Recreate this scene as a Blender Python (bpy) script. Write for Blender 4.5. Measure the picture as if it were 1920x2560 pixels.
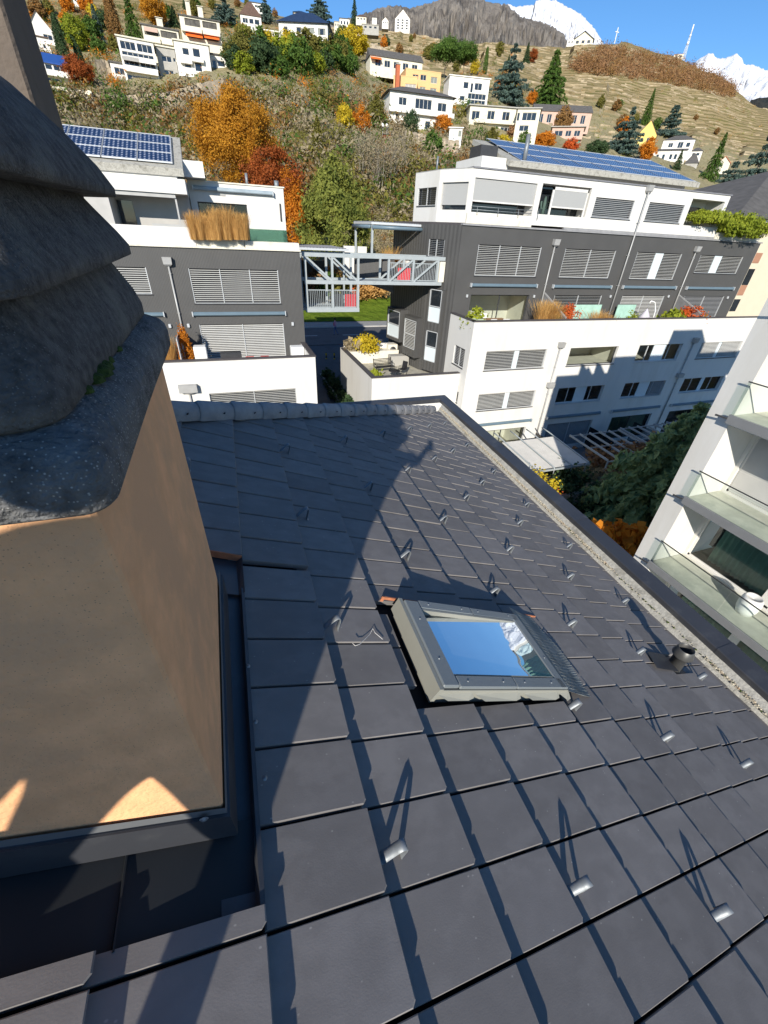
import bpy, bmesh, math, random
import numpy as np
from mathutils import Vector, Matrix
random.seed(7); np.random.seed(7)
rad = math.radians
scene = bpy.context.scene
for o in list(bpy.data.objects): bpy.data.objects.remove(o)

# ------------------------------------------------------------------ camera
FPX = 1015.9                                   # focal length in pixels of the 1920 x 2560 photograph
CAM = np.array([-0.5156, -0.2998, 1.7219])
YAW, PITCH, ROLL = rad(20.788), rad(34.582), rad(3.072)
def cam_axes():
    cy, sy, cp, sp = math.cos(YAW), math.sin(YAW), math.cos(PITCH), math.sin(PITCH)
    f = np.array([sy*cp, cy*cp, -sp]); r = np.array([cy, -sy, 0.]); u = np.cross(r, f)
    cr, sr = math.cos(ROLL), math.sin(ROLL)
    return cr*r+sr*u, -sr*r+cr*u, f
CR, CU, CF = cam_axes()
cd = bpy.data.cameras.new('camera'); cam = bpy.data.objects.new('camera', cd)
scene.collection.objects.link(cam); scene.camera = cam
cd.sensor_fit = 'HORIZONTAL'; cd.sensor_width = 36; cd.lens = FPX/1920*36
cd.clip_start = .02; cd.clip_end = 40000
cam.matrix_world = Matrix(((CR[0], CU[0], -CF[0], CAM[0]), (CR[1], CU[1], -CF[1], CAM[1]), (CR[2], CU[2], -CF[2], CAM[2]), (0, 0, 0, 1)))
scene.render.resolution_x, scene.render.resolution_y = 768, 1024
scene.view_settings.view_transform = 'Standard'; scene.view_settings.look = 'None'
scene.view_settings.exposure = 0.42; scene.view_settings.gamma = 1
# ------------------------------------------------------------------ sky and sun
SUN_AZ, SUN_EL = rad(27.5), rad(24.2)            # direction the light travels, clockwise from +y
w = bpy.data.worlds.new('World'); scene.world = w; w.use_nodes = True
nt = w.node_tree; sky = nt.nodes.new('ShaderNodeTexSky'); sky.sky_type = 'NISHITA'; sky.sun_disc = False
sky.sun_elevation = SUN_EL; sky.sun_rotation = SUN_AZ+math.pi; sky.air_density = 1.0; sky.dust_density = .05; sky.ozone_density = 4.0; sky.altitude = 1200
hs = nt.nodes.new('ShaderNodeHueSaturation'); hs.inputs['Saturation'].default_value = 1.15; nt.links.new(sky.outputs[0], hs.inputs['Color'])
bg = nt.nodes['Background']; bg.inputs[1].default_value = .12; nt.links.new(hs.outputs[0], bg.inputs[0])
sl = bpy.data.lights.new('sun', 'SUN'); sl.energy = 5.0; sl.angle = rad(.53); sl.color = (1, .93, .82)
so = bpy.data.objects.new('sun', sl); scene.collection.objects.link(so)
so.rotation_euler = Vector((math.sin(SUN_AZ)*math.cos(SUN_EL), math.cos(SUN_AZ)*math.cos(SUN_EL), -math.sin(SUN_EL))).to_track_quat('-Z', 'Y').to_euler()

# ------------------------------------------------------------------ pixel -> place helpers (directions only; the plane gives the distance)
def ray(x, y):
    d = CF+CR*(x-960)/FPX-CU*(y-1280)/FPX
    return d/np.linalg.norm(d)
def hit(x, y, n, c):
    n = np.asarray(n, float); r = ray(x, y); return CAM+r*((c-n@CAM)/(n@r))
def yp(x, y, Y): return hit(x, y, (0, 1, 0), Y)
def xp(x, y, X): return hit(x, y, (1, 0, 0), X)
def zp(x, y, Z): return hit(x, y, (0, 0, 1), Z)
def at(x, y, d):                                # point at horizontal distance d
    r = ray(x, y); return CAM+r*(d/math.hypot(r[0], r[1]))

# ------------------------------------------------------------------ scene graph helpers
col = scene.collection
def tag(o, label=None, cat=None, group=None, kind=None):
    if label: o['label'] = label
    if cat: o['category'] = cat
    if group: o['group'] = group
    if kind: o['kind'] = kind
    return o
def thing(name, label, cat, loc=(0, 0, 0), rz=0, group=None):
    o = bpy.data.objects.new(name, None); col.objects.link(o); o.empty_display_size = .2
    o.location = loc; o.rotation_euler = (0, 0, rz)
    return tag(o, label, cat, group)
def obj(name, me, parent=None, mat=None, loc=None):
    o = bpy.data.objects.new(name, me); col.objects.link(o)
    if mat is not None and not me.materials: me.materials.append(mat)
    if parent is not None: o.parent = parent
    if loc is not None: o.location = loc
    return o
def copy_tree(o, parent=None, **kw):
    c = o.copy(); col.objects.link(c); c.parent = parent
    for ch in o.children: copy_tree(ch, c)
    return c
class MB:
    """collects faces, then links them as ONE mesh object"""
    def __init__(s, frame=None): s.v = []; s.f = []; s.m = []; s.fr = frame; s.mi = 0; s.sm = []
    def add(s, vs, fs, smooth=False):
        n = len(s.v); fr = s.fr
        for p in vs: s.v.append(tuple(fr(*p)) if fr else tuple(p))
        for f in fs: s.f.append(tuple(i+n for i in f)); s.m.append(s.mi); s.sm.append(smooth)
        return s
    def box(s, a, b, skip=''):
        x0, y0, z0 = a; x1, y1, z1 = b
        vs = [(x0, y0, z0), (x1, y0, z0), (x1, y1, z0), (x0, y1, z0), (x0, y0, z1), (x1, y0, z1), (x1, y1, z1), (x0, y1, z1)]
        return s.add(vs, [(0, 3, 2, 1), (4, 5, 6, 7), (0, 1, 5, 4), (1, 2, 6, 5), (2, 3, 7, 6), (3, 0, 4, 7)])
    def bbox(s, a, b, c=.01):
        """box with chamfered edges"""
        x0, y0, z0 = a; x1, y1, z1 = b; vs = []; 
        for z, i in ((z0, c), (z0+c, 0), (z1-c, 0), (z1, c)):
            for px, py, sx, sy in ((x0, y0, 1, 1), (x1, y0, -1, 1), (x1, y1, -1, -1), (x0, y1, 1, -1)):
                if i: vs += [(px+sx*c, py+sy*c, z)]*2
                else: vs += [(px+sx*c, py, z), (px, py+sy*c, z)] if (px == x0) != (py == y0) else [(px, py+sy*c, z), (px+sx*c, py, z)]
        n = 8; fs = [tuple(reversed([0, 2, 4, 6])), (24, 26, 28, 30)]
        for k in range(3):
            for i in range(n):
                j = (i+1) % n; fs.append((k*n+i, k*n+j, (k+1)*n+j, (k+1)*n+i))
        return s.add(vs, fs)
    def quad(s, *p): return s.add(p, [tuple(range(len(p)))])
    def prism(s, poly, z0, z1):
        n = len(poly); vs = [(x, y, z0) for x, y in poly]+[(x, y, z1) for x, y in poly]
        return s.add(vs, [tuple(range(n))[::-1], tuple(range(n, 2*n))]+[(i, (i+1) % n, n+(i+1) % n, n+i) for i in range(n)])
    def tube(s, pts, r, n=8, cap=True, smooth=True, rs=None, flat=None):
        pts = [np.asarray(p, float) for p in pts]; rings = []; up = np.array([0, 0, 1.])
        for k, p in enumerate(pts):
            t = pts[min(k+1, len(pts)-1)]-pts[max(k-1, 0)]; t = t/(np.linalg.norm(t)+1e-9)
            a = np.cross(t, up) if abs(t[2]) < .95 else np.cross(t, (1., 0, 0)); a /= np.linalg.norm(a); b = np.cross(a, t)
            q = rs[k] if rs is not None else r
            rings += [tuple(p+(a*math.cos(2*math.pi*i/n)+b*math.sin(2*math.pi*i/n)*(flat or 1))*q) for i in range(n)]
        fs = [(k*n+i, k*n+(i+1) % n, (k+1)*n+(i+1) % n, (k+1)*n+i) for k in range(len(pts)-1) for i in range(n)]
        if cap: fs += [tuple(range(n))[::-1], tuple(range((len(pts)-1)*n, len(pts)*n))]
        fs = [f[::-1] for f in fs]
        return s.add(rings, fs, smooth)
    def bar(s, p, q, w, h=None):
        """square bar from p to q"""
        h = h or w; p = np.asarray(p, float); q = np.asarray(q, float); t = q-p; t /= np.linalg.norm(t)
        up = np.array([0, 0, 1.]) if abs(t[2]) < .95 else np.array([0, 1., 0]); a = np.cross(t, up); a /= np.linalg.norm(a); b = np.cross(a, t)
        vs = [tuple(c+a*sa*w/2+b*sb*h/2) for c in (p, q) for sa, sb in ((-1, -1), (1, -1), (1, 1), (-1, 1))]
        return s.add(vs, [(0, 1, 2, 3), (7, 6, 5, 4), (0, 4, 5, 1), (1, 5, 6, 2), (2, 6, 7, 3), (3, 7, 4, 0)])
    def lathe(s, prof, c=(0, 0, 0), n=20, smooth=True):
        vs = [(c[0]+r*math.cos(2*math.pi*i/n), c[1]+r*math.sin(2*math.pi*i/n), c[2]+z) for r, z in prof for i in range(n)]
        return s.add(vs, [(k*n+i, k*n+(i+1) % n, (k+1)*n+(i+1) % n, (k+1)*n+i) for k in range(len(prof)-1) for i in range(n)], smooth)
    def mesh(s, name, *mats):
        me = bpy.data.meshes.new(name); me.from_pydata(s.v, [], s.f)
        for m in mats: me.materials.append(m)
        if s.f:
            me.polygons.foreach_set('material_index', s.m); me.polygons.foreach_set('use_smooth', s.sm)
        me.update(); return me
    def build(s, name, mats, parent=None, kind=None, label=None):
        if not isinstance(mats, (tuple, list)): mats = (mats,)
        o = obj(name, s.mesh(name, *mats), parent)
        if kind: o['kind'] = kind
        if label: o['label'] = label
        return o
def np_mesh(name, V, Fq, mats, mi=None, smooth=False):
    """mesh from numpy arrays of vertices and equal-sized faces"""
    V = np.asarray(V, np.float32); Fq = np.asarray(Fq, np.int32); k = Fq.shape[1]
    me = bpy.data.meshes.new(name); me.vertices.add(len(V)); me.vertices.foreach_set('co', V.ravel())
    me.loops.add(Fq.size); me.loops.foreach_set('vertex_index', Fq.ravel())
    me.polygons.add(len(Fq)); me.polygons.foreach_set('loop_start', np.arange(0, Fq.size, k, dtype=np.int32))
    me.polygons.foreach_set('loop_total', np.full(len(Fq), k, np.int32))
    for m in (mats if isinstance(mats, (list, tuple)) else [mats]): me.materials.append(m)
    if mi is not None: me.polygons.foreach_set('material_index', np.asarray(mi, np.int32))
    me.polygons.foreach_set('use_smooth', np.full(len(Fq), smooth, bool)); me.update(calc_edges=True); me.validate(); return me

# ------------------------------------------------------------------ materials
MATS = {}
def pmat(name, c, rough=.75, var=.12, scale=3., c2=None, mix=.5, scale2=.6, bump=0., bscale=40., metal=0., rnd=0., spec=.3, stretch=(1, 1, 1), trans=0., speck=None, sspeck=60., coords='Object', wave=None, detail=5., sth=.62, sgrid=False):
    """procedural surface: base colour broken by fine and coarse noise, relief, per-object variation"""
    if name in MATS: return MATS[name]
    m = bpy.data.materials.new(name); m.use_nodes = True; t = m.node_tree; N = t.nodes; L = t.links
    b = N['Principled BSDF']; b.inputs['Roughness'].default_value = rough; b.inputs['Metallic'].default_value = metal
    b.inputs['Specular IOR Level'].default_value = spec
    tc = N.new('ShaderNodeTexCoord'); mp = N.new('ShaderNodeMapping'); mp.inputs['Scale'].default_value = stretch
    L.new(tc.outputs[coords], mp.inputs['Vector'])
    n1 = N.new('ShaderNodeTexNoise'); n1.inputs['Scale'].default_value = scale; n1.inputs['Detail'].default_value = detail; L.new(mp.outputs[0], n1.inputs['Vector'])
    hi = [min(1, x*(1+var)) for x in c]; lo = [x*(1-var) for x in c]
    r1 = N.new('ShaderNodeValToRGB'); r1.color_ramp.elements[0].position = .3; r1.color_ramp.elements[1].position = .7
    r1.color_ramp.elements[0].color = (*lo, 1); r1.color_ramp.elements[1].color = (*hi, 1); L.new(n1.outputs['Fac'], r1.inputs[0]); out = r1.outputs[0]
    def mixc(fac, a, bcol, mode='MIX'):
        x = N.new('ShaderNodeMix'); x.data_type = 'RGBA'; x.blend_type = mode
        if hasattr(fac, 'links'): L.new(fac, x.inputs['Factor'])
        else: x.inputs['Factor'].default_value = fac
        L.new(a, x.inputs['A'])
        if hasattr(bcol, 'links'): L.new(bcol, x.inputs['B'])
        else: x.inputs['B'].default_value = (*bcol, 1)
        return x.outputs['Result']
    if c2 is not None:
        n2 = N.new('ShaderNodeTexNoise'); n2.inputs['Scale'].default_value = scale2; n2.inputs['Detail'].default_value = 6; n2.inputs['Roughness'].default_value = .65; L.new(mp.outputs[0], n2.inputs['Vector'])
        r2 = N.new('ShaderNodeValToRGB'); r2.color_ramp.elements[0].position = .62-.3*mix; r2.color_ramp.elements[1].position = .72-.18*mix
        L.new(n2.outputs['Fac'], r2.inputs[0]); out = mixc(r2.outputs[0], out, c2)
    if speck is not None:
        vz = N.new('ShaderNodeTexVoronoi'); vz.voronoi_dimensions = '2D' if sgrid else '3D'; vz.inputs['Randomness'].default_value = 0 if sgrid else 1; vz.inputs['Scale'].default_value = sspeck; L.new(mp.outputs[0], vz.inputs['Vector'])
        r3 = N.new('ShaderNodeValToRGB'); r3.color_ramp.elements[0].position = .12; r3.color_ramp.elements[0].color = (1, 1, 1, 1); r3.color_ramp.elements[1].position = .3; r3.color_ramp.elements[1].color = (0, 0, 0, 1)
        L.new(vz.outputs['Distance'], r3.inputs[0])
        sep = N.new('ShaderNodeSeparateColor'); L.new(vz.outputs['Color'], sep.inputs[0]); gt = N.new('ShaderNodeMath'); gt.operation = 'GREATER_THAN'; gt.inputs[1].default_value = sth; L.new(sep.outputs[0], gt.inputs[0])
        mu = N.new('ShaderNodeMath'); mu.operation = 'MULTIPLY'; L.new(r3.outputs[0], mu.inputs[0]); L.new(gt.outputs[0], mu.inputs[1])
        out = mixc(mu.outputs[0], out, speck)
    if rnd:
        oi = N.new('ShaderNodeObjectInfo'); mr = N.new('ShaderNodeMapRange'); mr.inputs['To Min'].default_value = 1-rnd; mr.inputs['To Max'].default_value = 1+rnd; L.new(oi.outputs['Random'], mr.inputs[0])
        out = mixc(1., out, mr.outputs[0], 'MULTIPLY')
    L.new(out, b.inputs['Base Color'])
    if trans: b.inputs['Transmission Weight'].default_value = trans
    h = None
    if bump:
        nb = N.new('ShaderNodeTexNoise'); nb.inputs['Scale'].default_value = bscale; nb.inputs['Detail'].default_value = 6; L.new(mp.outputs[0], nb.inputs['Vector'])
        bp = N.new('ShaderNodeBump'); bp.inputs['Strength'].default_value = 1; bp.inputs['Distance'].default_value = bump; L.new(nb.outputs['Fac'], bp.inputs['Height']); h = bp
        L.new(bp.outputs[0], b.inputs['Normal'])
    if wave:                                    # corrugation: (direction, pitch in metres, depth)
        wv = N.new('ShaderNodeTexWave'); wv.bands_direction = wave[0]; wv.inputs['Scale'].default_value = math.pi/10/wave[1]*1.0; wv.inputs['Distortion'].default_value = 0
        L.new(tc.outputs[coords], wv.inputs['Vector'])
        bw = N.new('ShaderNodeBump'); bw.inputs['Distance'].default_value = wave[2]; L.new(wv.outputs['Fac'], bw.inputs['Height'])
        if h: L.new(h.outputs[0], bw.inputs['Normal'])
        L.new(bw.outputs[0], b.inputs['Normal'])
    MATS[name] = m; return m
def glass_mat(name, tint=(.9, .95, .93), rough=.02, alpha=.25):
    """clear pane: mirror reflection by angle over see-through"""
    if name in MATS: return MATS[name]
    m = bpy.data.materials.new(name); m.use_nodes = True; t = m.node_tree; N = t.nodes; L = t.links
    for n in list(N): 
        if n.type != 'OUTPUT_MATERIAL': N.remove(n)
    out = [n for n in N if n.type == 'OUTPUT_MATERIAL'][0]
    gl = N.new('ShaderNodeBsdfGlossy'); gl.inputs['Roughness'].default_value = rough
    tr = N.new('ShaderNodeBsdfTransparent'); tr.inputs[0].default_value = (*tint, 1)
    fr = N.new('ShaderNodeFresnel'); fr.inputs[0].default_value = 1.5
    mx = N.new('ShaderNodeMixShader'); ad = N.new('ShaderNodeMath'); ad.operation = 'MULTIPLY_ADD'; ad.inputs[1].default_value = 1.0; ad.inputs[2].default_value = alpha*.1; ad.use_clamp = True
    nz = N.new('ShaderNodeTexNoise'); nz.inputs['Scale'].default_value = .7; bp = N.new('ShaderNodeBump'); bp.inputs['Distance'].default_value = .004; L.new(nz.outputs['Fac'], bp.inputs['Height']); L.new(bp.outputs[0], gl.inputs['Normal'])
    L.new(fr.outputs[0], ad.inputs[0]); L.new(ad.outputs[0], mx.inputs[0]); L.new(tr.outputs[0], mx.inputs[1]); L.new(gl.outputs[0], mx.inputs[2]); L.new(mx.outputs[0], out.inputs[0])
    MATS[name] = m; return m
def dark_glass(name, c=(.02, .025, .03), rough=.04):
    if name in MATS: return MATS[name]
    m = pmat(name, c, rough=rough, var=.3, scale=.5, spec=.8, bump=.002, bscale=1.2); return m
# ================================================================== the tiled roof the camera stands over
RA, RB = 0.45076, 0.04339                       # roof pitch, slight rise of the courses
UU = np.array([math.cos(RA), 0, -math.sin(RA)]); VV = np.array([0, math.cos(RB), math.sin(RB)])
VV = VV-UU*(UU@VV); VV /= np.linalg.norm(VV); NN = np.cross(UU, VV); NN *= np.sign(NN[2])
EU, EV = .35931, .225                           # tile course and cover width
def RP(u, v, h=0): return UU*u+VV*v+NN*h
def roof_px(x, y, h=0):
    p = hit(x, y, NN, h); return float(p@UU), float(p@VV)
HP = np.array([-1.13, 2.70]); HD = np.array([4.57, 4.16]); HD /= np.linalg.norm(HD); HN = np.array([HD[1], -HD[0]])   # hip foot line, its direction, its inner side
U_EAVE = 3.76
M_tile = pmat('dark_engobed_clay_tile', (.178, .167, .160), rough=.68, var=.07, scale=9, c2=(.20, .188, .18), mix=.45, scale2=4.5, bump=.0003, bscale=160, rnd=.12, spec=.22, speck=(.3, .285, .265), sspeck=60, sth=.97, stretch=(1, 1.6, 1))
M_clay = pmat('raw_clay', (.42, .16, .08), rough=.85, var=.2, scale=30, bump=.002, bscale=80)
M_felt = pmat('black_roof_underlay', (.012, .012, .013), rough=.95, var=.2)
M_anth = pmat('anthracite_sheet_metal', (.04, .042, .048), rough=.42, var=.12, scale=2, c2=(.06, .062, .066), mix=.3, scale2=4, bump=.0015, bscale=5, spec=.5)
M_galv = pmat('galvanised_steel', (.21, .23, .245), rough=.5, var=.25, scale=24, metal=.35, bump=.0006, bscale=60, spec=.5)
M_conc = pmat('weathered_concrete', (.36, .35, .31), rough=.9, var=.22, scale=30, c2=(.22, .21, .18), mix=.35, scale2=5, bump=.006, bscale=55)
M_moss = pmat('moss', (.05, .075, .015), rough=1, var=.4, scale=60, bump=.01, bscale=120)

roof = thing('hip_roofed_house', 'house whose dark grey tiled hip roof carries a skylight, snow guards and beige chimney', 'house')
mb = MB()                                       # roof deck below the tiles, sloping also beyond the hip
ridge_u = -3.2
def hip_v(u): return HP[1]+(u-HP[0])*HD[1]/HD[0]
mb.quad(*[RP(u, v, -.075) for u, v in ((ridge_u, -4.5), (U_EAVE+.05, -4.5), (U_EAVE+.05, hip_v(U_EAVE)+.2), (ridge_u, hip_v(ridge_u)+.2))])
mb.build('roof_deck', M_felt, roof)
mb = MB()
a0 = RP(ridge_u, hip_v(ridge_u)+.15, -.03); a1 = RP(U_EAVE+.1, hip_v(U_EAVE)+.2, -.03)
mb.quad(a0, a1, a1+np.array([-7.5, .3, -.1]), a0+np.array([-1.0, .1, 0])); mb.build('far_slope', M_tile, roof)
mb = MB(); rz = RP(ridge_u, -4.5, -.05); mb.quad(rz, rz+np.array([-3, 0, -1.5]), a0+np.array([-3, 0, -1.5]), a0); mb.build('back_slope', M_tile, roof)

T_STEP = .034; GAP = .0095
def tile_poly(i, j):
    """plan outline of a tile in (u, v); clipped by hip, eave"""
    u0, u1 = (i-1)*EU-.055, i*EU; v0, v1 = j*EV, (j+1)*EV-GAP
    u1 = min(u1, U_EAVE)
    if u1-u0 < .12: return None
    r = .012
    P = [(u0, v0), (u1-r, v0), (u1, v0+r), (u1, v1), (u0, v1)]
    return [np.array(p) for p in P]
def clip(P, q, n):
    out = []
    for k in range(len(P)):
        a, b = P[k], P[(k+1) % len(P)]; da, db = (a-q)@n, (b-q)@n
        if da >= 0: out.append(a)
        if (da >= 0) != (db >= 0): out.append(a+(b-a)*da/(da-db))
    return out
SKY = (.075, 1.13, .565, 1.21)                     # opening left for the skylight (u0, u1, v0, v1)
CHX0, CHX1, CHY0, CHY1 = -1.42, -.715, .225, 1.055    # chimney shaft in plan
def cut_tile(i, j):
    P = tile_poly(i, j)
    if P is None: return None
    P = clip(P, HP+HN*-.02, HN)
    if len(P) < 3: return None
    return P
def tile_mesh(P, i, seed):
    rs = random.Random(seed)
    dz = rs.uniform(-.0012, .0012); tw = rs.uniform(-.0018, .0018)
    def top(p):
        s = (p[0]-(i-1)*EU)/EU; return -T_STEP*(1-s)+dz+tw*((p[1]-P[0][1])/EV-.5)*2-.004*((p[1] % EV)/EV)
    c = sum(P)/len(P); n = len(P); ins = [p+(c-p)/np.linalg.norm(c-p)*.0045 for p in P]
    vs = [RP(p[0], p[1], top(p)) for p in ins]+[RP(p[0], p[1], top(p)-.0035) for p in P]+[RP(p[0], p[1], top(p)-.029) for p in P]
    b = MB(); fs = [tuple(range(n))]+[(k, n+k, n+(k+1) % n, (k+1) % n) for k in range(n)]+[(n+k, 2*n+k, 2*n+(k+1) % n, n+(k+1) % n) for k in range(n)]
    b.add(vs, fs); return b
tiles = []
for i in range(-8, 12):
    for j in range(-12, 33):
        P = cut_tile(i, j)
        if P is None: continue
        c = sum(P)/len(P)
        # openings: skylight, chimney with its flashing, vent pipe
        def rect_cut(P, u0, u1, v0, v1):
            cu, cv = c
            if cu+.2 < u0 or cu-.2 > u1 or cv+.12 < v0 or cv-.12 > v1: return P
            best = []
            for q, n in (((u0, 0), (-1, 0)), ((u1, 0), (1, 0)), ((0, v0), (0, -1)), ((0, v1), (0, 1))):
                R = clip(P, np.array(q, float), np.array(n, float))
                if len(R) >= 3:
                    x = np.array(R); A = abs(np.sum(x[:, 0]*np.roll(x[:, 1], -1)-x[:, 1]*np.roll(x[:, 0], -1)))/2
                    if not best or A > best[0]: best = (A, R)
            return best[1] if best and best[0] > .004 else None
        P = rect_cut(P, *SKY)
        if P is None: continue
        ch = (CHX0/UU[0]-.12, -.712, .045, 1.38)
        P2 = rect_cut(P, *ch)
        if P2 is None: continue
        P = P2
        P = rect_cut(P, 2.93, 3.19, .80, 1.0)
        if P is None: continue
        w = RP(c[0], c[1]); d = w-CAM; zz = d@CF
        vis = 0
        if zz > .05:
            px, py = 960+FPX*(d@CR)/zz, 1280-FPX*(d@CU)/zz
            if -150 < px < 2070 and 900 < py < 2750: vis = 1/(d@d)
        tiles.append((vis, i, j, P))
tiles.sort(key=lambda t: -t[0])
for k, (vis, i, j, P) in enumerate(tiles[:300]):
    b = tile_mesh(P, i, i*100+j); obj('tile', b.mesh('tile', M_tile), roof)
rest = MB()
for vis, i, j, P in tiles[300:]:
    b = tile_mesh(P, i, i*100+j); rest.add(b.v, b.f)
rest.build('distant_tiles', M_tile, roof, kind='stuff')

# hip caps: overlapping half-round tiles running down the far hip
def hip_cap(s0, L, r0, r1, seed):
    b = MB(); rs = random.Random(seed); n = 12; off = -.075; st = .0
    rings = [(0, r1*.93), (.02, r1), (L*.55, (r0+r1)/2), (L-.015, r0), (L+.035, r0*1.03), (L+.04, r0*.97)]
    vs = []
    for s, r in rings:
        c2 = HP+HD*(s0+s)+HN*off
        for k in range(n+1):
            t = math.pi*k/n; side = math.cos(t)*r*1.05; hh = math.sin(t)*r*1.15
            c = c2+HN*side
            vs.append(tuple(RP(c[0], c[1], hh-.008-(.10 if k in (n,) else 0)*0-abs(min(0, side))*.9)))
    fs = [(k*(n+1)+i, k*(n+1)+i+1, (k+1)*(n+1)+i+1, (k+1)*(n+1)+i) for k in range(len(rings)-1) for i in range(n)]
    b.add(vs, fs, True)
    # screw dimple
    return b
s = -2.55; k = 0
M_cap = pmat('dark_hip_tile', (.24, .235, .235), rough=.6, var=.1, scale=8, c2=(.29, .285, .28), mix=.5, scale2=6, bump=.002, bscale=60, rnd=.08)
while s < 6.05:
    o = hip_cap(s, .345, .088, .1, k).build('hip_tile', M_cap, roof)
    c = HP+HD*(s+.22)+HN*(-.075+.09); bb = MB(); p = RP(c[0], c[1], .045); bb.tube([p, p+NN*.014+RP(HN[0], HN[1])*.006], .006, 6); bb.build('cap_clip', M_anth, o)
    s += .345; k += 1
# screws through the tiles beside the chimney
for px, py in ((620.5, 1665), (639, 1804), (662, 1945)):
    u, v = roof_px(px, py, -.012); b = MB(); b.lathe([(0, .004), (.0035, .004), (.004, .002), (.008, .001), (.0085, -.002)], n=14)
    o = b.build('tile_screw', M_galv, roof); o.matrix_world = Matrix(((UU[0], VV[0], NN[0], 0), (UU[1], VV[1], NN[1], 0), (UU[2], VV[2], NN[2], 0), (0, 0, 0, 1))); o.location = RP(u, v, -.011)

# snow guards: bent strips of galvanised steel in a staggered grid
def guard_mesh():
    b = MB(); prof = [(-.045, .001), (-.002, .002), (.006, .006), (.028, .064), (.036, .079), (.046, .085), (.056, .080), (.062, .066), (.074, .008), (.080, .003), (.10, .0015)]
    w = .0165; vs = []
    for k, (x, z) in enumerate(prof):
        for y in (-w, 0, w): vs.append((x, y, z-(.0022 if y == 0 and 2 < k < 8 else 0)))
    m = len(prof); fs = [(k*3+i, (k+1)*3+i, (k+1)*3+i+1, k*3+i+1) for k in range(m-1) for i in range(2)]
    b.add(vs, fs, True); return b.mesh('snow_guard', M_galv)
GM = guard_mesh(); RM = Matrix(((UU[0], VV[0], NN[0], 0), (UU[1], VV[1], NN[1], 0), (UU[2], VV[2], NN[2], 0), (0, 0, 0, 1)))
for i in range(-7, 11, 2):
    for k in range(-3, 9):
        j = 4*k-(i+1)//2; u, v = i*EU+.012, (j+.36)*EV
        if (np.array([u, v])-HP)@HN < .16 or v < -2 or u > U_EAVE-.12: continue
        if SKY[0]-.16 < u < SKY[1]+.02 and SKY[2]-.02 < v < SKY[3]+.05: continue
        if u < -.75 and -.1 < v < 1.5: continue
        if abs(u-2.9) < .2 and abs(v-.9) < .1: continue
        o = obj('snow_guard', GM, roof); s_ = 1.0
        rs = random.Random(i*37+k); m = RM @ Matrix.Rotation(rs.uniform(-.05, .05), 4, 'Z'); m.translation = Vector(RP(u, v, -T_STEP+.0035)); o.matrix_world = m
sg = None
for o in roof.children:
    if o.name.startswith('snow_guard'):
        md = o.modifiers.new('thickness', 'SOLIDIFY'); md.thickness = .0022; md.offset = 0

# gutter edge: gravel, concrete kerb, black coping.  frame: x, along the eave, z
def GP(x, v, z): return np.array([x, 0, z])+VV*v
V0, V1 = -4.5, hip_v(U_EAVE)+.12
b = MB(lambda x, v, z: GP(x, v, z))
b.add([(3.31, V0, -1.70), (3.38, V0, -1.62), (3.395, V0, -1.590), (3.46, V0, -1.545), (3.62, V0, -1.545), (3.62, V0, -2.2), (3.31, V0, -2.2)]+[(3.31, V1, -1.70), (3.38, V1, -1.62), (3.395, V1, -1.590), (3.46, V1+.06, -1.545), (3.62, V1+.2, -1.545), (3.62, V1+.2, -2.2), (3.31, V1, -2.2)],
      [(k, (k+1) % 7, 7+(k+1) % 7, 7+k) for k in range(7)])
b.build('concrete_kerb', M_conc, roof)
cuts = [V0, -2.4, .9, 3.05, 5.2, V1+.2]
for k in range(len(cuts)-1):
    v0, v1 = cuts[k]+.003, cuts[k+1]-.003
    b = MB(lambda x, v, z: GP(x, v, z)); c = .012
    pr = [(3.455, -1.552), (3.455, -1.49), (3.463, -1.481), (3.655, -1.468), (3.662, -1.474), (3.662, -1.60), (3.65, -1.60), (3.65, -1.552)]
    if k == len(cuts)-2: v1 -= .02
    n = len(pr); b.add([(x, v0, z) for x, z in pr]+[(x, v1+(x-3.455)*.9*(k == len(cuts)-2), z) for x, z in pr], [(i, (i+1) % n, n+(i+1) % n, n+i) for i in range(n)]+[tuple(range(n)), tuple(range(n, 2*n))[::-1]])
    o = b.build('parapet_coping', M_anth, roof)
    if k:
        bb = MB(lambda x, v, z: GP(x, v, z)); bb.add([(x+(-.003 if x < 3.5 else .003), v0-.045, z+.004) for x, z in pr[:6]]+[(x+(-.003 if x < 3.5 else .003), v0+.045, z+.004) for x, z in pr[:6]], [(i, i+1, 7+i, 6+i) for i in range(5)])
        bb.build('coping_joint', M_anth, o)
b = MB(lambda x, v, z: GP(x, v, z))             # return of the parapet along the hidden north edge
b.box((-6, V1+.18, -1.56), (3.655, V1+.38, -1.475)); b.build('parapet_return', M_anth, roof)
b = MB(lambda x, v, z: GP(x, v, z)); b.box((3.16, V0, -1.79), (3.36, V1-.05, -1.655)); b.build('gutter_bed', M_felt, roof)
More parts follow.
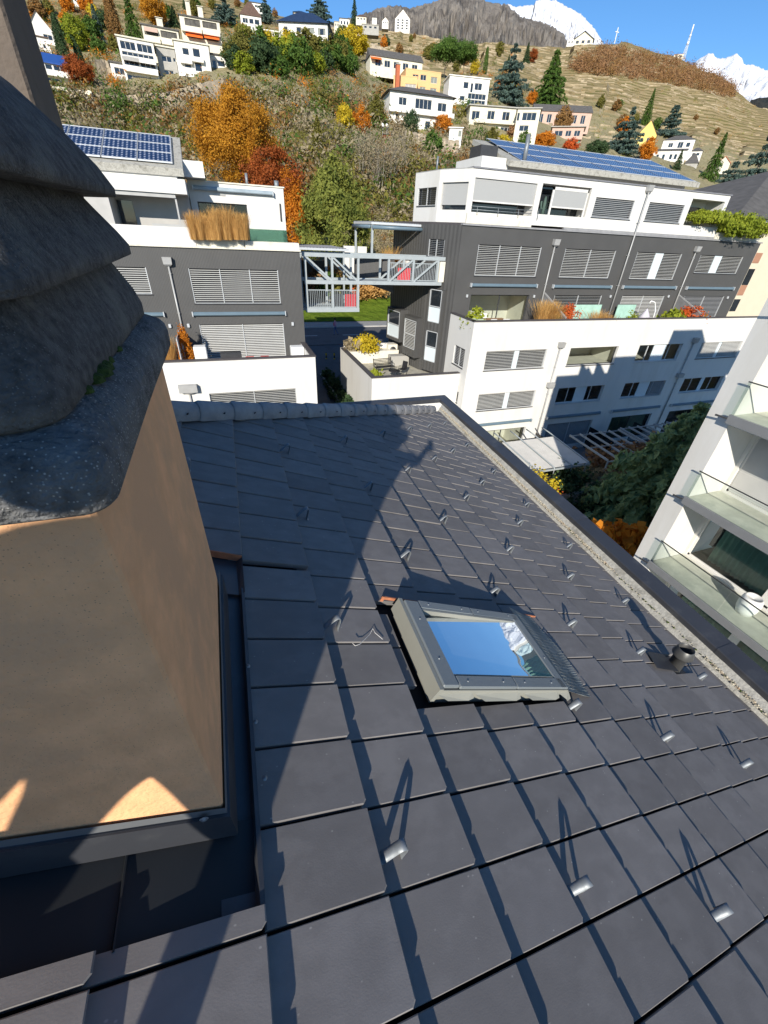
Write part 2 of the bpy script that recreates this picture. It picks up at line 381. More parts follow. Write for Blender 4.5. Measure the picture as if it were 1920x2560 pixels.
# gravel
rs = np.random.RandomState(3); n = 5200
V = []; Fq = []
ico = np.array([(0, 0, 1), (.94, 0, .2), (0, .94, .2), (-.94, 0, .2), (0, -.94, .2), (0, 0, -.7)]); icf = np.array([(0, 1, 2), (0, 2, 3), (0, 3, 4), (0, 4, 1), (5, 2, 1), (5, 3, 2), (5, 4, 3), (5, 1, 4)])
vv = V0+(V1-V0)*rs.rand(n); keep = (rs.rand(n) < np.where(vv > 2.2, 1, np.where((vv > .35) & (vv < .95), .8, .12))); vv = vv[keep]; n = len(vv)
xx = 3.368+.03*rs.rand(n); zz = -1.6-(xx-3.38)*-.9-.012+rs.rand(n)*.008-(.035*(xx < 3.345))
for k in range(n):
    sz = rs.uniform(.004, .011)*np.array([1, 1.2, .7]); A = ico*sz*(1+.3*rs.randn(6, 1)*.5); t = rs.rand()*6.3; c_, s_ = math.cos(t), math.sin(t)
    A = np.stack([A[:, 0]*c_-A[:, 1]*s_, A[:, 0]*s_+A[:, 1]*c_, A[:, 2]], 1)+GP(xx[k], vv[k], -1.606+.5*(xx[k]-3.368)+rs.rand()*.006)
    Fq.append(icf+6*k); V.append(A)
M_grav = pmat('pale_gravel', (.42, .38, .29), rough=.9, var=.5, scale=38, c2=(.3, .2, .12), mix=.35, scale2=30)
o = obj('gravel', np_mesh('gravel', np.concatenate(V), np.concatenate(Fq), M_grav), roof); o['kind'] = 'stuff'
b = MB(); rs = random.Random(5)                 # crack and moss line on the kerb
for k in range(240):
    v = rs.uniform(-2.5, 6.3); x = 3.383+rs.uniform(-.008, .012); p = GP(x, v, -1.605+rs.uniform(-.004, .008)); r = rs.uniform(.004, .013)
    b.lathe([(r, 0), (r*.9, r*.35), (r*.4, r*.55), (0, r*.6)], p, 6)
b.build('moss_line', M_moss, roof, kind='stuff')

# ---------------------------------------------------------------- skylight (part of the roof)
M_grey = pmat('grey_lacquered_aluminium', (.17, .19, .195), rough=.42, var=.05, scale=3, bump=.0004, bscale=12, spec=.5)
M_beige = pmat('pale_grey_lacquer', (.255, .255, .22), rough=.5, var=.06, scale=4, spec=.4)
M_lead = pmat('pleated_lead', (.24, .25, .235), rough=.5, var=.25, scale=14, metal=.3, bump=.002, bscale=30)
M_room = pmat('dim_room', (.035, .033, .03), rough=.9, var=.4, scale=2)
RF = lambda u, v, h: RP(u, v, h)
def mirror_glass():
    m = bpy.data.materials.new('coated_roof_glass'); m.use_nodes = True; t = m.node_tree; N = t.nodes; L = t.links; b = N['Principled BSDF']
    b.inputs['Base Color'].default_value = (.62, .68, .72, 1); b.inputs['Metallic'].default_value = .92; b.inputs['Roughness'].default_value = .015; b.inputs['IOR'].default_value = 1.9; b.inputs['Specular IOR Level'].default_value = .9
    b.inputs['Coat Weight'].default_value = 1; b.inputs['Coat Roughness'].default_value = .01; b.inputs['Coat IOR'].default_value = 1.9
    n = N.new('ShaderNodeTexNoise'); n.inputs['Scale'].default_value = 3; n.inputs['Detail'].default_value = 1; p = N.new('ShaderNodeBump'); p.inputs['Distance'].default_value = .0012; p.inputs['Strength'].default_value = .6; L.new(n.outputs['Fac'], p.inputs['Height']); L.new(p.outputs[0], b.inputs['Normal']); L.new(p.outputs[0], b.inputs['Coat Normal'])
    return m
b = MB(RF)                                      # inner frame
for a0, a1 in (((.135, .61, -.06), (.22, 1.13, .055)), ((1.0, .61, -.06), (1.07, 1.13, .057)), ((.22, .61, -.06), (1.0, .665, .055)), ((.21, 1.085, -.06), (1.0, 1.13, .06))): b.box(a0, a1)
skl = b.build('skylight', M_beige, roof, label='grey framed roof window mirroring blue sky')
b = MB(RF); b.quad((.215, .66, .028), (1.005, .66, .07), (1.005, 1.09, .07), (.215, 1.09, .028)); b.build('pane', mirror_glass(), skl)
b = MB(RF); b.bbox((.133, .602, .056), (.232, 1.135, .08), .006); b.build('top_casing', M_grey, skl)
b = MB(RF); b.box((.108, .59, -.02), (.131, 1.15, .07)); b.build('top_flashing', M_beige, skl)
for k, (u0, u1) in enumerate(((.236, .64), (.645, 1.066))):
    b = MB(RF); b.bbox((u0, .598, .0565), (u1, .664, .077-.003*k), .005); b.build('side_cover', M_grey, skl)
    b = MB(RF); b.bbox((u0, 1.088, .0565), (u1, 1.148, .077-.003*k), .005); b.build('side_cover', M_grey, skl)
b = MB(RF); b.bbox((1.012, .597, .058), (1.08, 1.14, .074), .005); b.build('bottom_cover', M_grey, skl)
b = MB(RF); b.box((.23, 1.072, .045), (1.0, 1.085, .074)); b.box((.23, .666, .03), (1.0, .671, .073)); b.build('glazing_bead', M_beige, skl)
b = MB(RF)                                      # flashing skirt with its tabs along the near side
for u0, u1, w in ((.12, .33, .012), (.36, .67, .018), (.72, 1.0, .018), (1.03, 1.10, .025)):
    b.add([(u0, .598, .05), (u1, .598, .05), (u1+.02, .59-w, .02), (u1-.02, .58-w, .016), (u0+.06, .58-w, .016), (u0, .59, .03)], [(0, 1, 2, 3, 4, 5)])
b.box((.12, .592, .02), (1.08, .597, .06)); b.build('side_flashing', M_beige, skl)
for u, v in ((.18, .75), (.18, 1.0), (.30, .63), (.55, .63), (.72, .63), (.95, .63), (.3, 1.12), (.56, 1.12), (.7, 1.12), (.98, 1.12), (1.05, .8)):
    b = MB(RF); h = .081 if u < .2 else .078 if u < .65 else .0745 if u < 1 else .0745
    b.lathe([(0, .004), (.005, .003), (.0055, -.002)], (u, v, h), 8); b.build('screw', M_galv, skl)
b = MB(RF); vs = []; n = 150; m = 7
rs = random.Random(3)
for k in range(n+1):
    v = .585+(1.225-.585)*k/n; ph = math.sin(k*math.pi/1.6)
    for q in range(m):
        u = 1.085+(.02*math.sin(v*9)+.30)*q/(m-1); vs.append((u+.004*math.sin(k*.9+q), v, .052*(1-q/(m-1))**1.5+.006+(.0042*math.sin(k*math.pi*2/3.0+.5*math.sin(q*1.3)))+.006*math.sin(v*11+q*.7)*q/m))
b.add(vs, [(k*m+q, k*m+q+1, (k+1)*m+q+1, (k+1)*m+q) for k in range(n) for q in range(m-1)], True)
b.build('pleated_apron', M_lead, skl)
for u0, u1, v in ((.06, .34, 1.212), (.58, .705, 1.212), (.93, 1.062, 1.212), (1.25, 1.43, 1.232)):
    b = MB(RF); b.box((u0, v-.004, -.012), (u1, v+.004, .006)); b.box((u0, v-.002, -.03), (u0+.02, v+.002, -.011)); b.box((u1-.025, v-.002, -.028), (u1, v+.002, -.011)); b.build('cut_tile_edge', M_clay, roof)
# a loop of pale string lying on the tiles
pts = [roof_px(x, y, .004) for x, y in ((881, 1607), (888, 1614), (900, 1610), (915, 1595), (924, 1586), (932, 1571), (938, 1582), (949, 1591), (957, 1598))]
b = MB(); b.tube([RP(u, v, .003) for u, v in pts], .0016, 5)
tag(b.build('string', pmat('pale_string', (.55, .53, .5), var=.2)), 'thin loop of pale string lying on the dark tiles', 'string')

# ---------------------------------------------------------------- vent pipe
u, v = roof_px(1690, 1662); base = RP(u, v, -.03)
M_zinc = pmat('dull_zinc', (.13, .13, .125), rough=.42, metal=.6, var=.25, scale=9, bump=.001, bscale=12)
b = MB(); b.lathe([(.055, -.06), (.055, .17), (.056, .17), (.080, .175), (.081, .18), (.075, .21), (.062, .255), (.060, .257), (.056, .253), (.052, .2), (.05, -.02), (0, -.03)], base, 28)
vp = b.build('vent_pipe', M_zinc, roof, label='short grey metal vent pipe with cone cap at the kerb')
b = MB(RF); b.box((2.94, .81, -.06), (3.18, .99, -.035)); b.add([(2.62, .83, -.002), (2.95, .8, .004), (2.95, .97, .012), (2.7, .99, .006)], [(0, 1, 2, 3)]); b.build('flashing_plate', M_anth, vp)
b = MB(RF); b.add([(2.0+.1*k, 1.05-.012*k, .004) for k in range(10)]+[(2.0+.1*k, 1.2+.02*math.sin(k)-.01*k, .003) for k in range(10)], [(k, k+1, 11+k, 10+k) for k in range(9)]) if False else None
b = MB(); b.tube([base+np.array((.0, .0, .0)), base+np.array((-.02, .05, .12))], .002, 4); 

# ---------------------------------------------------------------- chimney (part of the roof)
M_rend = pmat('beige_render', (.82, .43, .215), rough=.93, var=.10, scale=14, c2=(.70, .385, .205), mix=.55, scale2=3.2, bump=.004, bscale=90, speck=(.45, .25, .13), sspeck=230, spec=.15, sth=.8)
def shaft_quad(b, x0, x1, y0, y1, z0, z1, n=10):
    b.box((x0, y0, z0), (x1, y1, z1))
b = MB(); b.bbox((CHX0, CHY0, -.1), (CHX1, CHY1, 1.425), .006); chim = b.build('chimney', M_rend, roof, label='beige rendered chimney with stacked dark concrete cowl')
M_cap_c = pmat('washed_pebble_concrete', (.13, .13, .13), rough=.95, var=.5, scale=26, c2=(.16, .16, .155), mix=.4, scale2=7, bump=.012, bscale=110, speck=(.40, .39, .36), sspeck=190, spec=.15, sth=.5)
M_cowl = pmat('black_weathered_concrete', (.102, .099, .096), rough=.95, var=.4, scale=60, c2=(.165, .158, .142), mix=.4, scale2=9, bump=.007, bscale=240, speck=(.2, .2, .19), sspeck=260, spec=.2, sth=.6)
def rrect(o, z, r, n=6, k=0):
    """rounded rectangle round the shaft plan, grown by o"""
    x0, x1, y0, y1 = CHX0-o, CHX1+o, CHY0-o, CHY1+o; r = max(.01, min(r, (x1-x0)/2-.001, (y1-y0)/2-.001)); out = []
    def edge(a, c, m=7): return [(a[0]+(c[0]-a[0])*t/m, a[1]+(c[1]-a[1])*t/m) for t in range(1, m)]
    cs = [(x1-r, y0+r, -90), (x1-r, y1-r, 0), (x0+r, y1-r, 90), (x0+r, y0+r, 180)]; P = []
    for i, (cx, cy, a) in enumerate(cs):
        arc = [(cx+r*math.cos(rad(a+90*t/n)), cy+r*math.sin(rad(a+90*t/n))) for t in range(n+1)]
        if P: P += edge(P[-1], arc[0])
        P += arc
    P += edge(P[-1], P[0])
    return [(x, y, z) for x, y in P]
def loft(prof, wob=0, seed=0):
    b = MB(); vs = []; N_ = None; rs = random.Random(seed); ph = [rs.uniform(0, 6.28) for _ in range(8)]
    for o, z, r in prof:
        R = rrect(o, z, r); N_ = len(R)
        for k, (x, y, zz) in enumerate(R):
            w = wob*(math.sin(k*.45+ph[0])+.6*math.sin(k*.9+ph[1]+z*20)); cx, cy = (CHX0+CHX1)/2, (CHY0+CHY1)/2; d = math.hypot(x-cx, y-cy)
            vs.append((x+(x-cx)/d*w, y+(y-cy)/d*w, zz+wob*.8*math.sin(k*.37+ph[2])))
    b.add(vs, [(k*N_+i, k*N_+(i+1) % N_, (k+1)*N_+(i+1) % N_, (k+1)*N_+i) for k in range(len(prof)-1) for i in range(N_)], True)
    return b
loft([(-.02, 1.428, .03), (.029, 1.424, .03), (.035, 1.43, .035), (.036, 1.468, .035), (.033, 1.486, .04), (.024, 1.500, .045), (.005, 1.512, .05), (-.02, 1.523, .07), (-.12, 1.53, .07)], .0012, 1).build('cap_slab', M_cap_c, chim)
loft([(-.09, 1.515, .1), (-.006, 1.516, .06), (.0, 1.521, .065), (.001, 1.545, .07), (-.008, 1.58, .08), (-.03, 1.63, .09), (-.045, 1.66, .1), (-.12, 1.665, .14)], .0015, 2).build('cowl_ring', M_cowl, chim)
loft([(-.10, 1.652, .12), (.0, 1.648, .08), (.006, 1.650, .085), (.007, 1.668, .09), (-.008, 1.695, .10), (-.035, 1.735, .11), (-.06, 1.775, .12), (-.14, 1.78, .16)], .0016, 3).build('cowl_ring', M_cowl, chim)
loft([(-.12, 1.758, .14), (.0, 1.757, .09), (.008, 1.758, .1), (.010, 1.772, .11), (-.004, 1.805, .14), (-.03, 1.845, .2), (-.07, 1.888, .22), (-.125, 1.928, .25), (-.2, 1.96, .28), (-.28, 1.978, .3), (-.34, 1.98, .3)], .0014, 4).build('cowl_hood', M_cowl, chim)
rs = random.Random(9)
for x, y, r in ((-.722, .42, .014), (-.724, .455, .020), (-.724, .485, .017), (-.724, .53, .01), (-.72, .61, .007), (-.722, .37, .009)):
    b = MB(); vs = [(r*math.cos(t)*(1+.3*rs.random()), r*1.4*math.sin(t)*(1+.3*rs.random()), 0) for t in np.linspace(0, 5.9, 9)]
    b.lathe([(r*1.1, -.004), (r, r*.3), (r*.6, r*.55), (0, r*.62)], (x+.004, y, 1.521), 10); b.build('moss_cushion', M_moss, chim)
# flashing
def zr(x, y): return -(NN[0]*x+NN[1]*y)/NN[2]     # roof height at x, y
b = MB(); e = .012; up = .105
ys = [CHY0-.012, CHY1+.05]
def up_strip(b, pts, o, h0, h1):
    vs = []
    for (x, y, nx, ny) in pts: vs += [(x+nx*o, y+ny*o, zr(x, y)+h0), (x+nx*o, y+ny*o, zr(x, y)+h1)]
    b.add(vs, [(2*k, 2*k+2, 2*k+3, 2*k+1) for k in range(len(pts)-1)])
cor = [(CHX0-.1, CHY0, 0, -1), (CHX1, CHY0, .7, -1), (CHX1, CHY1+.05, 1, 0)]
up_strip(b, cor, .007, .085, .135); b.build('counter_flashing', M_grey if False else pmat('grey_flashing', (.13, .135, .14), rough=.4, var=.1, scale=6, spec=.5), chim)
b = MB(); up_strip(b, cor, .016, -.03, .10); up_strip(b, cor, .011, .098, .102)
b.add([(x+nx*.016, y+ny*.016, zr(x, y)+.1) for x, y, nx, ny in cor]+[(x+nx*.004, y+ny*.004, zr(x, y)+.104) for x, y, nx, ny in cor], [(0, 1, 4, 3), (1, 2, 5, 4)]); b.build('flashing_upstand', M_anth, chim)
b = MB(RF); u0 = CHX1/UU[0]; 
b.add([(u0-.02, .03, -.045), (-.725, .03, -.045), (-.725, 1.16, -.045), (u0-.02, 1.16, -.045)], [(0, 1, 2, 3)]); b.box((-.729, .04, -.044), (-.716, 1.16, -.012))
b.add([(u0-.02, 1.13, -.03), (-.735, 1.13, -.03), (-.716, 1.13, -.006), (-.716, 1.40, -.012), (-.735, 1.40, -.05), (u0-.25, 1.40, -.05), (u0-.25, 1.13, -.03)], [(0, 1, 4, 5, 6), (1, 2, 3, 4)]); b.build('side_flashing', M_anth, chim)
b = MB(RF); b.add([(CHX0/UU[0]-.15, .245, -.03), (-.725, .245, -.03), (-.725, .03, -.05), (CHX0/UU[0]-.15, .03, -.05)], [(0, 1, 2, 3)]); b.tube([RP(-1.02, .235, -.026), RP(-1.02, .05, -.047)], .0025, 5) if False else None
b.box((-1.045, .04, -.049), (-1.041, .24, -.026)); b.build('front_apron', pmat('shade_darkened_apron_sheet', (.016, .018, .02), rough=.5, var=.15), chim)  # dark sheet blackened further: the shadow over it is put into its colour
b = MB(); b.lathe([(0, .004), (.006, .003), (.007, 0), (.011, -.001)], (0, 0, 0), 12); o = b.build('flashing_screw', M_galv, chim); o.rotation_euler = (rad(90), 0, 0); o.location = (-.76, CHY0-.018, zr(-.76, CHY0)+.115)
b = MB(RF); b.box((CHX0/UU[0], 1.376, -.042), (-.718, 1.383, -.006)); b.build('cut_tile_edge', M_clay, roof)
# taller rendered stack standing behind the chimney
b = MB(); b.bbox((-1.75, 1.72, -.2), (-.980, 2.02, 2.42), .008); st = b.build('rear_stack', pmat('brown_shade_toned_render', (.15, .12, .095), rough=.95, var=.15, scale=12, c2=(.12, .1, .085), mix=.5, scale2=3, bump=.004, bscale=60, spec=.1), roof, label='taller brown rendered stack behind the black cowl')  # brown darkened so the sunlit stack looks shaded
b = MB(); b.bbox((-1.8, 1.67, 2.42), (-.93, 2.07, 2.5), .012); b.build('stack_cap', M_cap_c, st)
# the house under the roof
M_wallw = pmat('white_render', (.80, .79, .755), rough=.9, var=.03, scale=2, c2=(.76, .75, .71), mix=.3, scale2=.5, bump=.003, bscale=60, spec=.15)
b = MB(); b.box((-9, -9, -13.4), (3.4, V1-.2, -1.9)); b.build('house_wall', M_wallw, roof)
# ================================================================== facade kit
Zv = np.array([0, 0, 1.])
class Fr:
    """facade frame: s along the wall, z up, o outwards"""
    def __init__(s, o, e): s.o = np.array([o[0], o[1], 0.]); s.e = np.array([e[0], e[1], 0.]); s.e /= np.linalg.norm(s.e); s.n = np.array([s.e[1], -s.e[0], 0])
    def __call__(s, a, z, o=0): return s.o+s.e*a+Zv*z+s.n*o
    def px(s, x, y, o=0):
        p = hit(x, y, s.n, s.n@s.o+o); return float((p-s.o)@s.e), float(p[2])
    def rect(s, x0, y0, x1, y1, o=0):
        a = s.px(x0, y0, o); c = s.px(x1, y1, o); return (min(a[0], c[0]), max(a[0], c[0]), min(a[1], c[1]), max(a[1], c[1]))
def fbox(b, s0, s1, z0, z1, o0, o1): b.box((s0, z0, o0), (s1, z1, o1)); return b
def wall(name, fr, s0, s1, z0, z1, holes, mat, parent, depth=.16, th=.3, ends=False):
    """outer wall skin with real openings and reveals"""
    b = MB(fr); xs = sorted({s0, s1, *[h[0] for h in holes], *[h[1] for h in holes]}); zs = sorted({z0, z1, *[h[2] for h in holes], *[h[3] for h in holes]})
    xs = [x for x in xs if s0 <= x <= s1]; zs = [z for z in zs if z0 <= z <= z1]
    for i in range(len(xs)-1):
        for k in range(len(zs)-1):
            cx, cz = (xs[i]+xs[i+1])/2, (zs[k]+zs[k+1])/2
            if any(h[0] < cx < h[1] and h[2] < cz < h[3] for h in holes): continue
            b.quad((xs[i], zs[k], 0), (xs[i+1], zs[k], 0), (xs[i+1], zs[k+1], 0), (xs[i], zs[k+1], 0))
    for h in holes:
        a, c, d, e = h[:4]; dp = h[4] if len(h) > 4 else depth
        for p, q in (((a, d), (c, d)), ((c, d), (c, e)), ((c, e), (a, e)), ((a, e), (a, d))): b.quad((*p, 0), (*p, -dp), (*q, -dp), (*q, 0))
    b.quad((s0, z1, 0), (s1, z1, 0), (s1, z1, -th), (s0, z1, -th))
    for s_ in ((s0, s1) if ends else ()): b.quad((s_, z0, 0), (s_, z1, 0), (s_, z1, -th), (s_, z0, -th))
    return b.build(name, mat, parent)
M_dark = pmat('corrugated_dark_cladding', (.075, .074, .072), rough=.5, var=.05, scale=1, wave=('X', .075, .005), spec=.35)
M_darky = pmat('corrugated_dark_cladding_side', (.075, .074, .072), rough=.5, var=.05, scale=1, wave=('Y', .075, .005), spec=.35)
M_white = pmat('white_plaster', (.64, .63, .60), rough=.9, var=.02, scale=1.5, c2=(.60, .585, .545), mix=.45, scale2=.9, bump=.002, bscale=50, spec=.12, stretch=(1, 1, .22))
M_cream = pmat('cream_concrete_parapet', (.66, .63, .54), rough=.9, var=.06, scale=3, c2=(.55, .52, .44), mix=.3, scale2=2, spec=.12)
M_frame = pmat('dark_window_frame', (.045, .046, .05), rough=.45, var=.1)
M_alu = pmat('light_aluminium', (.52, .54, .55), rough=.4, var=.05, scale=3, metal=.2, spec=.5)
M_blind = pmat('pale_blind_slats', (.44, .44, .42), rough=.5, var=.05, scale=2, spec=.4, rnd=.05)
M_blindd = pmat('grey_blind_slats', (.24, .245, .25), rough=.5, var=.05, scale=2, spec=.4, rnd=.05)
M_panel = pmat('pale_blue_panel', (.58, .65, .68), rough=.5, var=.03, scale=1)
M_screen = pmat('grey_fabric_screen', (.34, .345, .34), rough=.85, var=.04, scale=40)
M_awn = pmat('blue_grey_awning_case', (.12, .175, .215), rough=.4, var=.06, scale=2, spec=.4)
M_pipe = pmat('grey_downpipe', (.37, .37, .36), rough=.45, var=.06, scale=3, metal=.15)
M_cope = pmat('dark_coping', (.075, .068, .07), rough=.45, var=.06)
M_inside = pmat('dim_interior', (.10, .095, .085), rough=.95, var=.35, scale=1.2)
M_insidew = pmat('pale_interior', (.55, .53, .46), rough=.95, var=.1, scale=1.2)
M_floor = pmat('terrace_floor', (.33, .32, .29), rough=.9, var=.12, scale=4)
M_glass = glass_mat('window_glass'); M_bal = glass_mat('greenish_balustrade_glass', (.93, .985, .96), alpha=.2)
M_dglass = dark_glass('dark_window_glass')
def slats(fr, s0, s1, z0, z1, o, mat, parent, pitch=.098, name='blind', tilt=.5):
    b = MB(fr); z = z1-pitch*.6; w = .068
    while z > z0+.02:
        b.add([(s0, z-w/2*math.sin(tilt), o+w/2*math.cos(tilt)), (s1, z-w/2*math.sin(tilt), o+w/2*math.cos(tilt)), (s1, z+w/2*math.sin(tilt), o-w/2*math.cos(tilt)), (s0, z+w/2*math.sin(tilt), o-w/2*math.cos(tilt))], [(0, 1, 2, 3)]); z -= pitch
    b.build(name, mat, parent, kind='stuff')
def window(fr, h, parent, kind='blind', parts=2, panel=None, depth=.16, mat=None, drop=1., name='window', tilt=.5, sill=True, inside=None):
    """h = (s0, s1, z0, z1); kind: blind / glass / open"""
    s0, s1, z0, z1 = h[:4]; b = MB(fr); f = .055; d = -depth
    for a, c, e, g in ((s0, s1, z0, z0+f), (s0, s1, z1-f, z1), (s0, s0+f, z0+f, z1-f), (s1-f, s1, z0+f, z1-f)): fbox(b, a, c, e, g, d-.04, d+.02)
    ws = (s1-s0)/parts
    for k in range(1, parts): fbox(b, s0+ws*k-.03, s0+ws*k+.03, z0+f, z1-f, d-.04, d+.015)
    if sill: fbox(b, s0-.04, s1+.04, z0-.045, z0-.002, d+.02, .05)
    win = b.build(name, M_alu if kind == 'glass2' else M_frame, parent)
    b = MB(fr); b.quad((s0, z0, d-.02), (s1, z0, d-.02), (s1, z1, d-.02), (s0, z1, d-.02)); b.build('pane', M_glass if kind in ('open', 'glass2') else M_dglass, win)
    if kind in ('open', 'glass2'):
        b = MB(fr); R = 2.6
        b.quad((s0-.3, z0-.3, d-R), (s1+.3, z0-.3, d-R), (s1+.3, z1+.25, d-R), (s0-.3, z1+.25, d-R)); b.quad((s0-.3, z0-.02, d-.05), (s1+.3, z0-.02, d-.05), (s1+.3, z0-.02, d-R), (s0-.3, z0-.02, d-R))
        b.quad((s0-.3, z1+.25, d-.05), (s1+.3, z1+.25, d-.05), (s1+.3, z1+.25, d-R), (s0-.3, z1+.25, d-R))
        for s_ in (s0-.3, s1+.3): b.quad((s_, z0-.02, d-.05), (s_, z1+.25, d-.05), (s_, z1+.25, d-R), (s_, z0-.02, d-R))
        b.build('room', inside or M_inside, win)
    if panel:
        b = MB(fr); fbox(b, s0+(s1-s0)*panel[0], s0+(s1-s0)*panel[1], z0+.01, z1-.01, d+.02, d+.07); b.build('centre_panel', M_panel, win)
    if kind == 'blind':
        segs = [(s0+.03, s1-.03)] if not panel else [(s0+.03, s0+(s1-s0)*panel[0]-.01), (s0+(s1-s0)*panel[1]+.01, s1-.03)]
        for a, c in segs: slats(fr, a, c, z1-(z1-z0)*drop+.03, z1-.02, d+.085, mat or M_blind, win, tilt=tilt)
        b = MB(fr)
        for a in ([s0+.02, s1-.02]+([] if panel else [s0+ws*k for k in range(1, parts)])): fbox(b, a-.018, a+.018, z0+.01, z1-.01, d+.055, d+.125)
        fbox(b, s0+.02, s1-.02, z1-(z1-z0)*drop+.005, z1-(z1-z0)*drop+.03, d+.06, d+.11); b.build('guide_rail', M_alu, win)
    return win
def awning(fr, s0, s1, z, parent, name='awning', mat=None, o=0.0):
    b = MB(fr); pr = [(.02, -.09), (.14, -.095), (.185, -.05), (.18, .04), (.12, .095), (.02, .09)]; n = len(pr)
    b.add([(s0, z+h, o+q) for q, h in pr]+[(s1, z+h, o+q) for q, h in pr], [(i, (i+1) % n, n+(i+1) % n, n+i) for i in range(n)]+[tuple(range(n))[::-1], tuple(range(n, 2*n))])
    a = b.build(name, mat or M_awn, parent); b = MB(fr)
    for s_ in (s0-.05, s1+.0): fbox(b, s_, s_+.05, z-.12, z+.12, o+.01, o+.2)
    b.build('end_bracket', M_alu, a); return a
def downpipe(fr, px_top, px_bot, parent, hopper=True, z_end=None, o=.09, s_fix=None):
    a = fr.px(*px_top, o); c = fr.px(*px_bot, o); s_ = (a[0]+c[0])/2 if s_fix is None else s_fix; z1, z0 = a[1], c[1] if z_end is None else z_end
    b = MB(); b.tube([fr(s_, z1-.25, o), fr(s_, z0, o)], .048, 10); pp = b.build('downpipe', M_pipe, parent)
    if hopper:
        b = MB(fr); b.add([(s_+x*k, z, .02+(y+1)*q) for z, k, q in ((z1-.30, .12, .075), (z1-.22, .2, .12), (z1+.1, .22, .14)) for x, y in ((-1, -1), (1, -1), (1, 1), (-1, 1))], [(i+j, i+(j+1) % 4, i+4+(j+1) % 4, i+4+j) for i in (0, 4) for j in range(4)]+[(3, 2, 1, 0), (8, 9, 10, 11)]); b.build('rain_hopper', M_pipe, pp)
    for z in np.arange(z0+.8, z1-.6, 1.9):
        b = MB(fr); fbox(b, s_-.06, s_+.06, z, z+.035, 0, o+.055); b.build('pipe_clamp', M_pipe, pp)
    return pp
Y1, Y2 = 23.40, 26.60
GZ = -12.1                                      # garden level below

# ================================================================== right block
RB_ = thing('apartment_block', 'long apartment block with white lower storeys, dark corrugated middle and solar roof', 'building', (0, 0, 0))
F1 = Fr((0, Y1), (1, 0)); X0 = 13.73; X1 = 42.
zt = F1.px(1186, 805)[1]                         # terrace parapet top
W = [F1.rect(1217, 879, 1357, 919), F1.rect(1427.8, 870, 1532.9, 908.6), F1.rect(1600.4, 863.3, 1690.7, 900), F1.rect(1755.3, 857.5, 1838.2, 891.3)]
zA = (np.mean([h[2] for h in W]), np.mean([h[3] for h in W])); W = [(h[0], h[1], *zA) for h in W]
Wb = [F1.rect(1197.3, 987.2, 1330, 1015.6), F1.rect(1397.5, 971.3, 1499.1, 1001.2), F1.rect(1563.8, 957.8, 1650.6, 986.8), F1.rect(1711.9, 947.2, 1792.9, 974.2)]
zB = (np.mean([h[2] for h in Wb]), np.mean([h[3] for h in Wb])); Wb = [(h[0], h[1], *zB) for h in Wb]
D0 = [(F1.px(1196, 1081)[0], F1.px(1314.6, 1067.7)[0]), (F1.px(1370, 1060)[0], F1.px(1482, 1049)[0]), (F1.px(1530, 1043.7)[0], F1.px(1630, 1034)[0]), (F1.px(1674, 1028)[0], F1.px(1769.8, 1018.6)[0])]
zD = np.mean([F1.px(1196, 1081)[1], F1.px(1370, 1060)[1], F1.px(1530, 1043.7)[1]]); D0 = [(a, c, GZ+.12, zD) for a, c in D0]
wall('lower_wall', F1, X0, X1, GZ-.3, zt, W+Wb+D0, M_white, RB_, depth=.2)
b = MB(F1); fbox(b, X0-.04, X1, zt, zt+.06, -.24, .05); b.build('terrace_coping', M_cope, RB_)
for k, h in enumerate(W):
    if k == 0: window(F1, h, RB_, 'blind', 2, panel=(.47, .55), tilt=.35, depth=.2)
    elif k == 1: window(F1, h, RB_, 'open', 1, depth=.2, inside=M_insidew)
    elif k == 2: window(F1, h, RB_, 'glass2', 4, panel=(.37, .66), depth=.2, inside=M_insidew)
    else: window(F1, h, RB_, 'blind', 2, panel=(.46, .53), tilt=.9, depth=.2)
for k, h in enumerate(Wb):
    if k == 0: window(F1, h, RB_, 'blind', 2, panel=(.47, .55), tilt=.4, depth=.2)
    elif k == 2: w_ = window(F1, h, RB_, 'glass2', 4, panel=(.38, .64), depth=.2); slats(F1, h[0]+(h[1]-h[0])*.65, h[1]-.05, h[2]+.03, h[3], -.1, M_blindd, w_, tilt=.9)
    else: window(F1, h, RB_, 'glass2', 4, panel=(.40, .64) if k == 1 else (.47, .56), depth=.2)
for k, h in enumerate(D0):
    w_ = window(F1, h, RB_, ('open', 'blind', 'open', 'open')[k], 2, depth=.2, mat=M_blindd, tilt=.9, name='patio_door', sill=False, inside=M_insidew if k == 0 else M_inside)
    if k == 2:
        b = MB(F1); n = 40; b.add([(h[0]+.1+(h[1]-h[0]-.2)*i/n, z, -.45+.05*math.sin(i*2.1)) for z in (h[2]+.03, h[3]-.05) for i in range(n+1)], [(i, i+1, n+2+i, n+1+i) for i in range(n)], True); b.build('curtain', pmat('green_curtain', (.10, .16, .13), rough=.9, var=.1), w_)
for p, q_ in (((1181.5, 1064.8), (1328, 1051)), ((1369, 1045.6), (1500, 1032)), ((1530, 1028), (1648.6, 1017.6)), ((1678, 1013.8), (1786, 1003))):
    a, c = F1.px(*p, .12), F1.px(*q_, .12); awning(F1, a[0], c[0], (a[1]+c[1])/2, RB_)
for hp, hp2 in (((1403.7, 859.4), (1375.7, 961.7)), ((1739.9, 847.9), (1698.4, 937.6))):
    downpipe(F1, hp, hp2, RB_, z_end=GZ); a = F1.px(*hp2, .09); s_ = (a[0]+F1.px(*hp, .09)[0])/2
    b = MB(F1); fbox(b, s_-.27, s_+.27, a[1]-.17, a[1]+.15, .02, .3); b.build('rain_hopper', M_pipe, RB_)
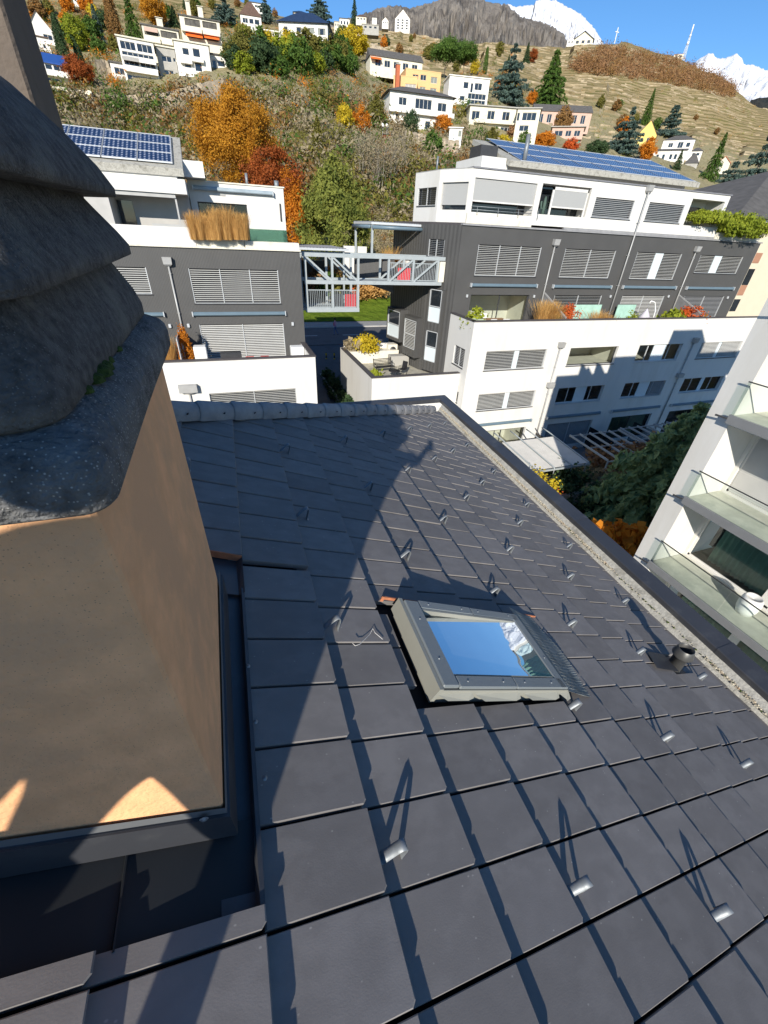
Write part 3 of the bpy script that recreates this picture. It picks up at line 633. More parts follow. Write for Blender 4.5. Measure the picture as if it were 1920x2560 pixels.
# white west wall with its two windows
FW = Fr((X0, Y2), (0, -1)); FW.e = np.array([0, -1., 0]); FW.n = np.array([-1., 0, 0])
hw = [FW.rect(1137.5, 861, 1156, 923), FW.rect(1110, 957, 1143, 1008)]
hw = [(FW.px(1137, 861)[0], FW.px(1163, 875)[0], FW.px(1128, 905)[1], FW.px(1137, 861)[1]), (FW.px(1112, 957)[0], FW.px(1146.5, 981)[0], FW.px(1106, 980)[1], FW.px(1112, 957)[1])]
wall('west_wall', FW, 0, Y2-Y1, GZ-.3, zt, hw, M_white, RB_, depth=.18)
b = MB(FW); fbox(b, 0, Y2-Y1-.06, zt, zt+.06, -.24, .04); b.build('terrace_coping', M_cope, RB_)
for h in hw: window(FW, h, RB_, 'blind', 2, depth=.18, mat=M_blindd, tilt=.3)
b = MB(); b.box((X0+.26, Y1+.26, zt-1.05), (X1-.1, Y2, zt-.95)); b.build('terrace_floor', M_floor, RB_)
b = MB(); b.quad((X0+.26, Y1+.25, zt-1), (X1, Y1+.25, zt-1), (X1, Y1+.25, zt), (X0+.26, Y1+.25, zt)); b.quad((X0+.25, Y1+.25, zt-1), (X0+.25, Y2, zt-1), (X0+.25, Y2, zt), (X0+.25, Y1+.25, zt)); b.build('parapet_inner_face', M_white, RB_)
# dark storeys
F2 = Fr((0, Y2), (1, 0)); XD0 = 13.80; XD1 = F2.px(1902, 609)[0]; zd = F2.px(1157.4, 562.7)[1]
H4 = [F2.rect(1197.2, 610.7, 1337.6, 692), F2.rect(1414.8, 621, 1519, 697), F2.rect(1595, 628.7, 1679, 700.8), F2.rect(1753.4, 636, 1839, 685)]
H4 = [(h[0], max(h[1], F2.px(*q_)[0]), *( (H4[0][2], H4[0][3]) if k < 3 else (H4[3][2], H4[0][3]))) for k, (h, q_) in enumerate(zip(H4, ((1355, 617), (1541, 627), (1706, 635), (1859, 641))))]
D3 = [(F2.px(1178, 737)[0], F2.px(1324, 737.7)[0]), (F2.px(1386.8, 738.6)[0], F2.px(1505.4, 738.6)[0]), (F2.px(1556.6, 739.6)[0], F2.px(1661.7, 739.4)[0]), (F2.px(1712, 740)[0], F2.px(1812, 739)[0])]
zd3 = np.mean([F2.px(1178, 737)[1], F2.px(1505, 738.6)[1]]); D3 = [(a, c, zt-.93, zd3) for a, c in D3]
wall('dark_wall', F2, XD0, XD1, zt-1., zd, H4+D3, M_dark, RB_, depth=.14)
for k, h in enumerate(H4): window(F2, h, RB_, 'blind', (3, 2, 2, 2)[k], panel=(None, None, (.42, .6), (.35, .52))[k], depth=.14, tilt=.45)
for k, h in enumerate(D3): window(F2, h, RB_, 'open' if k == 0 else 'blind', 2, depth=.14, name='terrace_door', sill=False, tilt=(.5, .2, .7, .6)[k], drop=(1, .72, 1, 1)[k], mat=(None, M_blind, M_blind, M_blindd)[k], inside=M_insidew)
for p, q_ in (((1179, 713), (1341.5, 714.5)), ((1384, 716.5), (1527.6, 717.4)), ((1558.5, 717.4), (1688.7, 719.7)), ((1717.7, 720), (1834, 721.6))):
    a, c = F2.px(*p, .12), F2.px(*q_, .12); awning(F2, a[0], c[0], (a[1]+c[1])/2, RB_)
for px_, py_ in ((1167.5, 740), (1335, 741), (1526, 741), (1671, 741), (1819, 744)):
    a = F2.px(px_, py_, .05); b = MB(F2); b.bbox((a[0]-.06, a[1]-.09, .0), (a[0]+.06, a[1]+.09, .12), .02); b.build('wall_lamp', M_alu, RB_)
downpipe(F2, (1392.6, 602.6), (1353, 750), RB_, z_end=zt-.95); downpipe(F2, (1742.7, 619.8), (1680, 780), RB_, z_end=zt-.95)
# attic storey
zat = yp(1184.5, 419, Y2)[2]; XA0 = 14.03; XA1 = F2.px(1830, 486)[0]; FA = Fr((0, Y2+.02), (1, 0))
A3 = [(FA.px(1189, 443.4)[0], FA.px(1345, 459)[0], FA.px(1333, 542)[1]+.02, FA.px(1189, 443.4)[1], .9), (FA.px(1358, 459)[0], FA.px(1481, 470.5)[0], FA.px(1463, 544)[1], FA.px(1481, 470.5)[1], .9),
      FA.rect(1491, 492.7, 1576.8, 549.6), FA.rect(1625, 505, 1699.3, 559)]
A3[2] = (A3[2][0], FA.px(1589, 501)[0], *A3[2][2:]); A3[3] = (A3[3][0], FA.px(1714, 513)[0], *A3[3][2:])
A5 = (FA.px(1733, 496.3)[0], FA.px(1813, 506)[0], FA.px(1710, 563)[1], FA.px(1733, 496.3)[1], 1.4)
wall('attic_wall', FA, XA0, XA1, zd+.22, zat, A3+[A5], M_white, RB_, depth=.15)
b = MB(FA); fbox(b, XA0, XA1+.06, zat, zat+.07, -1.2, .06); b.build('attic_coping', pmat('grey_coping', (.2, .2, .215), rough=.5), RB_)
b = MB(F2); fbox(b, XD0-.05, XD1+.05, zd+.005, zd+.09, -.3, .10); fbox(b, XA0+7.2, XA1-.02, zd+.095, zd+.215, -.2, .035); b.build('eaves_trim', pmat('grey_trim', (.27, .27, .275), rough=.5), RB_)
for h in A3[2:]: window(FA, h, RB_, 'blind', 1, depth=.15, mat=M_blindd, tilt=.75)
for k, h in enumerate(A3[:2]):
    b = MB(FA); s0, s1, z0, z1 = h[:4]; d = -.9
    b.quad((s0, z0, d), (s1, z0, d), (s1, z1, d), (s0, z1, d)); lw = b.build('loggia_glazing', M_dglass, RB_)
    b = MB(FA)
    if k == 0: fbox(b, s0+.02, s1-.02, z1-(z1-z0)*.64, z1-.02, -.10, -.085)
    else: fbox(b, s0+(s1-s0)*.27, s1-.2, z1-(z1-z0)*.70, z1-.25, -.10, -.085)
    b.build('screen_blind', M_screen, lw)
    b = MB(FA)
    if k == 0: fbox(b, s0+.02, s1-.02, z1-(z1-z0)*.64-.07, z1-(z1-z0)*.64, -.12, -.07)
    else:
        for a, c, e, g in ((s0+(s1-s0)*.24, s0+(s1-s0)*.27, z0, z1-.1), (s0+(s1-s0)*.24, s1-.1, z1-.25, z1-.1), (s0+(s1-s0)*.27, s1-.2, z1-(z1-z0)*.7-.07, z1-(z1-z0)*.7), (s1-.2, s1-.1, z0, z1-.1)): fbox(b, a, c, e, g, -.14, -.07)
    b.build('blind_frame', M_white, lw)
b = MB(FA); s0, s1, z0, z1 = A5[:4]; fbox(b, s0+.7, s1-.5, z0+.5, z1-.35, -1.38, -1.34); b.build('loggia_glazing', M_dglass, RB_)
b = MB(FA); b.quad((s0, z0, -1.4), (s1, z0, -1.4), (s1, z1, -1.4), (s0, z1, -1.4)); b.build('loggia_wall', M_white, RB_)
b = MB(); a = FA.px(1803, 508, -.3); b.tube([FA(a[0], z0, -.3), FA(a[0], z1, -.3)], .035, 8); b.build('column', M_pipe, RB_)
b = MB(FA); fbox(b, A3[0][0]-.3, A3[0][1]+.05, zd+.1, A3[0][2]-.05, .01, .12); b.build('balcony_upstand', M_cream, RB_)
b = MB()
for k in range(2): b.tube([FA(A3[0][0]-.05, A3[0][2]+.12+.16*k, .08), FA(A3[0][1]-.1, A3[0][2]+.12+.16*k, .08)], .018, 6)
for k in range(4): s_ = A3[0][0]+.35+k*1.45; b.tube([FA(s_, A3[0][2]-.15, .13), FA(s_, A3[0][2]+.3, .08)], .018, 6)
b.build('balcony_railing', M_galv, RB_)
downpipe(FA, (1621, 467), (1526, 790), RB_, z_end=zt-.95, o=.16)
# angled south-west faces of the attic and of the dark storeys
pa, pb_, pc = (14.03, Y2+.02), (12.93, 28.67), (12.49, 31.43)
def face(p, q): d = np.array(q)-np.array(p); return Fr(q, (p[0]-q[0], p[1]-q[1])), float(np.linalg.norm(d))
fA, la = face(pa, pb_); fB, lb = face(pb_, pc)
hA = (.25, la-.2, zd+.75, zat-.62); wall('attic_wall', fA, 0, la, zd+.12, zat, [hA], M_white, RB_, depth=.25)
b = MB(fA); fbox(b, hA[0]+.02, hA[1]-.02, hA[2]+.3, hA[3]-.02, -.14, -.12); fbox(b, hA[0], hA[1], hA[2]+.24, hA[2]+.3, -.16, -.1); b.build('screen_blind', M_screen, RB_); b = MB(fA); b.quad((hA[0], hA[2], -.24), (hA[1], hA[2], -.24), (hA[1], hA[3], -.24), (hA[0], hA[3], -.24)); b.build('loggia_glazing', M_dglass, RB_)
hB = (fB.px(1046, 470)[0], fB.px(1092, 467)[0], fB.px(1046, 515)[1], fB.px(1092, 467)[1]); wall('attic_wall', fB, 0, lb, zd+.12, zat, [hB], M_white, RB_, depth=.15); window(fB, hB, RB_, 'blind', 2, depth=.15, mat=M_blindd, tilt=.2)
b = MB(); n_ = lambda p, q: None
b.prism([(14.03, Y2+.0), (XA1, Y2+.3), (XA1, 36), (14.8, 36), (12.49, 31.43), (12.93, 28.67)], zat-.02, zat+.02); b.build('attic_roof', pmat('gravel_roof', (.3, .3, .29), var=.2, scale=20), RB_)
b = MB(); b.box((XA1-.2, Y2+1.5, zd+.12), (XA1-.01, 35.9, zat-.03)); b.build('attic_end_wall', M_white, RB_)
# chimney pipe on the attic, solar roof
zs0 = yp(1325, 408, Y2+1.2); 
sx0, sx1 = yp(1300, 412, Y2+1.6)[0], yp(1737, 457, Y2+1.6)[0]; zlo = yp(1737, 456, Y2+1.6)[2]
ys0, ys1 = Y2+1.6, Y2+6.2; zhi = zlo+1.55
tlt = (zhi-zlo)/(ys1-ys0)
b = MB(); b.add([(x, y, z+dz) for x in (sx0-.9, sx1+.25) for y, z in ((ys0-.25, zlo-.02), (ys1+.3, zhi-.02)) for dz in (-.28, 0)], [(0, 1, 3, 2), (4, 6, 7, 5), (0, 4, 5, 1), (2, 3, 7, 6), (1, 5, 7, 3), (0, 2, 6, 4)]); b.build('solar_roof_slab', M_conc, RB_)
b = MB(); b.box((sx0-.6, ys0+.6, zat), (sx1-.1, ys1-.5, zlo-.2)); b.box((sx0-2.6, ys0+.2, zat), (sx0-.7, ys0+3.6, zlo+.1)); b.build('roof_storey', M_white, RB_)
M_cell = pmat('blue_solar_cells', (.014, .026, .07), rough=.16, var=.15, scale=3, spec=.6, speck=(.42, .46, .55), sspeck=5.2, sth=-1, sgrid=True, rnd=.1)
def solar(n, m, ox, dx, oy, dy, z_of, parent, off=.06):
    for i in range(n):
        for k in range(m):
            x0, x1, y0, y1 = ox+dx*i+.02, ox+dx*(i+1)-.02, oy+dy*k+.02, oy+dy*(k+1)-.02
            b = MB(); b.mi = 0; b.quad((x0, y0, z_of(y0)+off), (x1, y0, z_of(y0)+off), (x1, y1, z_of(y1)+off), (x0, y1, z_of(y1)+off)); b.mi = 1
            e = .045
            for a0, a1, c0, c1 in ((x0-e, x1+e, y0-e, y0), (x0-e, x1+e, y1, y1+e), (x0-e, x0, y0, y1), (x1, x1+e, y0, y1)): b.add([(a0, c0, z_of(c0)+off+.015), (a1, c0, z_of(c0)+off+.015), (a1, c1, z_of(c1)+off+.015), (a0, c1, z_of(c1)+off+.015), (a0, c0, z_of(c0)+off-.04), (a1, c0, z_of(c0)+off-.04)], [(0, 1, 2, 3), (0, 4, 5, 1)])
            b.build('solar_panel', (M_cell, M_alu), parent)
zf = lambda y: zlo+(y-ys0)*tlt
solar(9, 3, sx0, (sx1-sx0)/9, ys0, (ys1-ys0)/3, zf, RB_)
p = yp(1310, 405, ys0+.3); b = MB(); b.tube([(p[0], p[1], zlo-.1), (p[0], p[1], yp(1313, 335, ys0+.3)[2])], .13, 16); o = b.build('flue_pipe', M_galv, RB_)
b = MB(); b.box((sx0-2.2, ys0+1.2, zlo+.1), (sx0-1.0, ys0+2.6, zlo+.75)); b.build('roof_hatch', M_frame, RB_)
for px_, py_ in ((1093, 405), (1093, 420)): pass
b = MB(); p = yp(1092, 425, 30); b.tube([(p[0], 30, zat), (p[0], 30, zat+.75)], .06, 10); b.build('flue_pipe', M_galv, RB_)
# dark west faces below the attic: folded walls with projecting window bays
dA, dB, dC = (13.80, Y2), (12.75, 29.1), (11.9, 33.5)
fD, ld = face(dA, dB); fE, le = face(dB, dC)
M_darkd = pmat('corrugated_dark_cladding_skew', (.075, .074, .072), rough=.5, var=.05, scale=1, wave=('Y', .3, .02), spec=.35)
hD = (fD.px(1073, 597)[0], fD.px(1112, 602)[0], fD.px(1070, 640)[1], fD.px(1073, 597)[1])
wall('dark_west_wall', fD, 0, ld, -6.95, zd, [hD], M_darkd, RB_, depth=.14); window(fD, hD, RB_, 'blind', 2, depth=.14, mat=M_blindd, tilt=.3)
wall('dark_west_wall', fE, 0, le, -6.95, zd, [], M_darkd, RB_)
b = MB(); b.prism([(dA[0]+.02, dA[1]+.02), (XD1, Y2+.3), (XD1, 36), (14.8, 36), (11.92, 33.5), (12.77, 29.1)], zd-.05, zd+.12); b.build('dark_storey_roof', M_cope, RB_)
b = MB(); b.quad((XD1, Y2, zt-1), (XD1, 36, zt-1), (XD1, 36, zd), (XD1, Y2, zd)); b.build('east_wall', M_darky, RB_)
b = MB(); b.quad((14.8, 36, -12), (X1, 36, -12), (X1, 36, zat-.03), (14.8, 36, zat-.03)); b.quad((12.49, 31.45, zd+.1), (14.8, 36, zd+.1), (14.8, 36, zat-.03), (12.49, 31.45, zat-.03)); b.quad((11.95, 33.5, -7), (14.8, 36, -7), (14.8, 36, zd-.06), (11.95, 33.5, zd-.06)); b.build('rear_wall', M_white, RB_)
b = MB(); b.prism([(13.8, Y2+.05), (12.77, 29.12), (11.95, 33.45), (14.8, 35.9), (20, 35.9), (20, Y2+.05)], -7.0, -6.93); b.build('overhang_soffit', M_frame, RB_)
b = MB(); b.prism([(13.72, Y2-.01), (13.0, 29.5), (13.4, 35.8), (20, 35.8), (20, Y2)], -12.4, -7.0); b.build('base_wall', M_white, RB_)
def bay(x0, y0, x1, y1, s_off, wn):             # projecting window bay on the skew wall: pixels of its front, left-top to right-bottom
    pass
def bay_on(fr, s0, s1, z0, z1, out, wins, parent=RB_):
    b = MB(fr); b.prism_ = None
    pts = [(s0, 0), (s0+.12, out), (s1, out), (s1, 0)]; n = 4
    b.add([(s, z0, o) for s, o in pts]+[(s, z1, o) for s, o in pts], [(0, 1, 5, 4), (2, 3, 7, 6), (3, 2, 1, 0), (4, 5, 6, 7)])
    bb = b.build('window_bay', M_darkd, parent)
    f2 = Fr(fr(0, 0, out)[:2], fr.e[:2]); f2.n = fr.n
    wall('bay_front', f2, s0+.12, s1, z0, z1, [w[:4] for w in wins], M_darkd, bb, depth=.1, th=.02)
    for w_ in wins:
        b = MB(f2); s0_, s1_, a, c = w_[:4]; f = .05
        for q in ((s0_, s1_, a, a+f), (s0_, s1_, c-f, c), (s0_, s0_+f, a, c), (s1_-f, s1_, a, c), (s0_, s1_, a+(c-a)*.48, a+(c-a)*.48+f)): fbox(b, *q, -.1, .015)
        b.build('bay_window_frame', M_alu, bb)
        b = MB(f2); b.quad((s0_, a, -.06), (s1_, a, -.06), (s1_, c, -.06), (s0_, c, -.06)); b.build('pane', M_dglass, bb)
        b = MB(f2); fbox(b, s0_+f, s1_-f, a+f, a+(c-a)*.46, -.055, -.04); b.build('parapet_panel', M_panel if w_[4] else M_dglass, bb)
        if w_[5]: slats(f2, s0_, s1_, a, c, -.02, M_blind, bb)
def bay_px(fr, x0, x1, ytop, ybot, out, wins):
    """wins: pixel rects"""
    s0, s1 = fr.px(x0, (ytop+ybot)/2, out)[0], fr.px(x1, (ytop+ybot)/2, out)[0]; xm = (x0+x1)/2
    z1, z0 = fr.px(xm, ytop, out)[1], fr.px(xm, ybot, out)[1]; z0, z1 = max(z0, -6.9), min(z1, zd-.3)
    ww = []
    for a, c, pnl, bl in wins: ww.append((s0+.25, s1-.1, fr.px(xm, c, out)[1], fr.px(xm, a, out)[1], pnl, bl))
    bay_on(fr, s0, s1, z0, z1, out, ww)
bay_px(fD, 1060, 1098, 722, 930, .35, [(722, 805, 1, 0), (828, 905, 1, 0)])
bay_px(fE, 1005, 1040, 790, 890, .55, [(798, 870, 0, 1)])
bay_px(fE, 965, 1000, 770, 850, .7, [(775, 842, 1, 0)])
# ================================================================== left block
LB = thing('apartment_block', 'apartment block of dark corrugated storeys below a white penthouse, beside the footbridge', 'building')
YL = 26.80; FL = Fr((0, YL), (1, 0)); XR = 3.88; XL = -16.
Lp = lambda x, y: (200+x/2.37, 300+y/2.37)
zl = FL.px(*Lp(1300, 780))[1]; ztl = F1.px(*Lp(1393, 1402))[1]
h4 = FL.rect(*Lp(640, 878), *Lp(1190, 1087)); h4 = (h4[0], FL.px(*Lp(1172, 887))[0], h4[2], h4[3])
h4b = (FL.px(*Lp(388, 870))[0]-4.7, FL.px(*Lp(388, 870))[0], h4[2]+.45, h4[3])
d3 = (FL.px(*Lp(705, 1213))[0], FL.px(*Lp(1205, 1210))[0], ztl-.93, FL.px(*Lp(705, 1213))[1]); d3b = (-9.2, FL.px(*Lp(490, 1300))[0]+.15, ztl-.93, d3[3])
wall('dark_wall', FL, XL, XR, ztl-1, zl, [h4, h4b, d3, d3b], M_dark, LB, depth=.14)
window(FL, h4, LB, 'blind', 3, depth=.14, tilt=.5); window(FL, h4b, LB, 'blind', 3, depth=.14, tilt=.6)
window(FL, d3, LB, 'blind', 2, depth=.14, tilt=.8, name='terrace_door', sill=False); window(FL, d3b, LB, 'blind', 2, depth=.14, tilt=.8, name='terrace_door', sill=False)
a, c = FL.px(*Lp(670, 1150), .12), FL.px(*Lp(1215, 1147), .12); awning(FL, a[0], c[0], a[1], LB); awning(FL, -9.3, FL.px(*Lp(495, 1155), .12)[0], a[1], LB)
downpipe(FL, Lp(515, 825), Lp(600, 1210), LB, z_end=ztl-.95)
for p in ((533, 1220), (643, 1218), (1260, 1208)):
    a = FL.px(*Lp(*p), .05); b = MB(FL); b.bbox((a[0]-.07, a[1]-.1, 0), (a[0]+.07, a[1]+.1, .12), .02); b.build('wall_lamp', M_alu, LB)
b = MB(); b.quad((XR, YL, ztl-1), (XR, 37, ztl-6), (XR, 37, zl), (XR, YL, zl)); b.quad((XR, YL, ztl-1), (XR, YL, -12), (XR, 37, -12), (XR, 37, ztl-6)); b.build('east_wall', M_darky, LB)
b = MB(FL); fbox(b, XL, XR+.05, zl+.003, zl+.09, -.3, .1); b.build('eaves_trim', M_cream, LB)
# white lower front
hb = (F1.px(*Lp(765, 1625))[0], F1.px(*Lp(1280, 1590))[0], F1.px(*Lp(1280, 1590))[1]-1.35, F1.px(*Lp(1280, 1590))[1])
wall('lower_wall', F1, XL, 3.84, GZ-.3, ztl, [hb], M_white, LB, depth=.2); window(F1, hb, LB, 'blind', 2, depth=.2, tilt=.3)
b = MB(F1); fbox(b, XL, 3.88, ztl, ztl+.06, -.24, .05); b.build('terrace_coping', M_cope, LB)
b = MB(); b.quad((3.84, Y1, GZ-.3), (3.84, YL, GZ-.3), (3.84, YL, ztl), (3.84, Y1, ztl)); b.quad((3.6, Y1+.2, ztl-1), (3.6, YL, ztl-1), (3.6, YL, ztl-.01), (3.6, Y1+.2, ztl-.01)); b.quad((XL, Y1+.24, ztl-1), (3.6, Y1+.24, ztl-1), (3.6, Y1+.24, ztl), (XL, Y1+.24, ztl)); b.build('side_wall', M_white, LB)
b = MB(); b.box((3.58, Y1+.05, ztl+.002), (3.88, YL, ztl+.062)); b.build('terrace_coping', M_cope, LB)
b = MB(); b.box((XL, Y1+.25, ztl-1.06), (3.59, YL, ztl-.96)); b.build('terrace_floor', M_floor, LB)
a = F1.px(*Lp(640, 1590), .15); downpipe(F1, Lp(640, 1590), Lp(650, 1660), LB, z_end=GZ, s_fix=a[0]); b = MB(F1); fbox(b, a[0]-.45, a[0]+.45, a[1]-.2, a[1]+.18, .02, .32); b.build('rain_hopper', M_pipe, LB)
# penthouse
zp0 = zl+.09; zp1 = FL.px(*Lp(195, 615))[1]; xp1 = FL.px(*Lp(690, 748))[0]
b = MB(FL); fbox(b, XL, xp1, zp0, zp1, -.2, .06); b.build('penthouse_parapet', M_white, LB)
zb0, zb1 = FL.px(*Lp(400, 425))[1], FL.px(*Lp(160, 315))[1]; xb = FL.px(*Lp(630, 415))[0]
b = MB(FL); fbox(b, XL, xb, zb0, zb1, -8, -.02); fbox(b, XL, xb-.35, zb1, zb1+.36, -7, -.35); b.build('penthouse_fascia', M_white, LB)
xl0 = FL.px(*Lp(150, 400))[0]; xl1 = FL.px(*Lp(560, 430))[0]
b = MB(FL); fbox(b, XL, xl0, zp0, zb0, -1.9, -.03); b.quad((xl0, zp0, -1.8), (xb, zp0, -1.8), (xb, zb0, -1.8), (xl0, zb0, -1.8)); b.quad((xb-.06, zp0, -1.8), (xb-.06, zp0, -8), (xb-.06, zb0, -8), (xb-.06, zb0, -1.8)); b.build('penthouse_wall', pmat('grey_render', (.42, .41, .39), var=.08, scale=1.5), LB)
b = MB(FL); fbox(b, xl0+.05, xl0+.75, zp0, zb0-.35, -1.78, -1.74); b.build('penthouse_door', M_dglass, LB)
b = MB(FL); fbox(b, xl0+.05, xl1, zb0-.17, zb0-.01, -.3, -.12); fbox(b, xl1-.06, xl1+.02, zp1-.3, zb0-.17, -.28, -.2); fbox(b, FL.px(*Lp(430, 620))[0], xp1-.05, zp1+.005, zp1+.10, -.15, .03); b.build('loggia_rail', M_pipe, LB)
YP = 29.4; FP = Fr((0, YP), (1, 0)); za1 = FP.px(*Lp(900, 380))[1]; xa0, xa1 = FP.px(*Lp(640, 400))[0], FP.px(*Lp(1203, 400))[0]
dd = FP.rect(*Lp(695, 482), *Lp(1005, 645)); dd = (dd[0], dd[1], zp0, dd[3])
wall('penthouse_wall', FP, xa0, xa1, zp0, za1, [dd], M_white, LB, depth=.15, ends=True); window(FP, dd, LB, 'open', 2, depth=.15, sill=False, name='penthouse_door')
b = MB(FP); fbox(b, xa0, xa1+.06, za1, za1+.06, -6, .06); b.build('penthouse_roof', M_cream, LB)
a, c = FP.px(*Lp(670, 400), .15), FP.px(*Lp(1140, 435), .15); awning(FP, a[0], c[0], (a[1]+c[1])/2, LB, mat=pmat('pale_awning_case', (.3, .36, .4), rough=.4), o=.05)
b = MB(FP); fbox(b, FP.px(*Lp(1182, 495))[0]-.02, FP.px(*Lp(1182, 495))[0]+.06, FP.px(*Lp(1185, 600))[1], FP.px(*Lp(1180, 495))[1], 0, .06); b.build('slot_window', M_frame, LB)
b = MB(FP); a = FP.px(*Lp(845, 443)); fbox(b, a[0]-.14, a[0]+.14, a[1]-.05, a[1]+.05, 0, .03); b.build('air_grille', M_pipe, LB)
b = MB(); b.quad((xa1, YP, zp0), (xa1, 35, zp0), (xa1, 35, za1), (xa1, YP, za1)); b.build('penthouse_end_wall', M_white, LB)
zpl = FL.px(*Lp(690, 705))[1]
for x0, x1 in ((xp1+.02, FL.px(*Lp(970, 715))[0]), (FL.px(*Lp(975, 715))[0], XR-.02)):
    b = MB(FL); fbox(b, x0, x1, zp0, zpl, -.75, .05); b.build('planter_trough', M_cream, LB)
g0, g1 = FL.px(*Lp(990, 650))[0], FL.px(*Lp(1235, 650))[0]; zg = FL.px(*Lp(990, 650))[1]+.05
b = MB(FL); fbox(b, g0, g1, zpl, zg, -.72, -.70); b.quad((g1, zpl, -.7), (g1, zg, -.7), (g1, zg, -2.4), (g1, zpl, -2.4)); b.build('glass_balustrade', glass_mat('green_tinted_glass', (.35, .55, .47), alpha=.9), LB)
b = MB(); b.box((XL, YL+.25, zl-.1), (XR-.02, 37, zl+.02)); b.build('penthouse_floor', M_floor, LB)
for p, q_, r in (((990, 380), (992, 315), .075), ((1165, 395), (1165, 360), .13)):
    a = yp(*Lp(*p), YP+1.5); c = yp(*Lp(*q_), YP+1.5); b = MB(); b.tube([(a[0], YP+1.5, za1), (a[0], YP+1.5, c[2])], r, 12); b.build('flue_pipe', M_galv, LB)
zS0 = FL.px(*Lp(338, 242))[1]+.05; yS0 = YL+.55; yS1 = yS0+3.0
sp_ = yp(*Lp(530, 105), yS1)[2]; tl2 = (sp_-zS0)/(yS1-yS0); zf2 = lambda y: zS0+(y-yS0)*tl2
pxr = yp(*Lp(545, 256), yS0)[0]; pw = pxr-yp(*Lp(340, 240), yS0)[0]
b = MB(); x0, x1 = XL, pxr+.45; b.add([(x, y, zf2(y)-.05+dz) for x in (x0, x1) for y in (yS0-.3, yS1+.3) for dz in (-.3, 0)], [(0, 1, 3, 2), (4, 6, 7, 5), (0, 4, 5, 1), (2, 3, 7, 6), (1, 5, 7, 3), (0, 2, 6, 4)]); b.build('solar_roof_slab', M_conc, LB)
solar(5, 3, pxr-5*pw, pw, yS0, (yS1-yS0)/3, zf2, LB)
b = MB(); b.box((pxr+.1, yS0+.8, zb1+.2), (pxr+1.4, yS0+2.4, FL.px(*Lp(690, 240))[1]+.1)); b.build('stair_tower', M_white, LB)
b = MB(); b.box((XL, YL+1, -12), (XR-.05, 37, zl-.15)); b.build('core', M_inside, LB) if False else None
b = MB(); b.quad((XL, 37, -12), (XR, 37, -12), (XR, 37, zl), (XL, 37, zl)); b.build('rear_wall', M_white, LB)

# ================================================================== steel footbridge between the blocks
Bp = lambda x, y: (700+x/2.765, 400+y/2.765)
YB = 27.6; FB = Fr((0, YB), (1, 0)); M_steel = pmat('pale_painted_steel', (.33, .365, .375), rough=.45, var=.06, scale=3, spec=.4); M_red = pmat('red_panel', (.55, .02, .03), rough=.5, var=.05)
BR = thing('steel_footbridge', 'pale grey steel truss footbridge linking the two dark blocks', 'footbridge')
zc, zm, zf_ = .43, -.97, -2.5; xs = [FB.px(*Bp(x, 760))[0] for x in (175, 360, 540, 750, 920, 1088)]; xe = 13.35; dpt = 1.7
def beam(p, q, name, w=.13, h=None):
    b = MB(); b.bar(p, q, w, h or w); b.build(name, M_steel, BR)
for y in (YB, YB+dpt):
    beam((xs[0]-.15, y, zc), (xe, y, zc), 'top_chord', .16, .2); beam((xs[0]-.1, y, zm), (xe-.1, y, zm), 'lower_chord', .16, .2)
    for k, x in enumerate(xs): beam((x, y, (zf_ if k < 3 else zm)+.11), (x, y, zc-.1), 'post')
    for a, c in (((xs[0]+.06, zc-.1), (xs[1]-.06, zm+.1)), ((xs[1]+.06, zc-.1), (xs[2]-.06, zm+.1)), ((xs[4]-.05, zc-.1), (xs[3]+.08, zm+.1)), ((xs[5]-.05, zc-.1), (xs[4]+.08, zm+.1))): beam((a[0], y, a[1]), (c[0], y, c[1]), 'diagonal', .1)
    beam((xs[0]-.1, y, zf_), (xs[2]+.08, y, zf_), 'floor_beam', .14, .24)
b = MB(); b.box((xs[2]-.05, YB+.09, zm-.06), (xe, YB+dpt-.09, zm+.06)); b.build('upper_deck', M_steel, BR)
b = MB(); b.box((4.0, YB+.09, zf_-.04), (xs[2], YB+dpt-.09, zf_+.08)); b.build('lower_deck', M_steel, BR)
def rail_bars(x0, x1, z0, z1, y, name='railing'):
    b = MB(); n = int((x1-x0)/.11)
    for k in range(n+1): b.bar((x0+(x1-x0)*k/n, y, z0), (x0+(x1-x0)*k/n, y, z1), .022)
    b.bar((x0, y, z1), (x1, y, z1), .045); b.bar((x0, y, z0), (x1, y, z0), .045); b.build(name, M_steel, BR)
rail_bars(xs[0]+.1, xs[1]-.1, zf_+.15, zf_+1.1, YB+.02); rail_bars(xs[1]+.1, xs[2]-.1, zf_+.15, zf_+1.1, YB+.02); rail_bars(xs[3]+.1, xe-.1, zm+.15, zm+1.1, YB+.08)
for x0, x1, z0, m in ((xs[2]-.85, xs[2]-.1, zf_+.15, M_red), (xs[1]+.12, xs[2]-.9, zf_+.15, M_frame), (xs[3]+.65, xs[4]-.1, zm+.12, M_red), (xs[4]+.1, xs[5]-.1, zm+.12, M_frame)):
    b = MB(); n = 9
    for k in range(n): b.box((x0+(x1-x0)*k/n, YB+.1, z0), (x0+(x1-x0)*(k+.93)/n, YB+.125, z0+.72)); 
    b.build('railing_panel', m, BR)
b = MB(); b.box((xe-.35, YB-.1, zm+.1), (xe+.02, YB+.25, zm+1.25)); b.build('end_box', M_cream, BR)
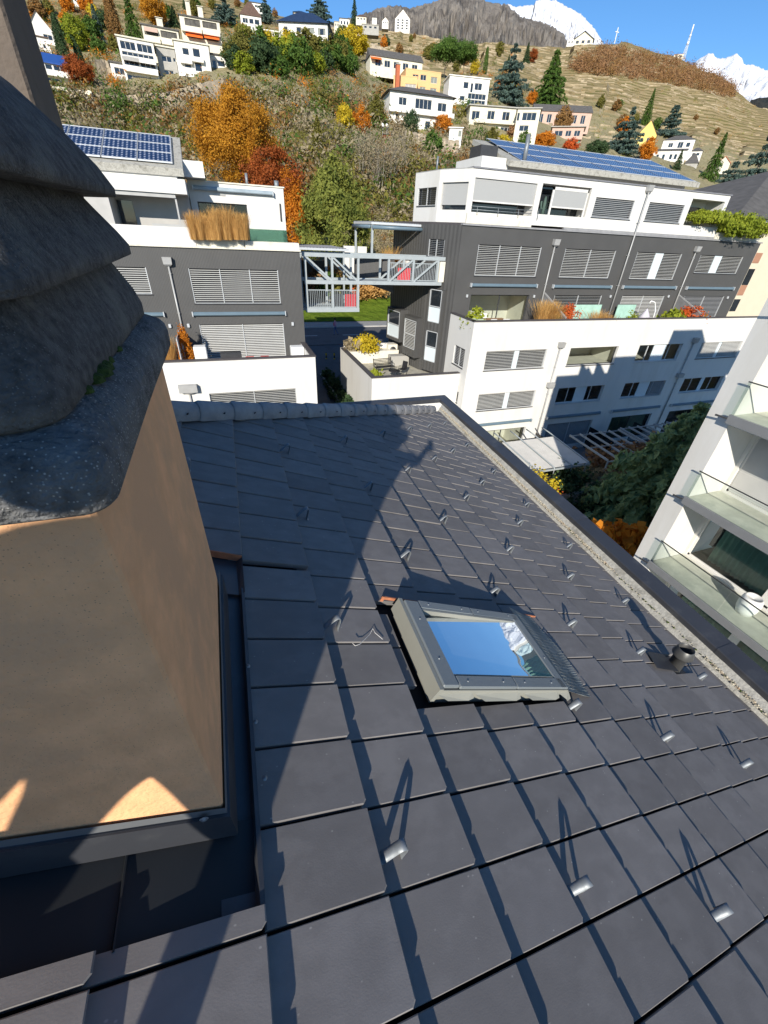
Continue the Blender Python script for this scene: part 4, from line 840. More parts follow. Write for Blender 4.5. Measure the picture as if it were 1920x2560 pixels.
# terrace behind the bridge with its dark balustrade and a canopy on posts
TB = thing('roof_terrace', 'dark clad raised terrace with grasses under a metal canopy behind the footbridge', 'terrace')
b = MB(); b.prism([(8.0, 30.2), (13.0, 29.0), (12.0, 33.4), (8.6, 34.8)], -1.05, -.95); b.build('terrace_slab', M_floor, TB)
b = MB(); b.add([(8.0, 30.2, -1.05), (10.6, 29.5, -1.75), (10.6, 29.5, .35), (8.0, 30.2, .45)], [(0, 1, 2, 3)]); b.build('clad_balustrade', M_dark, TB)
b = MB(); b.box((8.2, 33.6, -.95), (9.9, 33.9, .75)); b.build('terrace_wall', M_white, TB); b = MB(); b.box((10.5, 30.8, -.95), (12.2, 31.1, .1)); b.build('terrace_bench_wall', M_white, TB)
CN = thing('terrace_canopy', 'metal canopy with blue grey awning tube on pale posts, above the roof terrace', 'canopy')
c0, c1, c2, c3 = yp(*Bp(560, 425), 33.2), yp(*Bp(650, 440), 30.6), yp(*Bp(1030, 455), 30.2), yp(*Bp(760, 400), 34.5)
zc_ = 2.1; cp = [zp(*Bp(560, 420), 2.45), zp(*Bp(655, 437), 2.45), zp(*Bp(1034, 452), 2.45), zp(*Bp(750, 398), 2.55)]
cpts = [(8.9, 33.6), (9.2, 30.4), (13.2, 30.0), (12.6, 34.2)]
b = MB(); b.prism(cpts, 2.08, 2.2); b.build('canopy_roof', M_alu, CN)
b = MB(); n = 24
for k in range(n): t0, t1 = k/n, (k+.5)/n; A = lambda t, p, q: (p[0]+(q[0]-p[0])*t, p[1]+(q[1]-p[1])*t); p0, p1, q0, q1 = A(t0, cpts[0], cpts[3]), A(t1, cpts[0], cpts[3]), A(t0, cpts[1], cpts[2]), A(t1, cpts[1], cpts[2]); b.add([(*p0, 2.203), (*p1, 2.203), (*q1, 2.203), (*q0, 2.203), (*A(.5, p0, p1), 2.24), (*A(.5, q0, q1), 2.24)], [(0, 3, 5, 4), (4, 5, 2, 1)])
b.build('corrugated_sheet', M_blindd, CN)
for x, y in ((9.0, 33.4), (9.3, 30.5), (12.9, 30.1)):
    b = MB(); b.bar((x, y, -.95), (x, y, 2.08), .13); b.build('post', M_steel, CN)
b = MB(); b.tube([(9.25, 30.32, 1.93), (12.95, 29.95, 1.93)], .11, 12); b.tube([(8.8, 33.4, 1.95), (9.15, 30.5, 1.95)], .1, 12); b.build('awning_tube', M_awn, CN)
CL = thing('bridge_canopy', 'flat corrugated metal canopy beside the white penthouse, behind the truss', 'canopy')
b = MB(); b.prism([(3.95, 28.9), (7.3, 28.9), (7.0, 33.5), (4.2, 33.5)], .60, .72); b.build('canopy_roof', M_alu, CL)
b = MB()
for k in range(16): x = 4.05+k*.2; b.add([(x, 28.92, .722), (x+.1, 28.92, .722), (x+.1, 33.4, .722), (x, 33.4, .722), (x+.05, 28.92, .76), (x+.05, 33.4, .76)], [(0, 4, 5, 3), (4, 1, 2, 5)])
b.build('corrugated_sheet', M_blindd, CL)
for x, y in ((7.0, 29.1), (6.8, 33.2)):
    b = MB(); b.bar((x, y, -2.5), (x, y, .6), .1); b.build('post', M_steel, CL)
b = MB(); b.box((4.0, 29.3, -2.55), (7.4, 34, -2.45)); b.build('landing', M_floor, CL)
b = MB(); b.box((4.2, 33.4, -2.45), (6.9, 33.6, -.2)); b.build('dark_screen', M_dark, CL)

# ================================================================== small walled terrace in the lane
ST = thing('walled_terrace', 'small white walled terrace with dark coping in the lane below the bridge', 'terrace')
zw = -5.9; a0, a1 = (7.5, 24.2), (7.75, 32.4)
b = MB(); b.box((7.5, 24.2, -12.4), (13.72, 24.45, zw)); b.box((7.5, 24.45, -12.4), (7.75, 32.4, zw)); b.box((7.75, 32.15, -12.4), (12.9, 32.4, zw+.25)); b.build('terrace_wall', M_white, ST)
b = MB(); b.box((7.46, 24.16, zw), (13.7, 24.5, zw+.05)); b.box((7.46, 24.5, zw), (7.8, 32.1, zw+.05)); b.build('coping', M_cope, ST)
b = MB(); b.box((7.75, 24.45, -7.0), (13.7, 32.15, -6.9)); b.build('terrace_floor', pmat('worn_paving', (.42, .4, .33), var=.18, scale=2.5, c2=(.3, .29, .25), mix=.4, scale2=1.2), ST)
b = MB(); b.box((8.0, 31.3, -6.9), (12, 32.1, -6.0)); b.build('planter_trough', M_cream, ST)
b = MB(); b.box((13.0, 24.5, -6.9), (13.7, 24.52, -6.2)); b.build('glass_door', M_dglass, ST)

# ================================================================== white building with glass balconies on the right
WB = thing('balcony_building', 'white rendered building with glazed balconies rising beside the tiled roof', 'building')
XF, XB, YE, YR = 12.97, 14.45, 7.72, 7.02; ZT = 1.7
b = MB(); b.quad((XF, YE, GZ-.3), (XF, YR, GZ-.3), (XF, YR, ZT), (XF, YE, ZT)); b.quad((XF, YR, GZ-.3), (XB, YR, GZ-.3), (XB, YR, ZT), (XF, YR, ZT)); b.quad((XF, YE, GZ-.3), (30, YE, GZ-.3), (30, YE, ZT), (XF, YE, ZT))
b.quad((XF, YE, ZT), (30, YE, ZT), (30, -12, ZT), (XF, -12, ZT)); b.build('wall', M_white, WB)
b = MB(); b.box((17.5, 6.0, ZT), (45, 7.6, 2.9)); b.build('roof_storey', M_white, WB); b = MB(); b.box((22.5, 5.5, 2.9), (25.5, 7.55, 4.65)); b.build('lift_housing', M_white, WB)
FBk = Fr((XB, 0), (0, -1)); FBk.e = np.array([0, -1., 0]); FBk.n = np.array([-1., 0, 0])
zs = [.55, -2.25, -5.05, -7.85, -10.65]
holes = []; 
for k, z in enumerate(zs): holes.append((-YR+.12, -YR+6.2, z+.1, z+2.42)); 
wall('recess_wall', FBk, -YR, 9, GZ, ZT, holes, M_white, WB, depth=.12)
M_curt = pmat('green_curtain_folds', (.2, .32, .27), rough=.9, var=.12, scale=3)
for k, (z, h) in enumerate(zip(zs, holes)):
    b = MB()                                    # slab with dark fascia
    b.box((12.86, -6, z-.24), (XB-.005, YR-.005, z)); sl_ = b.build('balcony_slab', M_white, WB)
    b = MB(); b.box((12.78, -6, z-.20), (12.858, YR+.02, z+.06)); b.build('fascia', pmat('grey_fascia', (.2, .205, .21), rough=.4, var=.05), sl_)
    b = MB(); b.box((12.88, -6, z+.002), (XB-.02, YR-.02, z+.03)); b.build('balcony_floor', pmat('pale_balcony_tiles', (.55, .55, .47), rough=.8, var=.12, scale=2.5, c2=(.46, .47, .4), mix=.4, scale2=1.5), sl_)
    ys_ = [YR+.0, YR-2.55, YR-5.1, YR-7.6, YR-10]
    for q in range(4):
        b = MB(); b.quad((12.805, ys_[q+1]+.012, z), (12.805, ys_[q]-.012, z), (12.805, ys_[q]-.012, z+1.0), (12.805, ys_[q+1]+.012, z+1.0)); b.build('glass_panel', M_bal, WB)
    b = MB(); b.quad((12.805, YR, z), (XF, YR, z), (XF, YR, z+1.0), (12.805, YR, z+1.0)); b.build('glass_panel', M_bal, WB)
    b = MB(); b.bar((12.807, YR, z+1.01), (12.807, -6, z+1.01), .03); b.build('handrail', M_frame, WB)
    b = MB(); b.bar((12.78, YR+.02, z-.06), (12.72, YR+.34, z-.06), .03, .05); b.build('bracket', M_frame, WB)
    s0, s1, z0, z1 = h
    b = MB(FBk); f = .07
    for a, c, e, g in ((s0, s1, z0, z0+f), (s0, s1, z1-f, z1), (s0, s0+f, z0, z1), (s1-f, s1, z0, z1), (s0+2.55, s0+2.85, z0, z1), (s0+4.6, s0+4.7, z0, z1)): fbox(b, a, c, e, g, -.12, -.06)
    wf = b.build('window_frame', M_white, WB)
    if k in (1, 2):
        slats(FBk, s0+.07, s1, z0, z1-.03, -.04, M_blindd if k == 1 else pmat('pale_grey_shutter', (.46, .46, .44), rough=.5, var=.04, scale=2), wf, pitch=.07, tilt=1.1, name='shutter')
    b = MB(FBk); b.quad((s0, z0, -.09), (s1, z0, -.09), (s1, z1, -.09), (s0, z1, -.09)); b.build('pane', glass_mat('balcony_door_glass', (.75, .9, .84), alpha=.5), wf)
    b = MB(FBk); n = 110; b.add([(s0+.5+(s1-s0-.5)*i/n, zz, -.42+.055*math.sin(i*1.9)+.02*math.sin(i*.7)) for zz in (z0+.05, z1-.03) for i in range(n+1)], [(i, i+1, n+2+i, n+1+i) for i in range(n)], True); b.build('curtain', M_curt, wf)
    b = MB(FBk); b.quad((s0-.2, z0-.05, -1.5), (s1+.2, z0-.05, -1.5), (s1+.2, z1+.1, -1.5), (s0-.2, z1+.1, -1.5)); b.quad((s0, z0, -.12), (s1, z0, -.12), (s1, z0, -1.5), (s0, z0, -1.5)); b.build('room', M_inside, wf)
# ================================================================== ground, street, hillside
def fbm(x, y, oct=5, seed=0, ridged=False):
    """cheap numpy value noise"""
    x = np.asarray(x, float); y = np.asarray(y, float); out = np.zeros(np.broadcast(x, y).shape); amp = 1.; tot = 0
    for o in range(oct):
        xi, yi = np.floor(x).astype(np.int64), np.floor(y).astype(np.int64); fx, fy = x-xi, y-yi; fx = fx*fx*(3-2*fx); fy = fy*fy*(3-2*fy)
        def h(a, c):
            n = (a*374761393+c*668265263+(seed+o)*974634777) & 0x7fffffff; n = ((n ^ (n >> 13))*1274126177) & 0x7fffffff; return ((n ^ (n >> 16)) & 0xffff)/65535.
        v = (h(xi, yi)*(1-fx)+h(xi+1, yi)*fx)*(1-fy)+(h(xi, yi+1)*(1-fx)+h(xi+1, yi+1)*fx)*fy
        if ridged: v = 1-abs(2*v-1)
        out += v*amp; tot += amp; amp *= .5; x = x*2.03+17; y = y*2.03+9
    return out/tot
ELT = {-45: [(80, -4), (140, 4), (230, 9), (400, 13), (900, 16)], -20: [(75, -2), (110, 4), (148, 6.4), (154, 6.7), (158, 8.9), (175, 9.8), (230, 11), (300, 12.6), (500, 14.5), (900, 16)],
       -8: [(75, -2), (110, 3.5), (148, 6.3), (154, 6.6), (158, 8.7), (175, 10.0), (230, 11.3), (300, 12.8), (500, 14.7), (900, 16.2)],
       4: [(72, -1.5), (105, 5), (140, 7.4), (154, 8.1), (159, 10.9), (178, 11.9), (205, 12.8), (300, 14), (500, 15), (900, 16.0)],
       11: [(72, -1.5), (105, 4), (150, 9.5), (185, 12.4), (195, 13.3), (215, 13.7), (300, 14.3), (500, 14.6), (800, 14.9)],
       20: [(72, -3), (105, 3), (150, 7.2), (170, 9.0), (230, 11.2), (330, 13), (500, 14.2), (700, 15.1), (800, 14.8)],
       28: [(72, -3.5), (105, 2.5), (150, 6.3), (195, 8.7), (215, 10.4), (330, 12.2), (600, 14), (850, 14.6)],
       36: [(80, -3), (110, 2), (150, 5.0), (200, 7.2), (330, 9.7), (600, 12.4), (950, 14.4)],
       40: [(80, -3), (110, 1.5), (150, 4.5), (200, 6.4), (330, 8.8), (600, 12.0), (980, 14.45)],
       44: [(90, -3), (120, 1), (200, 5), (340, 7.6), (500, 9.6), (750, 12), (1000, 13.6)],
       48: [(95, -3), (130, .5), (200, 4), (340, 6.6), (550, 8.8), (800, 11.2), (1000, 12.2)],
       52.5: [(100, -3), (140, 0), (200, 3), (340, 5.4), (600, 7.6), (800, 9.3), (1000, 10.0)],
       60: [(120, -3), (200, 1), (340, 3.4), (700, 6), (1000, 7.2)], 80: [(330, 0), (600, 3), (1000, 5)], 110: [(330, 0), (600, 3), (1000, 5)]}
AZK = sorted(ELT)
def d_start(az): return 57.2/np.maximum(np.cos(np.radians(az)), .18)
def terr_col(az, d):
    """height along one azimuth column (scalar az, array d)"""
    d0 = float(d_start(az)); pts = [(d0, -8.3), (d0+3, -7.6), (d0+8, -6.0), (d0+12, -5.8)]+[(dd, CAM[2]+dd*math.tan(rad(e))) for dd, e in ELT_at(az) if dd > d0+14]
    dl = pts[-1]; pts += [(dl[0]*1.25, dl[1]-(15 if dl[0] > 500 else 0)), (dl[0]*1.8, dl[1]*.55)]
    P = np.array(pts); return np.interp(np.log(d), np.log(P[:, 0]), P[:, 1])
def ELT_at(az):
    az = min(max(az, AZK[0]), AZK[-1]); k = max(i for i, a in enumerate(AZK) if a <= az); k = min(k, len(AZK)-2); a0, a1 = AZK[k], AZK[k+1]; t = (az-a0)/(a1-a0); t = t*t*(3-2*t)*.5+t*.5
    D = sorted({d for d, _ in ELT[a0]} | {d for d, _ in ELT[a1]})
    f = lambda a, d: np.interp(math.log(d), [math.log(q[0]) for q in ELT[a]], [q[1] for q in ELT[a]])
    return [(d, (1-t)*f(a0, d)+t*f(a1, d)) for d in D]
_az = np.concatenate([np.arange(-45, -14, 1.5), np.arange(-14, 56, .3), np.arange(56, 111, 2.5)]); _ld = np.concatenate([np.arange(0, 13, 1.2), np.exp(np.linspace(math.log(13.), math.log(2500.), 190))])
DG = np.zeros((len(_az), len(_ld))); ZG = np.zeros_like(DG)
for i, az_ in enumerate(_az):
    d = d_start(az_)+_ld; DG[i] = d; z = terr_col(az_, d); X = CAM[0]+d*math.sin(rad(az_)); Y = CAM[1]+d*math.cos(rad(az_))
    n1 = (fbm(X/38, Y/38, 4, 3)-.5)*np.clip((d-d_start(az_)-8)/60, 0, 1)*np.minimum(4.5, d*.022); n2 = (fbm(X/9, Y/9, 4, 5, True)-.5)*np.clip((d-d_start(az_)-14)/40, 0, 1)*np.minimum(2.6, 1.2+d*.004)
    ZG[i] = z+n1+n2
def ground_z(x, y):
    """terrain height at a place (bilinear on the grid)"""
    dx, dy = x-CAM[0], y-CAM[1]; az = math.degrees(math.atan2(dx, dy)); d = math.hypot(dx, dy)
    i = min(max(int(np.searchsorted(_az, az))-1, 0), len(_az)-2); t = (az-_az[i])/(_az[i+1]-_az[i])
    return float((1-t)*np.interp(d, DG[i], ZG[i])+t*np.interp(d, DG[i+1], ZG[i+1]))
def on_ground(px, py, dmin=60):
    """first place where the sight line of a pixel meets the hillside"""
    r = ray(px, py); hr = math.hypot(r[0], r[1]); az = math.degrees(math.atan2(r[0], r[1])); tn = r[2]/hr
    d = np.exp(np.linspace(math.log(max(dmin, float(d_start(az)))), math.log(2200), 900)); i = min(max(int(np.searchsorted(_az, az))-1, 0), len(_az)-2); t = (az-_az[i])/(_az[i+1]-_az[i])
    z = (1-t)*np.interp(d, DG[i], ZG[i])+t*np.interp(d, DG[i+1], ZG[i+1]); k = np.nonzero(z >= CAM[2]+d*tn)[0]
    dd = d[k[0]] if len(k) else 1000.; return np.array([CAM[0]+dd*r[0]/hr, CAM[1]+dd*r[1]/hr, CAM[2]+dd*tn]), dd
def hill_mat():
    m = bpy.data.materials.new('dry_hillside'); m.use_nodes = True; t = m.node_tree; N = t.nodes; L = t.links; b = N['Principled BSDF']; b.inputs['Roughness'].default_value = 1; b.inputs['Specular IOR Level'].default_value = .05
    g = N.new('ShaderNodeNewGeometry'); sp = N.new('ShaderNodeSeparateXYZ'); L.new(g.outputs['Position'], sp.inputs[0]); sn = N.new('ShaderNodeSeparateXYZ'); L.new(g.outputs['Normal'], sn.inputs[0])
    def noise(s, det=6, v=None):
        n = N.new('ShaderNodeTexNoise'); n.inputs['Scale'].default_value = s; n.inputs['Detail'].default_value = det; n.inputs['Roughness'].default_value = .6; L.new(v or g.outputs['Position'], n.inputs['Vector']); return n.outputs['Fac']
    def ramp(f, *st):
        r = N.new('ShaderNodeValToRGB'); e = r.color_ramp.elements
        while len(e) < len(st): e.new(.5)
        for q, (p, c) in zip(e, st): q.position = p; q.color = (*c, 1)
        L.new(f, r.inputs[0]); return r.outputs[0]
    def mix(f, a, c):
        x = N.new('ShaderNodeMix'); x.data_type = 'RGBA'; L.new(f, x.inputs['Factor']); L.new(a, x.inputs['A']); L.new(c, x.inputs['B']); return x.outputs['Result']
    scrub = ramp(noise(.35), (.3, (.19, .165, .085)), (.5, (.30, .26, .155)), (.7, (.22, .21, .10)))
    rock = ramp(noise(.9), (.3, (.32, .29, .24)), (.7, (.54, .49, .41)))
    vine = ramp(noise(.12), (.35, (.27, .21, .10)), (.6, (.33, .255, .14)), (.75, (.23, .205, .075)))
    grass = ramp(noise(1.2), (.3, (.07, .115, .012)), (.7, (.125, .175, .02)))
    rk = ramp(noise(.06), (.49, (0, 0, 0)), (.57, (1, 1, 1)))
    st = N.new('ShaderNodeMapRange'); st.inputs[1].default_value = .86; st.inputs[2].default_value = .66; L.new(sn.outputs[2], st.inputs[0])
    mu = N.new('ShaderNodeMath'); mu.operation = 'MULTIPLY'; L.new(rk, mu.inputs[0]); L.new(st.outputs[0], mu.inputs[1])
    c = mix(mu.outputs[0], scrub, rock)
    wz = N.new('ShaderNodeTexWave'); wz.wave_type = 'BANDS'; wz.bands_direction = 'Z'; wz.inputs['Scale'].default_value = .075; wz.inputs['Distortion'].default_value = 5; wz.inputs['Detail'].default_value = 3; wz.inputs['Detail Scale'].default_value = .25; L.new(g.outputs['Position'], wz.inputs['Vector'])
    wr = ramp(wz.outputs['Fac'], (.45, (0, 0, 0)), (.8, (1, 1, 1))); vine = mix(wr, vine, ramp(noise(.06), (.4, (.15, .135, .05)), (.6, (.20, .155, .075))))
    dv = N.new('ShaderNodeMapRange'); dv.inputs[1].default_value = 260; dv.inputs[2].default_value = 330; L.new(sp.outputs[1], dv.inputs[0]); c = mix(dv.outputs[0], c, vine)
    gv = N.new('ShaderNodeMapRange'); gv.inputs[1].default_value = 64.5; gv.inputs[2].default_value = 63.; L.new(sp.outputs[1], gv.inputs[0]); c = mix(gv.outputs[0], c, grass)
    L.new(c, b.inputs['Base Color']); bp = N.new('ShaderNodeBump'); bp.inputs['Distance'].default_value = .5; L.new(noise(.8, 8), bp.inputs['Height']); L.new(bp.outputs[0], b.inputs['Normal']); return m
A_, D_ = len(_az), len(_ld); AZ = np.radians(_az)[:, None]
V = np.stack([CAM[0]+DG*np.sin(AZ), CAM[1]+DG*np.cos(AZ), ZG], -1).reshape(-1, 3); I = np.arange(A_*D_).reshape(A_, D_)
Fq = np.stack([I[:-1, :-1], I[1:, :-1], I[1:, 1:], I[:-1, 1:]], -1).reshape(-1, 4)[:, ::-1]
tag(obj('hillside', np_mesh('hillside', V, Fq, hill_mat(), smooth=True)), kind='structure')
M_ground = pmat('garden_soil', (.07, .06, .05), rough=1, var=.3, scale=.8, c2=(.05, .06, .025), mix=.5, scale2=.3)
b = MB(); b.quad((-3000, -3000, -12.45), (3000, -3000, -12.45), (3000, 57, -12.45), (-3000, 57, -12.45)); b.build('ground', M_ground, kind='structure')
M_asph = pmat('asphalt', (.11, .112, .118), rough=.9, var=.12, scale=6, c2=(.09, .09, .093), mix=.4, scale2=.8)
b = MB(); b.quad((3.0, 5, -11.8), (13.8, 5, -11.8), (13.8, 45.5, -8.52), (3.0, 45.5, -8.52)); b.build('lane', M_asph, kind='structure')
b = MB(); b.box((-220, 45, -9.2), (260, 54, -8.50)); b.build('street', M_asph, kind='structure')
b = MB(); b.box((-220, 54, -9.2), (260, 57.4, -8.37)); b.build('pavement', pmat('concrete_pavement', (.3, .3, .29), var=.1, scale=3), kind='structure')
b = MB(); b.box((-220, 53.86, -9.0), (260, 54.0, -8.365)); b.build('kerb', pmat('granite_kerb', (.42, .41, .39), var=.1), kind='structure')
M_paint = pmat('road_paint', (.7, .7, .68), var=.1)
for k in range(-6, 14):
    b = MB(); b.quad((k*6, 49.4, -8.496), (k*6+3, 49.4, -8.496), (k*6+3, 49.55, -8.496), (k*6, 49.55, -8.496)); o = b.build('road_marking', M_paint, kind='structure')
# ------------------------------------------------------------------ mountains
def mountain(name, prof, d_r, d_f, el0, mat, seed, amp, az0=None, az1=None, n_az=260, n_t=70, jag=.12, p=1.15):
    """prof: skyline as (px, py); d_r ridge distance, d_f foot distance"""
    A = np.array([[math.degrees(math.atan2(*ray(x, y)[:2])), math.degrees(math.asin(ray(x, y)[2]))] for x, y in prof]) if not isinstance(prof, np.ndarray) else prof
    az = np.linspace(A[0, 0], A[-1, 0], n_az); el = np.interp(az, A[:, 0], A[:, 1])+(fbm(az*6, az*0+seed, 4, seed)-.5)*jag*2
    t = np.linspace(0, 1.35, n_t); T, AZ = np.meshgrid(t, az); EL = el[:, None]
    d = d_f+(d_r-d_f)*np.minimum(T, 1)+(T > 1)*(T-1)*2*d_r*.35
    z0 = d_f*math.tan(rad(el0)); z1 = d_r*np.tan(np.radians(EL)); z = z0+(z1-z0)*np.minimum(T, 1)**p-(T > 1)*(T-1)*z1*1.2
    w = np.sin(np.clip(T, 0, 1)*math.pi)**.8
    wx = (fbm(AZ*.8, T*4, 4, seed+5)-.5)*3; z = z+w*amp*(fbm(AZ*1.0+wx, T*3.5+wx, 7, seed+1, True)-.55)*z1+w*amp*.35*(fbm(AZ*3.1+wx*2+T*5, T*9, 5, seed+2, True)-.5)*z1
    a = np.radians(AZ); V = np.stack([CAM[0]+d*np.sin(a), CAM[1]+d*np.cos(a), CAM[2]+z], -1).reshape(-1, 3); I = np.arange(n_az*n_t).reshape(n_az, n_t)
    Fq = np.stack([I[:-1, :-1], I[1:, :-1], I[1:, 1:], I[:-1, 1:]], -1).reshape(-1, 4)[:, ::-1]
    return tag(obj(name, np_mesh(name, V, Fq, mat, smooth=True)), kind='structure')
def rock_mat(name, snow, rock1, rock2, lo, hi, scale=.004, forest=None):
    m = bpy.data.materials.new(name); m.use_nodes = True; t = m.node_tree; N = t.nodes; L = t.links; b = N['Principled BSDF']; b.inputs['Roughness'].default_value = .9; b.inputs['Specular IOR Level'].default_value = .1
    g = N.new('ShaderNodeNewGeometry'); sn = N.new('ShaderNodeSeparateXYZ'); L.new(g.outputs['Normal'], sn.inputs[0]); sp = N.new('ShaderNodeSeparateXYZ'); L.new(g.outputs['Position'], sp.inputs[0])
    mp = N.new('ShaderNodeMapping'); mp.inputs['Scale'].default_value = (1, 1, .35); L.new(g.outputs['Position'], mp.inputs[0])
    n1 = N.new('ShaderNodeTexNoise'); n1.inputs['Scale'].default_value = scale; n1.inputs['Detail'].default_value = 10; n1.inputs['Roughness'].default_value = .68; L.new(mp.outputs[0], n1.inputs['Vector'])
    r = N.new('ShaderNodeValToRGB'); r.color_ramp.elements[0].position = .35; r.color_ramp.elements[1].position = .65; r.color_ramp.elements[0].color = (*rock1, 1); r.color_ramp.elements[1].color = (*rock2, 1); L.new(n1.outputs['Fac'], r.inputs[0]); c = r.outputs[0]
    def mix(f, a, col_):
        x = N.new('ShaderNodeMix'); x.data_type = 'RGBA'; L.new(f, x.inputs['Factor']); L.new(a, x.inputs['A']); x.inputs['B'].default_value = (*col_, 1); return x.outputs['Result']
    if forest:
        mr = N.new('ShaderNodeMapRange'); mr.inputs[1].default_value = forest[1]; mr.inputs[2].default_value = forest[0]; ad = N.new('ShaderNodeMath'); ad.operation = 'MULTIPLY_ADD'; ad.inputs[1].default_value = forest[3]; L.new(n1.outputs['Fac'], ad.inputs[0]); L.new(sp.outputs[2], ad.inputs[2]); L.new(ad.outputs[0], mr.inputs[0]); c = mix(mr.outputs[0], c, forest[2])
    if snow:
        f = N.new('ShaderNodeMath'); f.operation = 'MULTIPLY_ADD'; f.inputs[1].default_value = .9; L.new(n1.outputs['Fac'], f.inputs[0]); L.new(sn.outputs[2], f.inputs[2])
        mr = N.new('ShaderNodeMapRange'); mr.inputs[1].default_value = lo; mr.inputs[2].default_value = hi; L.new(f.outputs[0], mr.inputs[0]); c = mix(mr.outputs[0], c, (.68, .70, .74))
    L.new(c, b.inputs['Base Color']); bp = N.new('ShaderNodeBump'); bp.inputs['Distance'].default_value = 45; L.new(n1.outputs['Fac'], bp.inputs['Height']); L.new(bp.outputs[0], b.inputs['Normal']); return m
M_rock = rock_mat('grey_brown_rock', False, (.10, .09, .082), (.27, .245, .215), 0, 0, .006, forest=(1020, 1160, (.045, .055, .06), 330))
M_rsnow = rock_mat('snow_on_rock', True, (.12, .125, .145), (.25, .255, .27), .86, 1.0, .005)
mountain('rock_mountain', [(820, 60), (870, 46), (910, 34), (937, 23), (975, 13.5), (1005, 15), (1024, 20), (1047, 13), (1068, 8), (1081, 2), (1110, -8), (1150, -14), (1190, -8), (1220, 6), (1241, 6), (1271, 14), (1300, 40), (1345, 52), (1389, 68), (1410, 88), (1425, 112), (1450, 140)], 4500, 2700, 9.5, M_rock, 11, .17, n_az=520, n_t=130)
mountain('snow_mountain', [(1180, 30), (1230, 14), (1271, 10.5), (1287, 16), (1310, 14), (1334, 12.6), (1340, 2), (1365, -3), (1393, 2), (1410, 12.6), (1448, 31.6), (1473, 55), (1490, 76), (1503, 99), (1530, 150)], 7000, 4600, 10, M_rsnow, 21, .09, jag=.07, n_az=420, n_t=120)
mountain('far_snow_mountain', np.concatenate([np.array([[math.degrees(math.atan2(*ray(x, y)[:2])), math.degrees(math.asin(ray(x, y)[2]))] for x, y in [(1700, 200), (1741, 152), (1764, 137), (1781, 131), (1794, 145.6), (1811, 145.6), (1828, 139), (1840, 134), (1853, 145.6), (1865.6, 164.6), (1878, 160), (1920, 177)]]), np.array([[56, 11.5], [59, 12.5], [62, 11], [66, 12.2], [70, 10.5], [76, 11.5], [84, 9], [95, 8]])]), 9000, 6000, 7, M_rsnow, 31, .10, n_az=520, n_t=120, jag=.09)
mountain('wooded_mountain', np.array([[50.5, 6], [51.5, 10.5], [53, 10.6], [56, 9.5], [62, 8.5], [70, 9], [80, 8], [95, 6]]), 3500, 1800, 3, rock_mat('dark_wooded_slope', False, (.03, .035, .035), (.07, .065, .05), 0, 0, .01), 41, .08)
# ================================================================== plants
def leaf_mat(name, c1, c2, c3=None, rough=.7, transl=.35):
    if name in MATS: return MATS[name]
    m = bpy.data.materials.new(name); m.use_nodes = True; t = m.node_tree; N = t.nodes; L = t.links; b = N['Principled BSDF']; b.inputs['Roughness'].default_value = rough; b.inputs['Specular IOR Level'].default_value = .15
    g = N.new('ShaderNodeNewGeometry'); r = N.new('ShaderNodeValToRGB'); e = r.color_ramp.elements; e[0].position = .0; e[1].position = 1.; e[0].color = (*c1, 1); e[1].color = (*c2, 1)
    if c3: q = e.new(.8); q.color = (*c2, 1); e[2].color = (*c3, 1) if len(e) > 2 else None
    n = N.new('ShaderNodeTexNoise'); n.inputs['Scale'].default_value = .45; n.inputs['Detail'].default_value = 3; L.new(g.outputs['Position'], n.inputs['Vector'])
    mx = N.new('ShaderNodeMath'); mx.operation = 'MULTIPLY_ADD'; mx.inputs[1].default_value = .45; L.new(g.outputs['Random Per Island'], mx.inputs[0])
    ms = N.new('ShaderNodeMapRange'); ms.inputs[1].default_value = .3; ms.inputs[2].default_value = .7; ms.inputs[3].default_value = 0; ms.inputs[4].default_value = .55; L.new(n.outputs['Fac'], ms.inputs[0]); L.new(ms.outputs[0], mx.inputs[2]); L.new(mx.outputs[0], r.inputs[0])
    L.new(r.outputs[0], b.inputs['Base Color'])
    tr = N.new('ShaderNodeBsdfTranslucent'); L.new(r.outputs[0], tr.inputs[0]); mix = N.new('ShaderNodeMixShader'); mix.inputs[0].default_value = transl; out = N['Material Output']; L.new(b.outputs[0], mix.inputs[1]); L.new(tr.outputs[0], mix.inputs[2]); L.new(mix.outputs[0], out.inputs[0])
    MATS[name] = m; return m
def leaves(P, size, rs, nrm=None, asp=1.6, droop=0., jit=.35):
    """one diamond leaf at each point"""
    n = len(P); d = rs.randn(n, 3); 
    if nrm is not None: d = d*.8+nrm*.9
    d /= np.linalg.norm(d, axis=1)[:, None]+1e-9; q = rs.randn(n, 3); q[:, 2] -= droop; a = np.cross(d, q); a /= np.linalg.norm(a, axis=1)[:, None]+1e-9; c = np.cross(d, a)
    s = size*(1+jit*rs.randn(n, 1)).clip(.4, 2); V = np.stack([P-a*s*asp/2, P+c*s*.5, P+a*s*asp/2, P-c*s*.5], 1).reshape(-1, 3); return V, np.arange(4*n).reshape(n, 4)
